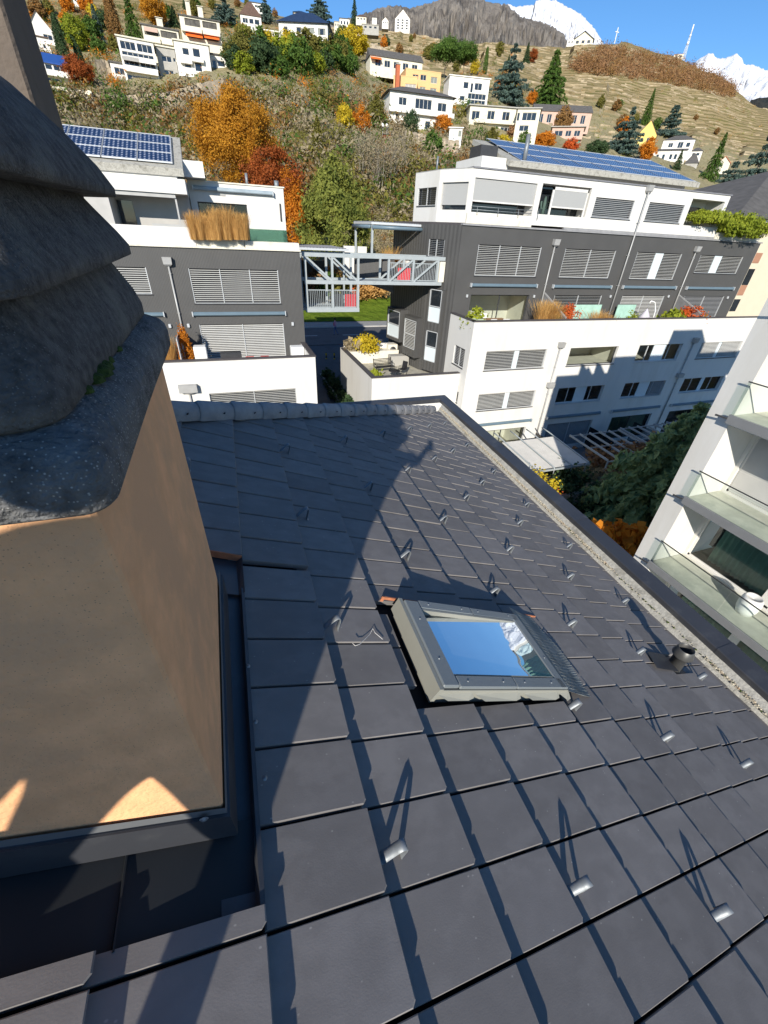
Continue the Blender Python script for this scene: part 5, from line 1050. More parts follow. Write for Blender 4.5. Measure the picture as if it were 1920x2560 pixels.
def crown_points(rs, n, clumps, spread, shape='round'):
    """points gathered in clumps on the outer part of a unit crown (height 0..1, radius 1)"""
    k = clumps; u = rs.randn(k, 3); u /= np.linalg.norm(u, axis=1)[:, None]; rr = rs.rand(k)**.38; c = u*rr[:, None]
    c[:, 2] = c[:, 2]*.5+.5
    if shape == 'egg': w = 1.12-np.abs(c[:, 2]-.38)*.75; c[:, :2] *= w[:, None]
    if shape == 'flame': w = np.clip(1.25*(1-c[:, 2])**.75+.05, .05, 1)*np.clip(c[:, 2]*9, .3, 1); a = rs.rand(k)*6.283; r0 = np.sqrt(rs.rand(k))*.3+.7; c[:, 0] = np.cos(a)*r0*w; c[:, 1] = np.sin(a)*r0*w
    if shape == 'umbrella': c[:, 2] = .45+.55*c[:, 2]; 
    i = rs.randint(0, k, n); sz = spread*(.6+.8*rs.rand(k)); P = c[i]+rs.randn(n, 3)*np.stack([sz[i], sz[i], sz[i]*.45], 1); nr = P-np.array([0, 0, .4]); nr /= np.linalg.norm(nr, axis=1)[:, None]+1e-9
    return P, nr, c
def conifer_points(rs, n, tiers, droop=.25, top=.03, irr=.25, w0=1.):
    """branch sprays in irregular tiers"""
    P = []; K = tiers
    for k in range(K):
        z = .04+.94*(k+rs.rand()*.6)/K; R = w0*((1-z)**.85)*(1+irr*rs.randn()*.5)+top; nb = max(4, int(11*(1-z)+4)); a0 = rs.rand()*6.28
        m = max(6, int(n*(R+.05)/(K*.55)/nb))
        for q in range(nb):
            a = a0+6.283*q/nb+rs.randn()*.2; L = R*(1+irr*rs.randn()*.6); t = rs.rand(m)**.6; w = rs.randn(m)*.10*L*(1.1-t)
            x = np.cos(a)*t*L-np.sin(a)*w; y = np.sin(a)*t*L+np.cos(a)*w; zz = z-droop*t*t*L*.35+rs.randn(m)*.012-np.abs(w)*.1; P.append(np.stack([x, y, zz], 1))
    P = np.concatenate(P); nr = P*np.array([1, 1, 0])+np.array([0, 0, .6]); nr /= np.linalg.norm(nr, axis=1)[:, None]+1e-9; return P, nr
def trunk_mesh(name, rs, limbs, mat, h=1., r=.035, top=.75, reach=.6):
    b = MB(); pts = [(rs.randn()*.01*k, rs.randn()*.01*k, top*k/5) for k in range(6)]; b.tube(pts, r, 8, rs=[r*(1.25 if k == 0 else 1-.14*k) for k in range(6)])
    for q in range(limbs):
        z = .2+.5*rs.rand(); a = rs.rand()*6.28; L = reach*(.5+.6*rs.rand()); i = min(4, int(z/top*5)); p0 = np.array(pts[i]); p1 = p0+np.array([math.cos(a)*L*.5, math.sin(a)*L*.5, .14+.1*rs.rand()]); p2 = p0+np.array([math.cos(a)*L, math.sin(a)*L, .24+.15*rs.rand()]); b.tube([p0, p1, p2], r*.5, 6, rs=[r*.55, r*.33, r*.1])
    return b.mesh(name, mat)
M_bark = pmat('grey_brown_bark', (.085, .07, .055), rough=1, var=.3, scale=8, bump=.02, bscale=9)
M_birch = pmat('pale_bark', (.29, .26, .21), rough=.9, var=.25, scale=5)
PROTO = {}
def proto(kind, seed, n, asp=1.):
    key = (kind, seed, n, asp)
    if key in PROTO: return PROTO[key]
    rs = np.random.RandomState(seed*13+5)
    if kind in ('round', 'egg', 'umbrella', 'flame'):
        P, nr, c = crown_points(rs, n, {'round': 120, 'egg': 110, 'umbrella': 80, 'flame': 150}[kind], {'round': .105, 'egg': .10, 'umbrella': .13, 'flame': .10}[kind], kind); V, F = leaves(P, 6.6/math.sqrt(n), rs, nr, 1.3)
    elif kind == 'cypress':
        z = rs.rand(n)**.9; a = rs.rand(n)*6.28; R = np.clip(np.minimum(1, z*6)*(1-z)**.45*1.25, 0, 1)*(.75+.25*np.sin(a*5+z*17))*(.8+.25*rs.rand(n)); P = np.stack([np.cos(a)*R, np.sin(a)*R, z], 1); nr = np.stack([np.cos(a), np.sin(a), .4+0*a], 1); V, F = leaves(P, 8/math.sqrt(n), rs, nr, 2.0)
    elif kind in ('fir', 'cedar'):
        P, nr = conifer_points(rs, n, 20 if kind == 'fir' else 11, .35 if kind == 'fir' else .12, irr=.25 if kind == 'fir' else .5); V, F = leaves(P, 5.0/math.sqrt(n), rs, nr, 2.2)
    elif kind == 'pine':
        P, nr, c = crown_points(rs, n, 75, .105, 'flame'); V, F = leaves(P, 6.2/math.sqrt(n), rs, nr, 2.2)
    elif kind == 'bush':
        P, nr, c = crown_points(rs, n, 40, .2, 'round'); P[:, 2] = np.abs(P[:, 2]); V, F = leaves(P, 6/math.sqrt(n), rs, nr, 1.3)
    elif kind == 'grass':
        m = n; tf = rs.randint(0, 9, m); tc = rs.randn(9, 2)*.30; a = rs.rand(m)*6.28; r0 = np.sqrt(rs.rand(m))*.30; base = np.stack([np.cos(a)*r0+tc[tf, 0], np.sin(a)*r0+tc[tf, 1], 0*a], 1); th = .62+.38*rs.rand(9); lean = rs.randn(m, 2)*.28+np.stack([np.cos(a), np.sin(a)], 1)*r0[:, None]*1.5; hh = th[tf]*(.45+.55*rs.rand(m)**.6); tip = base+np.concatenate([lean*hh[:, None]*1.1, hh[:, None]], 1); mid = base*.5+tip*.5; mid[:, 2] = hh*.62; mid[:, :2] = base[:, :2]+(tip[:, :2]-base[:, :2])*.38
        w = .0055; pr = np.stack([-np.sin(a), np.cos(a), 0*a], 1)*w; q8 = tip*.75+mid*.25; V = np.stack([base-pr, base+pr, mid+pr*.7, mid-pr*.7, mid-pr*.7, mid+pr*.7, q8+pr*2.4, tip-pr*.3], 1).reshape(-1, 3); I = np.arange(m)[:, None]*8; F = np.concatenate([I+np.array([[0, 1, 2, 3]]), I+np.array([[4, 5, 6, 7]])])
    if kind != 'grass': Pq = np.repeat(P, 4, 0); V = Pq+(V-Pq)*np.array([1, 1, 1/asp])
    me = np_mesh('crown_'+kind, V, F, MATS['x_leaf'] if 'x_leaf' in MATS else leaf_mat('x_leaf', (.05, .08, .02), (.1, .13, .03)))
    tm = trunk_mesh('trunk_'+kind, rs, 7 if kind in ('round', 'egg', 'umbrella') else 0, M_bark, top=.8 if kind in ('round', 'egg') else .62 if kind == 'umbrella' else .93, r=.03, reach=.55 if kind != 'flame' else .3)
    PROTO[key] = (me, tm); return PROTO[key]
LM = {}
for nm, a, c in (('gold', (0.308, 0.133, 0.014), (0.672, 0.336, 0.035)), ('rust', (0.182, 0.049, 0.017), (0.462, 0.126, 0.028)), ('orange', (0.420, 0.140, 0.014), (0.728, 0.280, 0.028)), ('lime', (0.140, 0.196, 0.017), (0.378, 0.406, 0.042)), ('green', (0.034, 0.085, 0.019), (0.142, 0.227, 0.042)), ('dkgreen', (0.027, 0.058, 0.027), (0.094, 0.146, 0.058)),
                 ('bluegreen', (0.051, 0.091, 0.077), (0.155, 0.227, 0.191)), ('olive', (0.088, 0.091, 0.021), (0.263, 0.236, 0.053)), ('pine', (.08, .115, .025), (.32, .33, .07)), ('brown', (0.168, 0.092, 0.034), (0.386, 0.218, 0.076)), ('straw', (0.420, 0.224, 0.070), (0.728, 0.462, 0.168)), ('yellow', (0.350, 0.266, 0.017), (0.728, 0.560, 0.042)), ('redshrub', (0.504, 0.070, 0.021), (0.750, 0.196, 0.042)), ('twig', (0.230, 0.190, 0.115), (0.425, 0.356, 0.230)), ('redbrown', (.24, .125, .06), (.40, .23, .11)), ('court', (.16, .23, .10), (.34, .44, .20))):
    LM[nm] = leaf_mat('leaves_'+nm, a, c)
def plant(name, kind, color, base, h, r, label, cat, group=None, seed=1, n=5000, rz=None, trunk=True, zoff=0., cz=.12):
    me, tm = proto(kind, seed, n, max(.5, round(h*(1-cz if kind in ('round', 'egg', 'umbrella') else 1)/r*(2 if kind in ('round', 'egg', 'umbrella', 'bush') else 2)/1.)/2)); rs = random.Random(hash((name, label, round(base[0], 1), round(base[1], 1))) if False else int(abs(base[0]*13+base[1]*7)*10))
    t = thing(name, label, cat, (base[0], base[1], base[2]), rs.uniform(0, 6.28) if rz is None else rz, group)
    c = obj('crown' if kind not in ('grass', 'bush') else 'foliage', me, t); c.scale = (r, r*rs.uniform(.9, 1.1), h*(1-cz if kind in ('round', 'egg', 'umbrella') else 1)); c.location = (0, 0, h*cz if kind in ('round', 'egg', 'umbrella') else zoff)
    c.material_slots[0].link = 'OBJECT'; c.material_slots[0].material = LM[color]
    if trunk and kind not in ('grass', 'bush'):
        k = obj('trunk', tm, t); k.scale = (h*.5 if r > h*.3 else h*.35,)*2+(h,)
    return t
def tree_px(name, kind, color, px, py0, py1, hw, label, cat='tree', d=None, group=None, seed=1, n=5000, sink=.0, trunk=True, cz=.12):
    """tree from its picture: foot and top pixel rows and half width; foot stands on the hillside unless a distance is given"""
    if d is None: p, d = on_ground(px, py0)
    else: p = at(px, py0, d)
    top = at(px, py1, d)[2]; e = at(px+hw, (py0+py1)/2, d); c = at(px, (py0+py1)/2, d); r = float(np.linalg.norm(e[:2]-c[:2]))
    p = np.array([p[0], p[1], p[2]-sink]); return plant(name, kind, color, p, float(top-p[2]), r, label, cat, group, seed, n, trunk=trunk, cz=cz)
T = tree_px
# the three big trees behind the blocks
T('oak_tree', 'round', 'gold', 618, 580, 226, 98, 'large golden brown oak standing behind the white penthouse', d=74, n=70000, seed=2, cz=.36)
T('beech_tree', 'round', 'rust', 690, 600, 372, 80, 'rust red tree between the golden oak and the pine', d=67, n=34000, seed=3, cz=.2)
T('maple_tree', 'flame', 'orange', 735, 640, 430, 55, 'bright orange tree beside the penthouse, left of the pine', d=65, n=20000, seed=4)
T('pine_tree', 'pine', 'pine', 838, 655, 405, 92, 'broad yellow green pine tree beyond the steel footbridge', d=64, n=42000, seed=5)
for k, (px, py, c) in enumerate(((862, 730, 'redshrub'), (890, 722, 'straw'), (835, 705, 'brown'), (935, 722, 'straw'), (800, 690, 'orange'), (755, 700, 'orange'), (910, 700, 'olive'))):
    p, d = on_ground(px, py+25, 58); plant('garden_shrub', 'bush', c, p, 2.6+.5*(k % 3), 1.7, ('flame red', 'pale straw', 'brown', 'fawn', 'orange', 'amber', 'olive')[k]+' shrub at the foot of the hill behind the street', 'shrub', 'shrubs above the grass bank', seed=k % 3, n=2500)
# hillside trees: (name, kind, colour, px, foot, top, half width, label)
for a in (
    ('cypress_tree', 'cypress', 'dkgreen', 168, 168, 40, 17, 'dark columnar cypress beside the blue roofed house'),
    ('willow_tree', 'round', 'lime', 200, 128, 42, 36, 'bright lime green tree between cypress and firs'),
    ('fir_tree', 'fir', 'bluegreen', 256, 122, 12, 24, 'blue green fir right of the lime green tree'),
    ('poplar_tree', 'cypress', 'brown', 297, 122, -30, 20, 'brown autumn poplar between two dark firs'),
    ('fir_tree', 'fir', 'green', 342, 122, -30, 28, 'tall green fir beside the brown poplar'),
    ('larch_tree', 'egg', 'gold', 392, 70, -30, 34, 'golden brown larch behind the terraced flats'),
    ('fir_tree', 'fir', 'dkgreen', 438, 66, 14, 18, 'dark fir above the terraced flats'),
    ('maple_tree', 'round', 'rust', 207, 214, 140, 38, 'rusty red tree on the terrace left of the flats'),
    ('spruce_tree', 'fir', 'dkgreen', 118, 56, 2, 12, 'small dark spruce above the gabled white house'),
    ('thuja_tree', 'cypress', 'dkgreen', 205, 172, 108, 14, 'dark thuja behind the rusty red tree'),
    ('cedar_tree', 'cedar', 'bluegreen', 566, 62, -10, 38, 'grey blue cedar beside the brown roofed house'),
    ('cedar_tree', 'cedar', 'bluegreen', 800, 52, -20, 30, 'grey blue cedar behind the villa with the solar roof'),
    ('cedar_tree', 'cedar', 'bluegreen', 665, 60, -20, 24, 'grey blue cedar left of the villa roof'),
    ('fir_tree', 'fir', 'dkgreen', 886, 64, -15, 12, 'slender dark fir cutting the skyline right of the villa'),
    ('lime_tree', 'round', 'yellow', 882, 148, 66, 40, 'yellow leafed tree beside the villa'),
    ('spruce_tree', 'fir', 'olive', 795, 378, 285, 26, 'lone olive brown spruce on the rocky scrub slope'),
    ('laurel_bush', 'round', 'dkgreen', 1025, 340, 276, 21, 'dark green laurel below the house with the dark roof'),
    ('willow_tree', 'round', 'orange', 1105, 336, 286, 22, 'amber willow beside the white garden shed'),
    ('stone_pine', 'umbrella', 'green', 1110, 196, 102, 36, 'round crowned green stone pine above the orange house'),
    ('stone_pine', 'umbrella', 'green', 1157, 196, 108, 32, 'round crowned green stone pine right of its twin'),
    ('cypress_tree', 'cypress', 'green', 1211, 186, 116, 7, 'slim green cypress on the vineyard edge'),
    ('cedar_tree', 'cedar', 'bluegreen', 1268, 262, 98, 52, 'large blue cedar behind the flat roofed houses'),
    ('sequoia_tree', 'fir', 'green', 1366, 272, 118, 46, 'broad green conifer right of the blue cedar'),
    ('cypress_tree', 'fir', 'dkgreen', 1314, 158, 104, 11, 'small dark conifer on the slope below the ridge house'),
    ('plum_tree', 'round', 'rust', 1330, 158, 122, 12, 'dark red tree between two conifers below the ridge'),
    ('cherry_tree', 'round', 'orange', 1327, 262, 226, 13, 'orange tree at the foot of the green conifer'),
    ('cedar_tree', 'cedar', 'bluegreen', 1553, 386, 262, 46, 'spreading grey cedar left of the yellow gable'),
    ('fir_tree', 'fir', 'green', 1611, 312, 220, 17, 'slim green fir above the yellow gabled house'),
    ('cedar_tree', 'cedar', 'bluegreen', 1668, 342, 258, 40, 'blue cedar above the white houses on the right'),
    ('beech_tree', 'egg', 'orange', 1612, 404, 346, 22, 'orange tree in front of the yellow gabled house'),
    ('fir_tree', 'fir', 'green', 1772, 450, 330, 26, 'yellow green fir left of the big cedars'),
    ('cedar_tree', 'cedar', 'bluegreen', 1850, 520, 312, 62, 'big blue cedar rising beyond the solar roof'),
    ('cedar_tree', 'cedar', 'bluegreen', 1795, 520, 395, 52, 'lower blue cedar in front of the tallest one'),
    ('cedar_tree', 'cedar', 'bluegreen', 1915, 500, 350, 45, 'blue cedar at the edge of the solar roofed block'),
    ('oak_tree', 'egg', 'orange', 1905, 520, 408, 36, 'orange oak in front of the big cedars'),
    ('conifer', 'fir', 'dkgreen', 1690, 424, 372, 14, 'small dark conifer beside the grey roofed house'),
    ('yew_tree', 'round', 'dkgreen', 1490, 390, 352, 30, 'dark yew under the spreading grey cedar'),
    ('pear_tree', 'round', 'brown', 1400, 340, 268, 24, 'brown leafed tree behind the pink house'),
    ('pear_tree', 'round', 'orange', 1360, 372, 330, 26, 'orange brown tree below the flat roofed house'),
    ('maple_tree', 'round', 'redshrub', 1425, 378, 345, 20, 'red leafed shrub tree below the pink house'),
    ('holly_tree', 'round', 'green', 1200, 420, 375, 24, 'green holly behind the white attic'),
    ('hazel_tree', 'egg', 'olive', 1225, 372, 320, 20, 'olive hazel behind the white attic'),
    ('walnut_tree', 'round', 'yellow', 1255, 378, 338, 22, 'yellow walnut behind the roof hatch'),
    ('cherry_tree', 'round', 'redbrown', 1290, 352, 308, 22, 'red brown tree below the flat roofed house'),
    ('rowan_tree', 'round', 'orange', 900, 345, 262, 26, 'orange rowan on the scrub below the dark roofed house'),
    ('rowan_tree', 'round', 'yellow', 862, 330, 262, 22, 'yellow rowan left of the dark roofed house'),
    ('elder_tree', 'egg', 'olive', 940, 320, 240, 22, 'olive elder at the end wall of the dark roofed house')):
    far = a[4] < 160 and a[3] > 600; T(*a[:7], a[7], n=7000 if a[6] < 30 else 14000, seed=1+(a[3]*7) % 3, sink=.6)
# yellow green hedge and wooded cliff top below the villa
rs = random.Random(12)
for k in range(34):
    px = 590+k*8.4+rs.uniform(-6, 6); f = (px-590)/290; py = 165+12*math.sin(k)+rs.uniform(-18, 30); c = rs.choice(['yellow', 'green', 'olive', 'green', 'lime', 'dkgreen'])
    p, d = on_ground(px, py); r = rs.uniform(2.6, 4.2)
    plant('cliff_tree', rs.choice(['round', 'egg']), c, p-np.array([0, 0, 1]), r*2.1, r, f'{dict(yellow="golden", green="green", olive="olive", lime="yellow green", dkgreen="dark green")[c]} cliff top tree below the villa', 'tree', {'yellow': 'golden', 'green': 'green', 'olive': 'olive', 'lime': 'yellow green', 'dkgreen': 'dark green'}[c]+' trees along the cliff top', seed=k % 4, n=3600)
# bare pale-stemmed trees in the gap
for k, (px, py) in enumerate(((915, 470), (935, 488), (948, 494), (962, 486), (905, 478), (985, 470), (1010, 452))):
    p, d = on_ground(px, py); t = thing('birch_tree', 'bare pale-stemmed tree at the foot of the scrub slope', 'tree', p, k, 'bare trees at the foot of the slope'); b = MB(); q = np.random.RandomState(k)
    for s_ in range(3):
        x, y = q.randn(2)*.35; pts = [np.array((x, y, -.3))]; h = 7+2*q.rand()
        for z in range(1, 7): pts.append(pts[-1]+np.array([x*.14+q.randn()*.12, y*.14+q.randn()*.12, h/6]))
        b.tube(pts, .1, 6, rs=[.085-.012*i for i in range(7)])
        for m in range(9):
            i = q.randint(2, 6); e = pts[i]+np.array([q.randn()*.9, q.randn()*.9, 1.1+q.rand()]); b.tube([pts[i], (pts[i]+e)/2+np.array([0, 0, -.1]), e], .03, 4, rs=[.04, .025, .008])
    b.build('stem', M_birch, t); P = q.randn(900, 3)*np.array([1.5, 1.5, 1.6])+np.array([0, 0, 6.2]); V, F = leaves(P, .16, q, None, 1.3); c = obj('crown', np_mesh('crown', V, F, LM['twig']), t)
# scrub covering the slope: too many to count
def scatter(name, n, region, size, mats, seed, cover=40, label=None, shape=1.3):
    rs = np.random.RandomState(seed); VV_ = []; FF = []; MI = []; off = 0; cnt = 0
    while cnt < n:
        px, py = region(rs)
        p, d = on_ground(px, py)
        if d > 1500 or d == 1000. or not ok_spot(px, py): cnt += .3; continue
        h = size(rs, d); q = rs.randn(cover, 3)*np.array([h*.55, h*.55, h*.38]); q[:, 2] = np.abs(q[:, 2])*shape; P = q+p-np.array([0, 0, .1]); nr = q/(np.linalg.norm(q, axis=1)[:, None]+1e-6)
        V, F = leaves(P, h*.105, rs, nr, 2.4); VV_.append(V); FF.append(F+off); off += len(V); MI.append(np.full(len(F), rs.choice(len(mats), p=None))); cnt += 1
    o = obj(name, np_mesh(name, np.concatenate(VV_), np.concatenate(FF), mats, np.concatenate(MI))); tag(o, label, None, None, 'stuff'); return o
def ok_spot(px, py): return True
# ================================================================== houses on the hillside
M_hw = pmat('hill_house_white', (.72, .70, .65), rough=.9, var=.05, scale=.8, c2=(.62, .6, .55), mix=.3, scale2=.4); M_hc = pmat('hill_house_cream', (.66, .62, .5), rough=.9, var=.06, scale=.8, c2=(.55, .52, .43), mix=.3, scale2=.3)
M_hg = pmat('hill_house_grey', (.36, .35, .32), rough=.9, var=.08, scale=.8); M_ho = pmat('hill_house_apricot', (.68, .42, .2), rough=.9, var=.04, scale=.8); M_hp = pmat('hill_house_pink', (.52, .36, .29), rough=.9, var=.05, scale=.8); M_hy = pmat('hill_house_yellow', (.7, .52, .17), rough=.9, var=.04, scale=.8)
M_rf = pmat('grey_roofing', (.10, .095, .09), rough=.9, var=.2, scale=1.5); M_rb = pmat('brown_roof_tiles', (.12, .075, .055), rough=.9, var=.2, scale=2); M_rs = pmat('solar_roof_dark_blue', (.025, .04, .08), rough=.3, var=.2, scale=1.5); M_rblue = pmat('bright_blue_roof', (.03, .09, .32), rough=.4, var=.1)
M_stone = pmat('dry_stone', (.36, .30, .22), rough=1, var=.35, scale=1.6, c2=(.22, .19, .15), mix=.5, scale2=.9, bump=.15, bscale=1.5); M_orange = pmat('orange_awning', (.75, .14, .02), rough=.8, var=.05); M_red = MATS['red_panel']; M_wood = pmat('red_brown_boards', (.22, .06, .03), rough=.8, var=.2, scale=3); M_shut = pmat('grey_green_shutter', (.2, .22, .2), rough=.7)
RECTS = []
def house(label, xl, xr, yb, yt, d, depth=8, roof='flat', wall_m=None, roof_m=None, wins=(), dd=0, rise=None, over=.35, name='house', balc=(), chim=(), group=None, sink=2.5, awn=(), cat='house', ybr=None):
    """house from its picture; wins: (x0, x1, z0, z1[, material]) as fractions of the front"""
    wall_m = wall_m or M_hw; roof_m = roof_m or M_rf; pL = at(xl, yb, d); pR = at(xr, yb if ybr is None else ybr, d+dd); z0 = min(pL[2], pR[2]); zt_ = at((xl+xr)/2, yt, d+dd/2)[2]; H = zt_-z0; e = (pR-pL)[:2]; Wd = float(np.linalg.norm(e)); RECTS.append((xl-2, xr+2, yt-4, yb+3))
    fr = Fr(pL[:2], e); t = thing(name, label, cat, tuple(fr(Wd/2, z0, -depth/2)), 0, group); bw = Vector(t.location)
    def bl(b, nm, m, parent=None, kind=None):
        o = b.build(nm, m, parent or t, kind)
        if parent is None: o.location = -bw
        return o
    holes = [(w[0]*Wd, w[1]*Wd, z0+w[2]*H, z0+w[3]*H) for w in wins]
    b = MB(fr); xs = sorted({0, Wd, *[h[0] for h in holes], *[h[1] for h in holes]}); zs = sorted({z0-sink, zt_, *[h[2] for h in holes], *[h[3] for h in holes]})
    for i in range(len(xs)-1):
        for k in range(len(zs)-1):
            cx, cz = (xs[i]+xs[i+1])/2, (zs[k]+zs[k+1])/2
            if not any(h[0] < cx < h[1] and h[2] < cz < h[3] for h in holes): b.quad((xs[i], zs[k], 0), (xs[i+1], zs[k], 0), (xs[i+1], zs[k+1], 0), (xs[i], zs[k+1], 0))
    dp = .22
    for a, c, q, g in holes:
        for p_, q_ in (((a, q), (c, q)), ((c, q), (c, g)), ((c, g), (a, g)), ((a, g), (a, q))): b.quad((*p_, 0), (*p_, -dp), (*q_, -dp), (*q_, 0))
    b.quad((0, z0-sink, -depth), (0, z0-sink, 0), (0, zt_, 0), (0, zt_, -depth)); b.quad((Wd, z0-sink, 0), (Wd, z0-sink, -depth), (Wd, zt_, -depth), (Wd, zt_, 0)); b.quad((Wd, z0-sink, -depth), (0, z0-sink, -depth), (0, zt_, -depth), (Wd, zt_, -depth))
    if roof == 'gable': b.add([(0, zt_, 0), (Wd, zt_, 0), (Wd/2, zt_+(rise or Wd*.3), 0)], [(0, 1, 2)]); b.add([(0, zt_, -depth), (Wd, zt_, -depth), (Wd/2, zt_+(rise or Wd*.3), -depth)], [(0, 2, 1)])
    bl(b, 'wall', wall_m)
    for w_, (a, c, q, g) in zip(wins, holes):
        b = MB(fr); f = min(.09, (c-a)*.1); b.mi = 1; b.quad((a, q, -dp), (c, q, -dp), (c, g, -dp), (a, g, -dp)); b.mi = 0
        n = max(1, round((c-a)/1.3))
        for k in range(n+1): s_ = a+(c-a)*k/n; fbox(b, s_-f/2, s_+f/2, q, g, -dp, -dp+.06)
        fbox(b, a, c, q, q+f, -dp, -dp+.06); fbox(b, a, c, g-f, g, -dp, -dp+.06)
        bl(b, 'window', (M_hw if len(w_) < 6 else M_frame, w_[4] if len(w_) > 4 and w_[4] else M_dglass))
    b = MB(fr); o = over; R = rise or 1.6
    if roof == 'flat': fbox(b, -o, Wd+o, zt_+.01, zt_+.28, -depth-o, o)
    elif roof == 'mono': b.add([(-o, zt_+.02, o), (Wd+o, zt_+.02, o), (Wd+o, zt_+R, -depth*.8), (-o, zt_+R, -depth*.8), (-o, zt_-.2, o), (Wd+o, zt_-.2, o)], [(0, 1, 2, 3), (0, 4, 5, 1)])
    elif roof == 'gable':
        R = rise or Wd*.3
        for s_ in (0, 1):
            xe_ = -o if s_ == 0 else Wd+o; ze = zt_-R*o/(Wd/2); b.add([(xe_, ze, o), (xe_, ze, -depth-o), (Wd/2, zt_+R, -depth-o), (Wd/2, zt_+R, o), (xe_, ze+.16, o), (xe_, ze+.16, -depth-o), (Wd/2, zt_+R+.16, -depth-o), (Wd/2, zt_+R+.16, o)], [(0, 1, 2, 3), (4, 7, 6, 5), (0, 3, 7, 4), (0, 4, 5, 1)])
    elif roof == 'side':                        # ridge along the front
        b.add([(-o, zt_-.05, o), (Wd+o, zt_-.05, o), (Wd+o, zt_+R, -depth/2), (-o, zt_+R, -depth/2), (-o, zt_-.05, -depth-o), (Wd+o, zt_-.05, -depth-o), (-o, zt_+.12, o), (Wd+o, zt_+.12, o)], [(6, 7, 2, 3), (3, 2, 5, 4), (0, 1, 7, 6), (0, 6, 3, 4), (1, 5, 2, 7)])
    elif roof == 'hip':
        k = min(depth/2, Wd/2*.8); b.add([(-o, zt_, o), (Wd+o, zt_, o), (Wd+o, zt_, -depth-o), (-o, zt_, -depth-o), (k, zt_+R, -depth/2), (Wd-k, zt_+R, -depth/2)], [(0, 1, 5, 4), (1, 2, 5), (2, 3, 4, 5), (3, 0, 4), (3, 2, 1, 0)])
    ro = bl(b, 'roof', roof_m)
    for (fx, w_, hh) in chim:
        b = MB(fr); fbox(b, fx*Wd-w_/2, fx*Wd+w_/2, zt_-.2, zt_+hh, -depth*.35-w_, -depth*.35); fbox(b, fx*Wd-w_*.65, fx*Wd+w_*.65, zt_+hh+.12, zt_+hh+.22, -depth*.35-w_*1.15, -depth*.35+w_*.15); bl(b, 'chimney', wall_m)
    for (a, c, z, out, hgt) in balc:
        b = MB(fr); z_ = z0+z*H; fbox(b, a*Wd, c*Wd, z_-.16, z_, .005, out); fbox(b, a*Wd, c*Wd, z_+.003, z_+hgt, out-.1, out); fbox(b, a*Wd, a*Wd+.1, z_, z_+hgt, .005, out-.1); fbox(b, c*Wd-.1, c*Wd, z_, z_+hgt, .005, out-.1); bl(b, 'balcony', wall_m)
    for (a, c, z, out, m) in awn:
        b = MB(fr); z_ = z0+z*H; b.add([(a*Wd, z_, .02), (c*Wd, z_, .02), (c*Wd, z_-.75, out), (a*Wd, z_-.75, out), (c*Wd, z_-1.0, out), (a*Wd, z_-1.0, out)], [(0, 1, 2, 3), (3, 2, 4, 5)]); bl(b, 'awning', m)
    return t
def grid(nx, rows, w=.5, x0=.06, x1=.94, m=None):
    out = []
    for z0, z1 in rows:
        for k in range(nx): c = x0+(x1-x0)*(k+.5)/nx; h = (x1-x0)/nx*w/2; out.append((c-h, c+h, z0, z1)+((m,) if m else ()))
    return out
M_scr = M_shut
house('white gabled house with brown roof above the cypress', 87, 146, 127, 78, 235, 10, 'gable', M_hw, M_rb, [(.55, .9, .62, .85), (.2, .35, .25, .5)], rise=4.2)
house('low white house under the gabled one, left of the cypress', 88, 128, 128, 92, 212, 7, 'mono', M_hw, M_rb, [(.6, .75, .3, .55)], rise=1.2)
house('white villa with bright blue roof and long balcony', 104, 181, 212, 160, 166, 9, 'mono', M_hw, M_rblue, [(.3, .5, .60, .93), (.55, .93, .60, .93), (.15, .6, .05, .38)], rise=3.0, balc=((.0, 1.02, .46, 1.3, .9),))
house('white flats with glazed loggias, lowest of the terraced group', 318, 402, 212, 103, 170, 9, 'flat', M_hw, M_hc, [(.06, .47, .76, .93), (.52, .94, .76, .93), (.06, .94, .64, .72), (.06, .47, .42, .58), (.52, .94, .42, .58), (.06, .94, .08, .24)], balc=((.02, .98, .30, 1.2, 1.0),), awn=((.03, .5, .62, 1.2, M_hg), (.5, .97, .62, 1.2, M_hw)))
house('plain grey stair block between the terraced flats', 405, 450, 208, 122, 173, 9, 'flat', M_hg, M_hc, [(.25, .75, .62, .78), (.85, .97, .66, .76), (.25, .75, .22, .4), (.85, .97, .25, .36)])
house('white flats with small side balconies at the stone wall', 450, 532, 200, 110, 172, 9, 'flat', M_hw, M_hc, [(.22, .4, .68, .85), (.52, .72, .62, .88), (.22, .4, .36, .5), (.52, .72, .3, .56), (.8, .95, .1, .3)], balc=((.1, .45, .46, 1., .9), (.48, .8, .54, 1., .8), (.1, .45, .12, 1., .9)))
house('upper terraced flat with two deep loggias and a chimney', 365, 452, 122, 72, 184, 9, 'flat', M_hc, M_rf, [(.05, .42, .62, .92, M_inside, 1), (.5, .95, .62, .92, M_inside, 1), (.5, .95, .05, .3, M_inside, 1)], chim=((.52, 1.6, 2.6),), balc=((.02, .45, .32, 1.2, 1.), (.48, .98, .32, 1.3, 1.1)), awn=((.05, .42, .95, .8, M_hp),))
house('upper flats with orange sun blinds and two chimneys', 460, 556, 118, 46, 188, 10, 'mono', M_hc, M_rf, [(.12, .5, .70, .92, M_inside, 1), (.56, .92, .72, .92, M_inside, 1), (.12, .92, .34, .55, M_inside, 1)], rise=.8, chim=((.25, 1.2, 3.6), (.55, 1.4, 3.)), balc=((.02, .52, .5, 1.2, 1.), (.54, .98, .5, 1.2, 1.)), awn=((.1, .52, .47, 1.6, M_orange), (.56, .94, .5, 1.6, M_orange)))
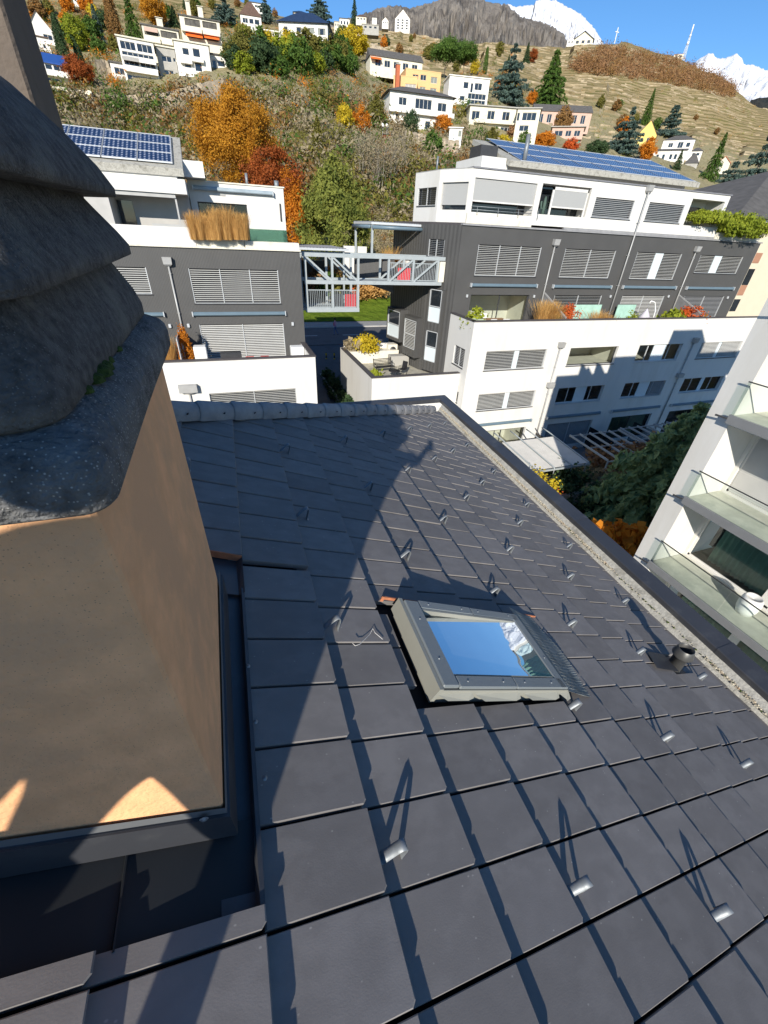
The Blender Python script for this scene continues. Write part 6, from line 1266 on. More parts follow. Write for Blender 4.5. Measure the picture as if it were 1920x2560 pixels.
house('small white annex at the end of the terraced flats', 532, 575, 196, 140, 176, 7, 'flat', M_hw, M_rf, [(.1, .3, .3, .8), (.4, .8, .55, .8)])
house('low white garage house behind the rusty red tree', 282, 322, 190, 160, 172, 6, 'flat', M_hw, M_rf, [(.2, .8, .2, .7)])
house('white house with brown hip roof among the cedars', 603, 654, 64, 40, 265, 9, 'hip', M_hw, M_rb, [(.1, .35, .3, .75), (.42, .62, .3, .75), (.68, .9, .3, .75)], rise=5)
house('cream villa with dark blue solar hip roof and grey shutters', 700, 820, 112, 58, 205, 11, 'hip', M_hw, M_rs, [(.10, .18, .62, .85), (.36, .45, .56, .85), (.64, .73, .5, .85, M_shut), (.80, .84, .6, .84, M_shut), (.84, .92, .6, .84), (.92, .96, .6, .84, M_shut), (.12, .2, .05, .3), (.36, .46, .02, .3), (.64, .73, .02, .3), (.80, .84, .05, .3, M_shut), (.84, .92, .05, .3)], rise=3.8, over=.8, dd=-3, ybr=131, balc=((.32, .75, .45, 1.2, .9),))
house('low white wing of the solar roofed villa', 664, 702, 104, 80, 206, 6, 'flat', M_hw, M_hw, [(.2, .45, .2, .7), (.55, .85, .2, .7)])
house('roof dormer house with dark shutters above the villa', 735, 768, 50, 32, 222, 4, 'hip', M_hg, M_rs, [(.2, .45, .3, .8), (.55, .8, .3, .8)], rise=1.)
for k, (xl, xr, yb, yt, d, rf, rm, wm, lab) in enumerate(((849, 874, 68, 47, 420, 'flat', M_rf, M_hw, 'tiny white cube house on the upper slope'), (955, 971, 62, 52, 600, 'gable', M_rb, M_hw, 'tiny white gabled house left of the tall ridge house'), (905, 947, 74, 62, 480, 'flat', M_hg, M_hg, 'low grey house under the tiny gabled one'), (930, 942, 52, 44, 620, 'hip', M_rf, M_hw, 'tiny pale hip roofed house near the skyline'), (890, 916, 52, 42, 560, 'hip', M_rb, M_hc, 'tiny cream house on the skyline'), (836, 850, 70, 55, 430, 'flat', M_hg, M_hc, 'tiny cream block beside the white cube'), (625, 656, 22, 8, 380, 'flat', M_rf, M_hw, 'tiny white house above the brown hip roof'), (185, 215, 10, -8, 330, 'flat', M_rf, M_hw, 'white house at the very top of the left slope'))):
    house(lab, xl, xr, yb, yt, d, 8, rf, wm, rm, grid(3, [(.35, .75)], .5), rise=2.5)
house('tall white gabled house alone on the vineyard ridge', 987, 1024, 74, 47, 690, 12, 'gable', M_hw, M_rb, grid(3, [(.08, .24), (.32, .48), (.56, .72), (.8, .95)], .45), rise=7, cat='house')
house('long grey bungalow with orange blind in the vineyard', 925, 1055, 168, 148, 250, 8, 'side', M_hc, M_rf, grid(5, [(.2, .75)], .6), rise=3.0, dd=6, ybr=180, awn=((.0, .2, .9, 2, M_orange),))
house('apricot cubic house with tall red chimney', 1012, 1098, 232, 178, 232, 9, 'flat', M_ho, M_ho, [(.2, .36, .62, .82), (.42, .58, .62, .85), (.72, .9, .55, .82, M_shut), (.42, .58, .05, .35, M_shut), (.72, .9, .08, .35, M_shut)], over=.05, dd=4, ybr=243)
house('lower wing of the apricot house beside its chimney', 983, 1042, 228, 192, 227, 6, 'flat', M_ho, M_ho, [(.5, .95, .05, .55, M_hg)], over=.05)
p = at(992, 228, 224); b = MB(); b.box((p[0]-.7, p[1]-.7, p[2]-2), (p[0]+.7, p[1]+.7, at(992, 163, 224)[2])); ch_ = thing('garden_chimney', 'tall slim brick red chimney of the apricot house', 'chimney', tuple(p)); o = b.build('stack', pmat('brick_red', (.45, .13, .06), var=.1), ch_); o.location = -Vector(p)
b = MB(); q = at(992, 162, 224)[2]; b.box((p[0]-.85, p[1]-.85, q), (p[0]+.85, p[1]+.85, q+.25)); o = b.build('cap', M_hg, ch_); o.location = -Vector(p)
house('house with shallow dark roof, white terrace band and rough base', 972, 1125, 322, 236, 170, 10, 'hip', M_hw, M_rf, [(.14, .26, .66, .86), (.40, .66, .62, .88), (.76, .9, .62, .84), (.1, .16, .26, .42, M_inside, 1), (.3, .44, .1, .3), (.58, .66, .1, .32), (.74, .84, .1, .3)], rise=2.2, over=.9, dd=6, ybr=332, balc=((-.02, 1.02, .47, 1.2, .9),))
house('white cubic house with big glazed bay', 1118, 1216, 262, 194, 216, 9, 'flat', M_hw, M_hw, [(.36, .48, .62, .84), (.54, .6, .5, .82), (.64, .82, .6, .84), (.5, .95, .28, .48), (.5, .95, .06, .26), (.3, .42, .2, .36)], dd=4, ybr=268)
house('long cream house with flat roof and row of tall windows', 1168, 1290, 334, 268, 198, 9, 'flat', M_hc, M_hg, [(.05, .2, .5, .82), (.36, .5, .5, .86), (.66, .8, .5, .86), (.4, .62, .02, .32), (.66, .88, .02, .32)], dd=4, ybr=342, over=.6, balc=((.1, .95, .42, 1.2, .9),))
house('square pale tower end of the long cream house', 1284, 1340, 338, 272, 195, 8, 'flat', M_hc, M_hg, [(.25, .85, .56, .86), (.2, .6, .16, .38), (.02, .12, .55, .85)], over=.5)
house('pink house with green awning and concrete balcony', 1372, 1450, 366, 318, 240, 9, 'flat', M_hp, M_hg, [(.1, .35, .5, .82), (.45, .62, .5, .82), (.72, .9, .5, .82), (.2, .9, .02, .3)], over=.7, balc=((.0, 1.0, .36, 1.3, .9),), awn=((.1, .95, .32, 1.4, pmat('green_awning', (.05, .3, .22), var=.1)),))
house('long low house under a grey saddle roof behind the pink one', 1332, 1472, 300, 280, 275, 9, 'side', M_hp, M_rf, grid(6, [(.2, .8)], .5), rise=3.2, dd=6, ybr=318)
house('yellow gabled house between the cedars', 1586, 1634, 364, 338, 345, 10, 'gable', M_hy, M_rb, [(.2, .36, .35, .75), (.55, .75, .35, .75)], rise=6.2)
house('white villa with dark hip roof right of the yellow gable', 1648, 1726, 386, 350, 325, 10, 'hip', M_hw, M_rf, [(.2, .34, .5, .8), (.5, .66, .35, .85), (.76, .88, .5, .8), (.5, .66, .02, .25)], rise=2.4, balc=((.45, .75, .3, 1., .8),))
house('long white lower wing in front of the hip roofed villa', 1625, 1708, 408, 376, 305, 8, 'mono', M_hw, M_rf, [(.12, .2, .3, .7), (.3, .38, .3, .7), (.52, .6, .3, .7), (.66, .74, .3, .7)], rise=1.4)
house('grey hip roofed house below the white villa', 1706, 1738, 428, 408, 290, 9, 'hip', M_hg, M_rf, [(.2, .5, .2, .7)], rise=4)
house('pale house under a grey roof right of the white villa', 1722, 1752, 392, 378, 340, 8, 'hip', M_hw, M_rf, [(.2, .45, .2, .7), (.55, .8, .2, .7)], rise=2)
house('low house with a red roof among the fir trees', 1788, 1822, 418, 408, 300, 8, 'gable', M_hc, pmat('red_tiles', (.5, .13, .05), var=.15), [(.2, .5, .2, .7)], rise=2.4)
house('white house under the grey cedar, left of the yellow gable', 1460, 1520, 378, 352, 290, 8, 'mono', M_hw, M_hg, [(.15, .4, .2, .7), (.55, .8, .2, .7)], rise=1.)
house('long building on the skyline under the snow peak', 1432, 1480, 112, 98, 960, 14, 'gable', M_hc, M_rf, grid(3, [(.3, .8)], .5), rise=8, over=2)
house('low pale wing of the skyline building', 1417, 1434, 110, 100, 955, 10, 'gable', M_hw, M_rf, grid(2, [(.3, .7)], .5), rise=3)
house('pale hut at the foot of the mast on the ridge', 1682, 1706, 148, 136, 990, 9, 'flat', M_hc, pmat('rusty_roof', (.3, .1, .05)), grid(2, [(.3, .8)], .5))
house('red boarded garden hut beside the satellite dishes', 954, 980, 356, 334, 150, 2.5, 'mono', M_wood, M_rf, [(.3, .6, .2, .7, M_wood)], rise=.4, name='garden_hut', cat='hut')
house('small open wooden shelter on the terrace garden', 989, 1008, 368, 348, 148, 2., 'gable', pmat('grey_boards', (.16, .15, .13), var=.2), M_rf, [(.15, .8, .0, .6, M_inside, 1)], rise=.7, name='garden_shelter', cat='hut')
house('white garden shed at the end of the stone terrace', 1122, 1154, 344, 318, 160, 3.5, 'mono', M_hw, M_hw, [(.7, .95, .1, .7, M_shut)], rise=.3, name='garden_shed', cat='shed')
# satellite dishes, mast, retaining walls
p = at(957, 328, 148); sd = thing('satellite_dishes', 'pair of pale satellite dishes beside the red hut', 'dish', tuple(p)); 
for k in (0, 1):
    b = MB(); b.lathe([(0, .12), (.3, .1), (.5, 0), (.52, .0), (.3, .14), (0, .17)], n=16); o = b.build('dish', M_hw, sd); o.rotation_euler = (rad(70), 0, .5); o.location = (k*1.2, 0, 1.2); b = MB(); b.tube([(k*1.2, .1, -2), (k*1.2, .1, 1.2)], .05, 6); b.build('pole', M_pipe, sd)
p0 = at(1708, 146, 1000); zt0 = at(1730, 62, 1000)[2]; ms = thing('radio_mast', 'slender white lattice mast on the ridge', 'mast', tuple(p0)); H = zt0-p0[2]+3; M_mast = pmat('white_mast_paint', (.75, .75, .75), rough=.5); b = MB()
for k in range(14):
    z0, z1 = -3+H*k/14, -3+H*(k+1)/14; w0, w1 = 1.7*(1-k/15), 1.7*(1-(k+1)/15); c = [(-1, -1), (1, -1), (1, 1), (-1, 1)]
    for q in range(4): a_, e_ = c[q], c[(q+1) % 4]; b.bar((a_[0]*w0, a_[1]*w0, z0), (a_[0]*w1, a_[1]*w1, z1), .3); b.bar((a_[0]*w0, a_[1]*w0, z0), (e_[0]*w1, e_[1]*w1, z1), .18)
b.build('lattice', M_mast, ms)
for z, r, h in ((H*.42, 1.6, 2.5), (H*.62, 1.2, 2), (H*.8, .8, 9)):
    b = MB(); b.lathe([(0, -h/2), (r, -h/2), (r, h/2), (0, h/2)], (0, 0, z), 10); b.build('antenna', M_mast, ms)
p0 = at(1537, 104, 950); b = MB(); b.bar((p0[0], p0[1], p0[2]-2), (p0[0], p0[1], p0[2]+14), .8); b.bar((p0[0]-3, p0[1], p0[2]+9.5), (p0[0]+3, p0[1], p0[2]+9.5), .8); tag(b.build('summit_cross', M_mast), 'pale cross standing on the brown summit', 'cross')
def stone_wall(label, pts, hgt, d, name='stone_wall', th=.8, m=None):
    """retaining wall through pixels of its top edge"""
    P = [at(x, y, dd) for (x, y), dd in zip(pts, d)]; b = MB(); vs = []
    Q = []
    for k in range(len(P)-1):
        for s_ in range(8): Q.append(P[k]+(P[k+1]-P[k])*s_/8)
    Q.append(P[-1]); rs = random.Random(len(Q)); n = len(Q)
    for p in Q: j = rs.uniform(-.15, .15); vs += [(p[0], p[1]-.2, p[2]-hgt-1.5), (p[0], p[1]+j*.3, p[2]+j), (p[0], p[1]+th, p[2]+j), (p[0], p[1]+th, p[2]-hgt-1.5)]
    b.add(vs, [(4*k+i, 4*k+4+i, 4*k+5+i, 4*k+1+i) for k in range(n-1) for i in range(3)]+[(0, 1, 2, 3), (4*n-1, 4*n-2, 4*n-3, 4*n-4)])
    return tag(b.build(name, m or M_stone), label, 'wall')
stone_wall('long curved stone retaining wall under the terraced flats', [(228, 236), (330, 238), (420, 229), (500, 208), (560, 196), (590, 198)], 5.2, [158, 157, 156, 156, 158, 162])
stone_wall('cream concrete terrace wall below the blue roofed villa', [(112, 212), (182, 222), (228, 228)], 4, [160, 158, 157], m=M_hc, name='terrace_wall')
stone_wall('stone garden wall behind the little wooden shelter', [(1014, 326), (1060, 336), (1100, 346), (1148, 352)], 3.6, [152, 152, 153, 154])
stone_wall('low stone wall in front of the terrace garden', [(905, 385), (960, 372), (1010, 378), (1060, 395), (1100, 392)], 2.4, [138, 139, 139, 139, 140])
stone_wall('stone wall beside the rusty red tree', [(236, 150), (262, 148), (290, 180)], 5, [176, 178, 176])
stone_wall('rough stone wall under the villa garden', [(905, 100), (940, 112), (975, 128)], 3, [330, 330, 330])
# vineyard terraces: dry-stone walls following the contours
b = MB(); rs = np.random.RandomState(4); lev = np.arange(34, 235, 4.2)
for L_ in lev:
    run = []
    for i, az_ in enumerate(_az):
        if az_ < 12 or az_ > 54: continue
        z = ZG[i]; m = (DG[i] > 265) & (DG[i] < 960); k = np.nonzero(m[:-1] & (z[:-1] < L_) & (z[1:] >= L_))[0]
        if len(k) == 0 or fbm(np.array([az_*1.3]), np.array([L_*.37]), 4, 8)[0] < .47:
            if len(run) > 1:
                vs = []; [vs.extend([(x, y, zz-1.0), (x, y, zz+.75), (x, y+.7, zz+.75)]) for x, y, zz in run]; b.add(vs, [(3*q+i_, 3*q+3+i_, 3*q+4+i_, 3*q+1+i_) for q in range(len(run)-1) for i_ in range(2)])
            run = []; continue
        kk = k[0]; f = (L_-z[kk])/(z[kk+1]-z[kk]+1e-6); d = DG[i, kk]+f*(DG[i, kk+1]-DG[i, kk]); run.append((CAM[0]+d*math.sin(rad(az_)), CAM[1]+d*math.cos(rad(az_)), L_+rs.randn()*.15))
M_vwall = pmat('pale_dry_stone', (.36, .295, .20), rough=1, var=.25, scale=.3, c2=(.22, .17, .09), mix=.6, scale2=.05)
tag(b.build('vineyard_walls', M_vwall), 'rows of pale dry stone vineyard terraces across the hill', None, None, 'stuff')
# beige neighbour at the end of the long block
NB = thing('beige_building', 'beige rendered building with brown window panels and grey roof beyond the dark cladding', 'building', (44, 33, -12)); FN = Fr((0, 33.), (1, 0)); M_nb = pmat('beige_plaster', (.6, .53, .4), rough=.9, var=.03, scale=1)
nb = lambda b, nm, m: setattr(b.build(nm, m, NB), 'location', (-44, -33, 12))
ze = FN.px(1894, 556)[1]; x0n = FN.px(1872, 640)[0]-2.5
b = MB(); b.box((x0n, 33, -12.4), (75, 50, ze)); nb(b, 'wall', M_nb)
b = MB(); b.add([(x0n-3, 32, ze+.25), (78, 32, ze+.25), (78, 52, ze+.25), (x0n-3, 52, ze+.25), (x0n+12, 41, ze+5.2), (72, 41, ze+5.2)], [(0, 1, 5, 4), (1, 2, 5), (2, 3, 4, 5), (3, 0, 4), (3, 2, 1, 0)]); nb(b, 'roof', M_rf)
b = MB(); b.box((x0n-2.6, 32.4, ze+.0), (77, 51.5, ze+.245)); nb(b, 'eaves_board', M_hw)
M_pan = pmat('brown_panel', (.36, .19, .12), rough=.7, var=.05)
for y0, y1, m in ((632, 657, M_pan), (672, 712, M_dglass), (713, 738, M_pan), (748, 778, M_dglass)):
    a = FN.px(1895-(y0-632)*.52, y0, .05); c = FN.px(1893-(y1-632)*.52, y1, .05); s_ = FN.px(1878, 660)[0]; b = MB(FN); fbox(b, s_-.7, s_+.9, c[1], a[1], .0, .06); nb(b, 'window' if m is M_dglass else 'panel', m)
b = MB(FN); s_ = FN.px(1878, 660)[0]; fbox(b, s_-1.5, s_-.75, -12, ze-.2, 0, .5); nb(b, 'fin', M_nb)
# scrub, vines and brown oak thicket
def ok_spot(px, py):
    return not any(a <= px <= c and e <= py <= g for a, c, e, g in RECTS)
scatter('dry_scrub', 4000, lambda r: (r.uniform(150, 1250), r.uniform(250, 640)), lambda r, d: r.uniform(.7, 1.9)*(1 if d > 90 else .8), [LM['twig'], LM['olive'], LM['brown'], LM['twig'], LM['twig'], LM['olive']], 3, 84, 'dry grey brown scrub covering the steep slope behind the blocks')
scatter('tall_scrub', 420, lambda r: (r.uniform(150, 1250), r.uniform(235, 560)), lambda r, d: r.uniform(2.2, 3.6), [LM['twig'], LM['olive'], LM['twig'], LM['brown'], LM['green']], 13, 260, 'taller bare bushes scattered over the steep slope')
scatter('hill_scrub', 1700, lambda r: (r.uniform(60, 1330), r.uniform(12, 330)), lambda r, d: r.uniform(.9, 2.4), [LM['olive'], LM['brown'], LM['green'], LM['orange'], LM['twig'], LM['olive'], LM['green']], 5, 90, 'mixed autumn bushes between the hillside houses')
def band(r):
    x = r.uniform(1431, 1830); t = np.interp(x, [1431, 1500, 1580, 1680, 1740, 1830], [160, 122, 128, 152, 168, 222]); e = np.interp(x, [1431, 1600, 1700, 1830], [184, 200, 220, 248]); return x, r.uniform(t, e)
scatter('oak_thicket', 420, band, lambda r, d: r.uniform(3.5, 7.5), [LM['redbrown'], LM['brown'], LM['redbrown'], LM['redbrown']], 6, 120, 'red brown oak thicket on the upper hill', 1.6)
scatter('vine_rows', 800, lambda r: (r.uniform(1000, 1920), r.uniform(105, 420)), lambda r, d: r.uniform(.8, 1.6)*max(1, d/420), [LM['olive'], LM['brown'], LM['lime'], LM['straw']], 7, 50, 'yellowing vines and bushes on the terraces')

# more trees between the houses
rs = random.Random(77); CN_ = {'olive': 'olive green', 'green': 'leafy green', 'brown': 'brown leafed', 'orange': 'amber leafed', 'dkgreen': 'dark evergreen', 'yellow': 'pale gold'}; made = 0; tries = 0
while made < 60 and tries < 900:
    tries += 1; px, py = rs.uniform(70, 1900), rs.uniform(15, 400)
    if px > 1300 and py < 300 and rs.random() < .8: continue
    if px < 960 and py > 175: continue
    p, d = on_ground(px, py)
    if d == 1000. or d > 620 or d < 105: continue
    h = rs.uniform(4.5, 8.5); hp_ = h/d*FPX*1.05; wp = hp_*.42
    if any(a < px+wp and c > px-wp and e < py and g > py-hp_ for a, c, e, g in RECTS): continue
    c = rs.choice(['olive', 'green', 'brown', 'orange', 'dkgreen', 'yellow', 'olive', 'brown', 'green', 'olive']); k = 'fir' if c == 'dkgreen' and rs.random() < .5 else rs.choice(['round', 'egg'])
    plant('hillside_tree', k, c, p-np.array([0, 0, .6]), h, h*(.28 if k == 'fir' else rs.uniform(.34, .46)), CN_[c]+' tree scattered between the hillside houses', 'tree', CN_[c]+' hillside trees', seed=1+made % 3, n=2600); made += 1
# ================================================================== things on the terraces, in the court and in the lane
def gplant(px0, px1, py0, py1, Y, kind, color, label, cat='plant', group=None, n=1500, name='planter_grass', base=None, seed=1):
    """plant on a terrace at depth Y from its picture"""
    c = yp((px0+px1)/2, py1, Y); t = yp((px0+px1)/2, py0, Y)[2]; r = abs(yp(px1, (py0+py1)/2, Y)[0]-yp(px0, (py0+py1)/2, Y)[0])/2; z = c[2] if base is None else base
    return plant(name, kind, color, np.array([c[0], Y, z]), float(t-z), r/(.62 if kind == 'grass' else 1), label, cat, group, seed, n, trunk=False)
for k, (a, c) in enumerate(((478, 512), (500, 540), (525, 560), (550, 585), (575, 605), (592, 628))):
    gplant(a, c, 520-(k in (2, 3))*14, 600, YL-.35+.0, 'grass', 'straw', 'tall straw coloured grass in the penthouse trough', 'grass', 'grasses in the penthouse trough', 1300, seed=k % 3, name='ornamental_grass')
gplant(412, 450, 835, 915, 25.6, 'grass', 'straw', 'tawny tall grass on the left terrace beside the climber', 'grass', n=1500, base=ztl-.96, name='ornamental_grass')
t = gplant(448, 492, 806, 900, 25.2, 'flame', 'brown', 'cone of orange brown climber on the left terrace', 'climber', n=3000, base=ztl-.96, name='climbing_plant'); t.children[0].material_slots[0].material = LM['orange']
M_redc = pmat('red_fabric', (.5, .025, .02), rough=.8, var=.08); M_plastic = pmat('white_plastic', (.72, .72, .70), rough=.5, var=.03); M_blackm = pmat('black_iron', (.02, .02, .022), rough=.5)
def chair(loc, rz, label, seat_m, frame_m, group=None, name='garden_chair'):
    t = thing(name, label, 'chair', loc, rz, group)
    b = MB(); b.bbox((-.23, -.22, .42), (.23, .22, .46), .008); b.build('seat', seat_m, t); b = MB(); b.add([(-.22, .2, .46), (.22, .2, .46), (.22, .3, .95), (-.22, .3, .95), (-.22, .23, .46), (.22, .23, .46), (.22, .33, .95), (-.22, .33, .95)], [(0, 1, 2, 3), (7, 6, 5, 4), (3, 2, 6, 7), (0, 3, 7, 4), (1, 5, 6, 2)]); b.build('backrest', seat_m, t)
    for x in (-.21, .21):
        for y in (-.2, .21): b = MB(); b.tube([(x, y, .42), (x*1.05, y*1.08, 0)], .014, 6); b.build('leg', frame_m, t)
        b = MB(); b.tube([(x, .22, .66), (x*1.08, -.1, .65), (x*1.08, -.2, .43)], .012, 6); b.build('armrest', frame_m, t)
    return t
zfl = ztl-.96; zfr = zt-.95
for x, lab in ((623, 'red garden chair on the left terrace near the dark planter'), (660, 'red garden chair on the left terrace near the white box')):
    p = yp(x, 885, 24.35); chair((p[0], 24.35, zfl), rad(180), lab, M_redc, M_alu)
p = yp(743, 880, 25.8); b = MB(); b.bbox((p[0]-.38, 25.5, zfl), (p[0]+.38, 26.1, yp(743, 868, 25.5)[2]), .03); u_ = tag(b.build('storage_box', M_plastic), 'white storage box at the corner of the left terrace', 'box')
p = yp(578, 890, 24.5); b = MB(); b.bbox((p[0]-.55, 24.3, zfl), (p[0]+.55, 24.8, yp(578, 884, 24.3)[2]), .02); tag(b.build('planter_box', M_frame), 'dark planter box on the left terrace beside the red chair', 'planter')
p = yp(500, 880, 25.0); b = MB(); b.bbox((p[0]-.3, 24.8, zfl), (p[0]+.35, 25.4, yp(500, 868, 24.8)[2]), .04); g_ = tag(b.build('barbecue', M_plastic), 'white covered barbecue beside the orange climber', 'barbecue')
b = MB(); b.box((yp(447, 850, 25.5)[0], 24.3, zfl), (yp(447, 850, 25.5)[0]+.04, 26.7, zfl+1.9)); tag(b.build('privacy_screen', M_alu), 'grey privacy screen behind the tawny grass, left terrace', 'screen')
# right terrace
def R(x, y, Y=24.2): return yp(x, y, Y)
gplant(1348, 1392, 744, 812, 24.8, 'grass', 'straw', 'dense clump of pale straw grass on the long terrace', 'grass', n=2600, base=zfr, name='ornamental_grass')
gplant(1397, 1440, 768, 806, 24.7, 'bush', 'redshrub', 'orange red shrub beside the straw grass', 'shrub', n=3600, name='terrace_shrub', base=zfr)
gplant(1702, 1746, 772, 802, 24.7, 'bush', 'redshrub', 'orange red shrub beside the triangular screen', 'shrub', n=3600, name='terrace_shrub', base=zfr)
for k, (a, c, y0, colr, lab) in enumerate(((1158, 1215, 768, 'lime', 'yellow green plants in the terrace corner by the open door'), (1378, 1410, 786, 'green', 'low green cushion plant between grass and red shrub'), (1560, 1592, 770, 'lime', 'lime green plant left of the hanging chair'), (1650, 1700, 772, 'lime', 'pale green plant right of the hanging chair'), (1745, 1770, 785, 'lime', 'small green plant right of the orange red shrub'), (1480, 1530, 768, 'straw', 'dry brown stems on the long terrace'))):
    gplant(a+6, c-6, y0+5, 806, 24.4, 'bush' if colr != 'straw' else 'grass', colr, lab, 'plant', n=900, name='terrace_plant', base=zfr, seed=k % 3)
for x0, y0, x1, lab in ((1362, 734, 1410, 'grey sloping screen behind the straw grass'), (1697, 738, 1733, 'grey sloping screen behind the orange red shrub')):
    p = R(x0, y0, 26.5); X_ = p[0]; b = MB(); zt_ = p[2]; b.add([(X_, 26.55, zfr), (X_, 23.8, zfr), (X_, 23.8, zfr+1.0), (X_, 26.55, zt_), (X_+.05, 26.55, zfr), (X_+.05, 23.8, zfr), (X_+.05, 23.8, zfr+1.0), (X_+.05, 26.55, zt_)], [(0, 1, 2, 3), (7, 6, 5, 4), (3, 2, 6, 7), (1, 5, 6, 2)])
    sc = thing('divider_screen', lab, 'screen'); b.build('panel', pmat('grey_panel', (.2, .2, .2), rough=.6), sc); b = MB(); b.bar((X_+.025, 26.55, zt_+.03), (X_+.025, 23.8, zfr+1.03), .08); b.build('rail', M_pipe, sc)
# hanging chair
p = R(1610, 795, 24.6); hc = thing('hanging_chair', 'pale hanging chair on a curved white stand', 'chair', (p[0], 24.6, zfr)); b = MB(); b.tube([(.9, 0, .03), (.95, 0, .6), (.85, 0, 1.3), (.5, 0, 1.85), (.1, 0, 1.95), (0, 0, 1.8)], .045, 8); b.build('stand', M_plastic, hc); b = MB(); b.tube([(0, 0, 1.8), (0, 0, 1.35)], .012, 5); b.build('chain', M_galv, hc)
b = MB(); b.lathe([(.02, 1.45), (.18, 1.2), (.45, .75), (.5, .5), (.42, .3), (.2, .2), (0, .18)], (0, 0, 0), 16); b.build('pod', pmat('lilac_cloth', (.5, .47, .52), rough=.9), hc); b = MB(); b.lathe([(0, 0), (.6, 0), (.6, .05), (0, .06)], (.3, 0, 0), 18); b.build('base', M_plastic, hc)
# dining set inside the open terrace door
p = R(1215, 795, 25.2); tb = thing('dining_table', 'wooden dining table outside the open terrace door', 'table', (p[0]+.5, 25.3, zfr)); b = MB(); b.bbox((-1.1, -.45, .71), (1.1, .45, .76), .01); b.build('tabletop', pmat('oak_wood', (.35, .2, .1), var=.15), tb)
for x in (-1, 1):
    for y in (-.38, .38): b = MB(); b.bar((x, y, 0), (x, y, .71), .06); b.build('leg', M_blackm, tb)
for x, y, rz, lab in ((-.5, -.75, 180, 'white chair at the near side of the dining table'), (.5, -.75, 170, 'second white chair at the near side of the dining table'), (0, .75, 0, 'white chair between table and terrace door')): chair((p[0]+.5+x, 25.3+y, zfr), rad(rz), lab, M_plastic, M_plastic, name='dining_chair')
p = R(1195, 800, 24.0); b = MB(); b.bbox((p[0]-.35, 23.75, zfr), (p[0]+.45, 24.35, zfr+1.0), .02); tag(b.build('planter_box', pmat('pale_green_planter', (.6, .68, .52))), 'pale green planter box in the terrace corner', 'planter')
for x0, x1, lab in ((1425, 1500, 'pale green glazed wind screen right of the red shrub'), (1540, 1585, 'pale green glazed wind screen left of the lime plant')):
    a, c = R(x0, 780, 26.2), R(x1, 780, 26.2); b = MB(); b.box((a[0], 26.2, zfr), (c[0], 26.24, yp(x0, 762, 26.2)[2])); tag(b.build('wind_screen', pmat('pale_green_film', (.35, .55, .46), rough=.3)), lab, 'screen')
# cactus in the loggia, juniper boxes on the attic corner
p = FA.px(1356, 535, -.4); ct = thing('cactus', 'green branched cactus in the attic loggia', 'cactus', tuple(FA(p[0], A3[1][2]-.02, -.4))); b = MB(); b.tube([(0, 0, 0), (0, 0, .6), (0, 0, .95)], .1, 8, rs=[.1, .11, .05]); b.build('stem', LM['bluegreen'], ct)
for s_ in (-1, 1): b = MB(); b.tube([(0, 0, .3), (.22*s_, 0, .36), (.26*s_, 0, .7)], .06, 7); b.build('arm', LM['bluegreen'], ct)
for k, (a, c, y0, y1, Y, lab) in enumerate(((1795, 1850, 536, 592, 26.2, 'broad yellow green juniper in the white trough'), (1835, 1880, 538, 594, 26.2, 'middle yellow green juniper in the white trough'), (1862, 1906, 542, 596, 26.2, 'outer yellow green juniper in the white trough'), (1720, 1762, 526, 560, 26.5, 'low juniper spilling over the attic balcony'), (1752, 1800, 528, 558, 26.5, 'low juniper at the corner of the attic balcony'))):
    gplant(a, c, y0, y1, Y, 'bush', 'lime', lab, 'shrub', n=4200, name='juniper', seed=k % 3)
b = MB(F2); fbox(b, FA.px(1786, 590)[0], FA.px(1895, 600)[0], zd+.1, zd+.5, -.7, .08); tag(b.build('planter_trough', M_cream), 'long white trough holding the junipers', 'planter')
# walled terrace furniture
def slat_bench(loc, rz):
    t = thing('garden_bench', 'black iron slatted bench on the small walled terrace', 'bench', loc, rz)
    for k in range(5): b = MB(); b.box((-.75, -.22+.1*k, .43), (.75, -.16+.1*k, .455)); b.build('seat_slat', M_blackm, t)
    for k in range(5): b = MB(); b.box((-.75, .27+.03*k, .52+.09*k), (.75, .29+.03*k, .57+.09*k)); b.build('back_slat', M_blackm, t)
    for x in (-.72, .72): b = MB(); b.tube([(x, -.24, 0), (x, -.22, .42), (x, .25, .44), (x, .42, .98)], .025, 6); b.tube([(x, .25, .44), (x, .34, 0)], .025, 6); b.tube([(x, -.22, .42), (x, -.2, .66), (x, .3, .68)], .02, 6); b.build('end_frame', M_blackm, t)
    return t
p = zp(960, 932, -6.9); slat_bench((p[0], p[1], -6.9), rad(8))
p = zp(985, 945, -6.9); tb = thing('bistro_table', 'low black iron table in front of the slatted bench', 'table', (p[0], p[1], -6.9)); b = MB(); b.lathe([(0, .5), (.42, .5), (.42, .53), (0, .53)], n=18); b.build('tabletop', M_blackm, tb)
for k in range(3): b = MB(); b.tube([(.08*math.cos(k*2.1), .08*math.sin(k*2.1), .5), (.3*math.cos(k*2.1), .3*math.sin(k*2.1), 0)], .02, 6); b.build('leg', M_blackm, tb)
p = zp(1005, 938, -6.9); chair((p[0], p[1], -6.9), rad(-60), 'black iron chair beside the slatted bench', M_blackm, M_blackm)
p = zp(978, 900, -6.9); ac = thing('air_unit', 'pale air conditioning unit on the walled terrace', 'air unit', (p[0], p[1], -6.9)); b = MB(); b.bbox((-.4, -.25, 0), (.4, .25, 1.25), .02); b.build('casing', M_cream, ac); b = MB(); b.lathe([(0, 0), (.25, 0), (.26, .03), (.1, .05), (0, .05)], n=16); o = b.build('fan_grille', M_frame, ac); o.rotation_euler = (rad(90), 0, 0); o.location = (0, -.255, .85)
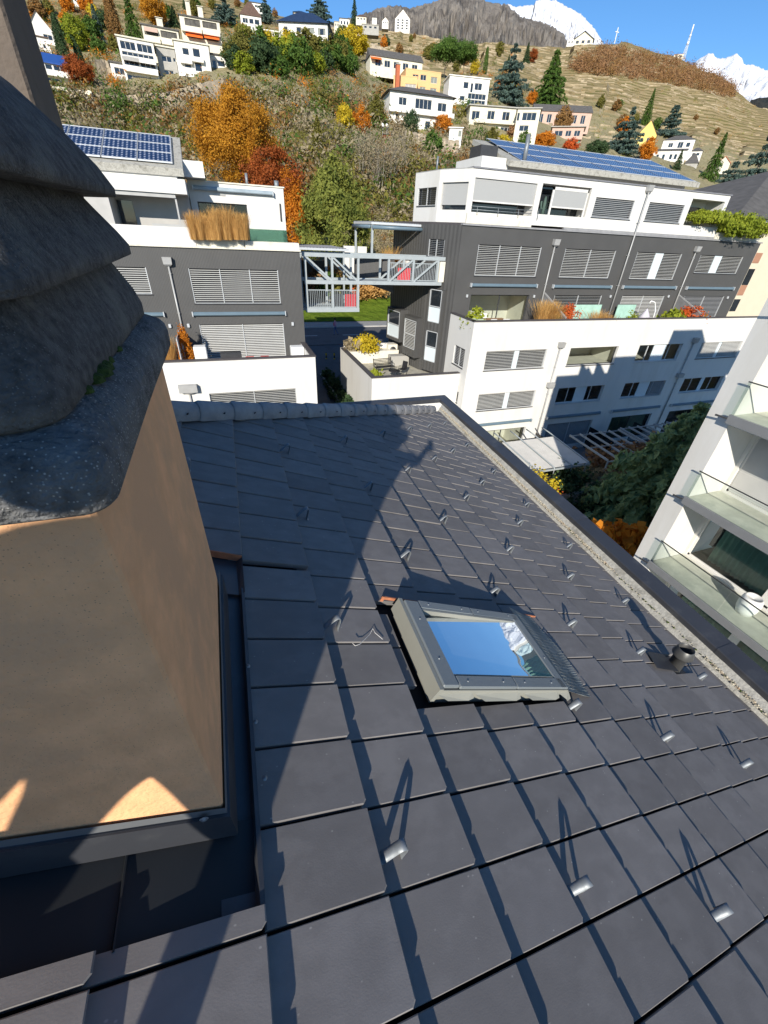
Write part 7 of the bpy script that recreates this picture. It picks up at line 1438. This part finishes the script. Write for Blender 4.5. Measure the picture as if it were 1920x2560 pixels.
p = zp(995, 912, -6.9); b = MB(); b.bbox((p[0]-.75, p[1]-.4, -6.9), (p[0]+.75, p[1]+.4, -6.15), .03); tag(b.build('storage_chest', M_hg), 'grey storage chest beside the air unit', 'chest')
plant('terrace_shrub', 'bush', 'yellow', np.array([9.4, 31.7, -6.1]), 1.15, .95, 'golden yellow shrub in the trough of the walled terrace', 'shrub', n=2200)
plant('terrace_shrub', 'bush', 'twig', np.array([8.4, 31.7, -6.1]), 1.0, .6, 'bare twiggy shrub in the trough of the walled terrace', 'shrub', n=160, seed=2)
plant('terrace_plant', 'bush', 'lime', np.array([8.7, 27.2, -6.9]), .6, .5, 'small green plant by the wall of the walled terrace', 'plant', n=500)
# plants of the roof terrace behind the bridge
for k, (x, y, c, h, r, lab) in enumerate(((10.4, 30.3, 'straw', 2.0, .9, 'fawn grass under the metal canopy'), (11.2, 30.4, 'redbrown', 1.5, .7, 'reddish grass under the metal canopy'), (9.9, 30.5, 'straw', 1.6, .7, 'pale grass at the canopy post'))):
    plant('ornamental_grass', 'grass', c, np.array([x, y, -.95]), h, r, lab, 'grass', n=1300, seed=k)
for k, (x, y, c) in enumerate(((6.6, 31.5, 'green'), (5.9, 32.2, 'redbrown'), (7.2, 30.6, 'olive'))):
    plant('landing_shrub', 'bush', c, np.array([x, y, -2.45]), 1.7, .8, ('green', 'red brown', 'olive')[k]+' shrub on the landing behind the truss', 'shrub', n=1500, seed=k)
# lane: bollards, gate rail
for k, (x, lab) in enumerate(((816, 'black and yellow bollard in the lane beside the left block'), (836, 'black and yellow bollard in the lane nearer the walled terrace'))):
    zl_ = -9.2; p = zp(x, 905, zl_); t = thing('bollard', lab, 'bollard', (p[0], p[1], zl_-.3)); b = MB(); b.tube([(0, 0, 0), (0, 0, 1.2)], .07, 10); b.build('post', M_blackm, t)
    for z in (.5, .95): b = MB(); b.tube([(0, 0, z), (0, 0, z+.18)], .074, 10); b.build('yellow_band', pmat('yellow_paint', (.7, .5, .03)), t)
b = MB(); b.box((6.7, 24, -10.4), (6.85, 38, -9.2)); tag(b.build('lane_wall', M_hg), 'low grey wall along the lane below the walled terrace', 'wall')
b = MB(); rs_ = random.Random(2)
for k in range(10): plant('hedge_bush', 'bush', 'dkgreen', np.array([7.2, 25+k*1.25, -10.2]), 1.5, .75, 'dark clipped bush of the hedge along the lane', 'hedge', 'hedge bushes along the lane', n=700, seed=k % 3)
# ------------------------------------------------------------------ garden court
M_can = pmat('pale_corrugated_sheet', (.52, .51, .48), rough=.6, var=.06, scale=2, spec=.3)
cc = thing('patio_canopy', 'pale corrugated patio canopy on steel hoops in the garden court', 'canopy'); x0, x1, y0, y1 = 15.5, 19.8, 17.0, 20.5; b = MB(); n = 86; vs = []
for k in range(n+1): x = x0+(x1-x0)*k/n; h = .03*(k % 2); vs += [(x, y0, -9.75+h), (x, y1, -9.5+h)]
b.add(vs, [(2*k, 2*k+2, 2*k+3, 2*k+1) for k in range(n)]); b.build('corrugated_sheet', M_can, cc)
for k in range(4): x = x0+.15+k*(x1-x0-.3)/3; b = MB(); b.tube([(x, y0-.12, -10.1), (x, y0-.12, -9.7), (x, y0+.1, -9.66), (x, y1+.6, -9.38), (x, y1+1.3, -9.36)], .045, 7); b.build('hoop', M_steel, cc)
for x in (x0+.2, x1-.2): b = MB(); b.bar((x, y0, -12.4), (x, y0, -9.76), .09); b.build('post', M_steel, cc)
b = MB(); b.bar((x0, y0-.05, -9.83), (x1, y0-.05, -9.83), .1); b.build('edge_beam', M_steel, cc)
def pergola(label, x0, x1, y0, y1, z, nb):
    t = thing('steel_pergola', label, 'pergola')
    for k in range(nb): x = x0+(x1-x0)*k/(nb-1); b = MB(); b.bar((x, y0, z), (x, y1, z+.16), .07, .12); b.build('rafter', M_steel, t)
    for y, zz in ((y0+.02, z-.1), ((y0+y1)/2, z), (y1-.02, z+.07)): b = MB(); b.bar((x0, y, zz), (x1, y, zz), .06, .08); b.build('cross_beam', M_steel, t)
    for x in (x0+.05, x1-.05): b = MB(); b.bar((x, y0+.02, -12.4), (x, y0+.02, z-.1), .09); b.build('post', M_steel, t)
pergola('pale steel pergola next to the corrugated canopy', 21.2, 25.6, 16.9, 20.6, -9.75, 6); pergola('pale steel pergola between two others, under brown creeper', 26.0, 30.2, 17.2, 20.8, -9.75, 6); pergola('pale steel pergola furthest along the block', 30.8, 35.5, 17.4, 20.9, -9.75, 6)
for k, x in enumerate((20.6, 25.8, 30.5)):
    b = MB(); b.box((x, 20.7, -12.3), (x+.04, 23.3, -10.5)); tag(b.build('glass_divider', glass_mat('smoked_glass', (.55, .6, .65), alpha=.5)), ('glass divider between canopy and first pergola', 'glass divider between first and middle pergola', 'glass divider between middle and last pergola')[k], 'screen')
M_pav = pmat('patio_slabs', (.2, .19, .185), rough=.9, var=.15, scale=1.5)
b = MB(); b.box((14, 16.5, -12.44), (41, 23.3, -12.3)); b.build('patio', M_pav, kind='structure')
b = MB(); b.box((8, 14.2, -12.44), (16.5, 16.2, -11.9)); b.box((12, 15.9, -11.9), (21, 16.15, -11.2)); tag(b.build('garden_wall', M_hg), 'low concrete garden wall and steps below the canopy', 'wall')
plant('garden_conifer', 'fir', 'court', np.array([20.9, 13.0, -12.4]), 7.4, 4.3, 'large feathery green conifer in the shaded garden court', 'tree', n=11000, seed=2)
plant('garden_conifer', 'fir', 'court', np.array([25.5, 15.6, -12.4]), 6.8, 2.8, 'dark conifer tip behind the feathery conifer', 'tree', n=6000, seed=1)
plant('creeper', 'bush', 'redbrown', np.array([24.5, 17.2, -12.2]), 2.6, 2.8, 'dark red creeper below the steel pergolas', 'shrub', n=5000)
plant('creeper', 'bush', 'redbrown', np.array([28.8, 17.6, -12.2]), 2.7, 2.4, 'dark red creeper behind the feathery conifer', 'shrub', n=4500, seed=2)
plant('creeper', 'bush', 'twig', np.array([21.2, 16.3, -12.2]), 2.2, 1.8, 'grey brown twigs in front of the corrugated canopy', 'shrub', n=3000, seed=2)
plant('garden_shrub', 'bush', 'dkgreen', np.array([18.6, 16.4, -12.3]), 2.3, 1.3, 'dark evergreen shrub under the canopy edge', 'shrub', n=2600)
plant('garden_shrub', 'bush', 'yellow', np.array([15.6, 16.3, -12.3]), 2.6, 1.0, 'yellow green shrub at the sunlit canopy corner', 'shrub', n=2600)
plant('garden_shrub', 'bush', 'redshrub', np.array([16.6, 16.0, -12.3]), 1.7, .5, 'small red shrub under the canopy', 'shrub', n=800)
plant('garden_shrub', 'bush', 'dkgreen', np.array([20.3, 20.3, -12.3]), 1.7, .8, 'dark green potted shrub at the patio door', 'shrub', n=1500)
plant('vine_maple', 'egg', 'orange', np.array([15.2, 10.2, -12.4]), 3.6, 1.5, 'amber leafed maple between roof edge and balconies', 'tree', n=700)
plant('vine_maple', 'egg', 'orange', np.array([16.4, 10.2, -12.4]), 3.1, 1.2, 'smaller amber maple beside the white building', 'tree', n=500, seed=2)
plant('garden_shrub', 'bush', 'lime', np.array([14.6, 12.2, -12.4]), 2.2, .8, 'lime green sprays beside the feathery conifer', 'shrub', n=500)
# balcony things
p = xp(1862, 1520, 13.6); pt = thing('white_planter', 'white rounded pot on the lower glass balcony', 'pot', (13.7, p[1], -7.82)); b = MB(); b.lathe([(0, 0), (.22, 0), (.28, .2), (.3, .42), (.27, .62), (.22, .68), (.2, .66), (0, .6)], n=22); b.build('pot', M_plastic, pt)
t = chair((13.6, 4.9, -2.22), rad(-90), 'grey framed armchair on the upper glass balcony', M_hg, M_alu, name='balcony_chair')
b = MB(); b.bbox((13.3, 3.6, -2.22), (14.0, 4.3, -1.75), .03); tag(b.build('side_table', M_hg), 'low grey table beside the balcony armchair', 'table')
# ------------------------------------------------------------------ people
def person(name, label, J, R_, skin_m, parts):
    """one continuous skinned body: J joints, edges with radii, clothes as face materials by height"""
    pass
def skin_body(name, verts, edges, radii, mats, parent, sub=2, root=0):
    me = bpy.data.meshes.new(name); me.from_pydata(verts, edges, []); o = obj(name, me, parent)
    for m in mats: me.materials.append(m)
    md = o.modifiers.new('skin', 'SKIN'); md.use_smooth_shade = True; sv = me.skin_vertices[0].data if me.skin_vertices else None
    if sv is None:
        bm = bmesh.new(); bm.from_mesh(me); bm.verts.layers.skin.verify(); bm.to_mesh(me); bm.free(); sv = me.skin_vertices[0].data
    for k, r in enumerate(radii): sv[k].radius = (r, r) if not isinstance(r, tuple) else r; sv[k].use_root = (k == root)
    s_ = o.modifiers.new('sub', 'SUBSURF'); s_.levels = s_.render_levels = sub; return o
M_coat = pmat('dark_blue_work_clothes', (.03, .04, .07), rough=.9, var=.2, scale=6); M_skin = pmat('skin', (.5, .3, .22), rough=.6, var=.06); M_hair = pmat('dark_hair', (.03, .02, .015), rough=.8)
# the photographer, standing on the roof just behind the camera: throws the shadow on the chimney
def photographer():
    ft = lambda x, y: -(NN[0]*x+NN[1]*y)/NN[2]-.01
    fl, fr_ = (-1.80, -.95), (-1.20, -.80); zl0, zr0 = ft(*fl), ft(*fr_); pv = (-1.40, -.88, 1.44)
    t = thing('person', 'person in dark work clothes holding up a phone beside the chimney', 'person', (pv[0], pv[1], zl0))
    off = np.array(t.location); V = []; Rr = []; E = []
    def a(p, r, link=None): V.append(tuple(np.array(p)-off)); Rr.append(r); (E.append((link, len(V)-1)) if link is not None else None); return len(V)-1
    p0 = a(pv, (.16, .13)); b1 = a((-1.37, -.88, 1.60), (.17, .13), p0); b2 = a((-1.29, -.86, 1.79), (.155, .13), b1); nk = a((-1.27, -.84, 1.94), .10, b2)
    for s_, f, z0, kx in ((-1, fl, zl0, -1.67), (1, fr_, zr0, -1.25)):
        hp = a((pv[0]+s_*.10, pv[1]+s_*.03, 1.385), .085, p0); kn = a((kx, (pv[1]+f[1])/2+.04, (1.36+z0)/2+.02), .064, hp); an = a((f[0], f[1], z0+.10), .05, kn); a((f[0]+.03, f[1]+.16, z0+.045), (.05, .04), an)
    sr = a((-1.06, -.82, 1.82), .065, b2); er = a((-.90, -.70, 1.66), .048, sr); wr = a((-.68, -.47, 1.69), .034, er); hr = a((-.62, -.41, 1.715), (.04, .028), wr)
    sl_ = a((-1.43, -.89, 1.79), .07, b2); el_ = a((-1.59, -.89, 1.52), .065, sl_); wl = a((-1.70, -.87, 1.37), .05, el_); hl = a((-1.74, -.865, 1.31), (.04, .03), wl)
    skin_body('body', V, E, Rr, [M_coat], t)
    fing = []
    for hand, d0, ups in (((-.62, -.41, 1.715), np.array([.05, .045, .01]), 1), ((-1.74, -.865, 1.31), np.array([-.01, .01, -.05]), -1)):
        V2 = [tuple(np.array(hand)-off)]; E2 = []; R2 = [.026]
        for q in range(5):
            sp = (q-2)*.02; base_ = np.array(hand)+d0*.5+np.array([0, 0, sp*ups]); L_ = (.06, .08, .085, .08, .06)[q]
            if q == 0: d1 = np.array([.02, .06, .0])
            else: d1 = d0/np.linalg.norm(d0)*L_*.6
            i0 = len(V2); V2 += [tuple(base_-off), tuple(base_+d1-off), tuple(base_+d1*1.5+np.array([.015, -.01, 0])-off)]; R2 += [.0095, .009, .008]; E2 += [(0, i0), (i0, i0+1), (i0+1, i0+2)]
        skin_body('hand', V2, E2, R2, [M_skin], t, 1)
    b = MB(); b.lathe([(0, -.125), (.04, -.12), (.06, -.08), (.074, -.03), (.08, .02), (.078, .06), (.06, .1), (.03, .12), (0, .125)], (0, 0, 0), 18); h = b.build('head', M_skin, t); h.location = np.array((-1.265, -.82, 2.09))-off; h.scale = (1.1, 1.25, 1.1); h.rotation_euler = (.25, 0, -.5)
    b = MB(); b.add([(-.014, .078, -.02), (.014, .078, -.02), (0, .105, -.025), (0, .078, .03)], [(0, 1, 2), (0, 2, 3), (1, 3, 2)]); b.build('nose', M_skin, h)
    for x in (-.03, .03): b = MB(); b.lathe([(0, -.009), (.009, 0), (0, .009)], (x, .068, .012), 8); b.build('eye', M_blackm, h)
    for x in (-.08, .08): b = MB(); b.bbox((x-.008, -.02, -.03), (x+.008, .02, .03), .006); b.build('ear', M_skin, h)
    b = MB(); b.box((-.022, .07, -.064), (.022, .074, -.056)); b.build('mouth', M_redc, h)
    b = MB(); b.lathe([(.086, -.01), (.09, .03), (.085, .075), (.06, .112), (.02, .132), (0, .134)], (0, -.012, 0), 18); b.build('hair', M_hair, h)
    tb_ = thing('added_shade_bag', 'black bag shape added beside the roof person to shade the chimney', 'bag', (-1.80, -.86, 1.01)); b = MB(); b.bbox((-.17, -.11, 0), (.17, .11, .24), .03); b.build('bag_shade_block', M_blackm, tb_); b = MB(); b.tube([(-.1, 0, .23), (-.06, 0, .3), (.06, 0, .3), (.1, 0, .23)], .012, 6); b.build('handle', M_blackm, tb_)  # unseen bag, added only to block sun from the chimney's lower left
    ph = thing('phone', 'black phone held up beside the chimney cowl', 'phone', tuple(CAM-CF*.03)); ph.matrix_world = Matrix(((CR[0], CU[0], -CF[0], CAM[0]-CF[0]*.012), (CR[1], CU[1], -CF[1], CAM[1]-CF[1]*.012), (CR[2], CU[2], -CF[2], CAM[2]-CF[2]*.012), (0, 0, 0, 1)))
    b = MB(); b.bbox((-.06, -.145, .004), (.012, .012, .012), .003); b.build('case', M_blackm, ph); b = MB(); b.quad((-.057, -.142, .0125), (.009, -.142, .0125), (.009, .009, .0125), (-.057, .009, .0125)); b.build('screen', M_dglass, ph)
photographer()
# pedestrian on the far pavement
pz = -8.37; p = zp(839, 838, pz); ft = p; t = thing('person', 'pedestrian in pink top and blue jeans with a red bag on the pavement', 'person', (p[0], p[1], pz), rad(70))
V = [(0, 0, .95), (0, .02, 1.2), (0, .03, 1.42), (0, .05, 1.55), (0, .07, 1.68), (-.09, 0, .9), (-.12, .15, .5), (-.1, .12, .08), (-.1, .24, .03), (.09, 0, .9), (.1, -.1, .48), (.1, -.3, .1), (.1, -.2, .04), (-.19, .03, 1.4), (-.25, -.05, 1.12), (-.24, .1, .9), (.19, .03, 1.4), (.25, .1, 1.14), (.22, .28, .98)]
E_ = [(0, 1), (1, 2), (2, 3), (3, 4), (0, 5), (5, 6), (6, 7), (7, 8), (0, 9), (9, 10), (10, 11), (11, 12), (2, 13), (13, 14), (14, 15), (2, 16), (16, 17), (17, 18)]
def by_height(m1, m2, m3):
    m = bpy.data.materials.new('walker_clothes'); m.use_nodes = True; N = m.node_tree.nodes; L = m.node_tree.links; tc = N.new('ShaderNodeTexCoord'); sp = N.new('ShaderNodeSeparateXYZ'); r = N.new('ShaderNodeValToRGB'); mr = N.new('ShaderNodeMapRange'); mr.inputs[2].default_value = 1.8; L.new(tc.outputs['Object'], sp.inputs[0]); L.new(sp.outputs[2], mr.inputs[0]); L.new(mr.outputs[0], r.inputs[0]); r.color_ramp.interpolation = 'CONSTANT'; e = r.color_ramp.elements; e[0].color = (.03, .03, .035, 1); e[1].position = .06; e[1].color = (*m1, 1); q = e.new(.52); q.color = (*m2, 1); q = e.new(.84); q.color = (*m3, 1); L.new(r.outputs[0], N['Principled BSDF'].inputs[0]); N['Principled BSDF'].inputs['Roughness'].default_value = .9; return m
skin_body('body', V, E_, [.14, .13, .15, .055, .1, .085, .065, .045, .045, .085, .065, .045, .045, .06, .045, .035, .06, .045, .035], [by_height((.08, .12, .25), (.5, .25, .38), (.45, .28, .2))], t)
b = MB(); b.lathe([(.1, 1.62), (.118, 1.68), (.11, 1.76), (.06, 1.81), (0, 1.82)], (0, .06, 0), 14); b.build('hair', M_hair, t)
b = MB(); b.bbox((.16, -.05, .95), (.34, .25, 1.32), .04); tag(b.build('bag', M_red, None), 'red shoulder bag of the pedestrian', 'bag'); bpy.data.objects['bag'].location = (p[0], p[1], pz); bpy.data.objects['bag'].rotation_euler = (0, 0, rad(70))
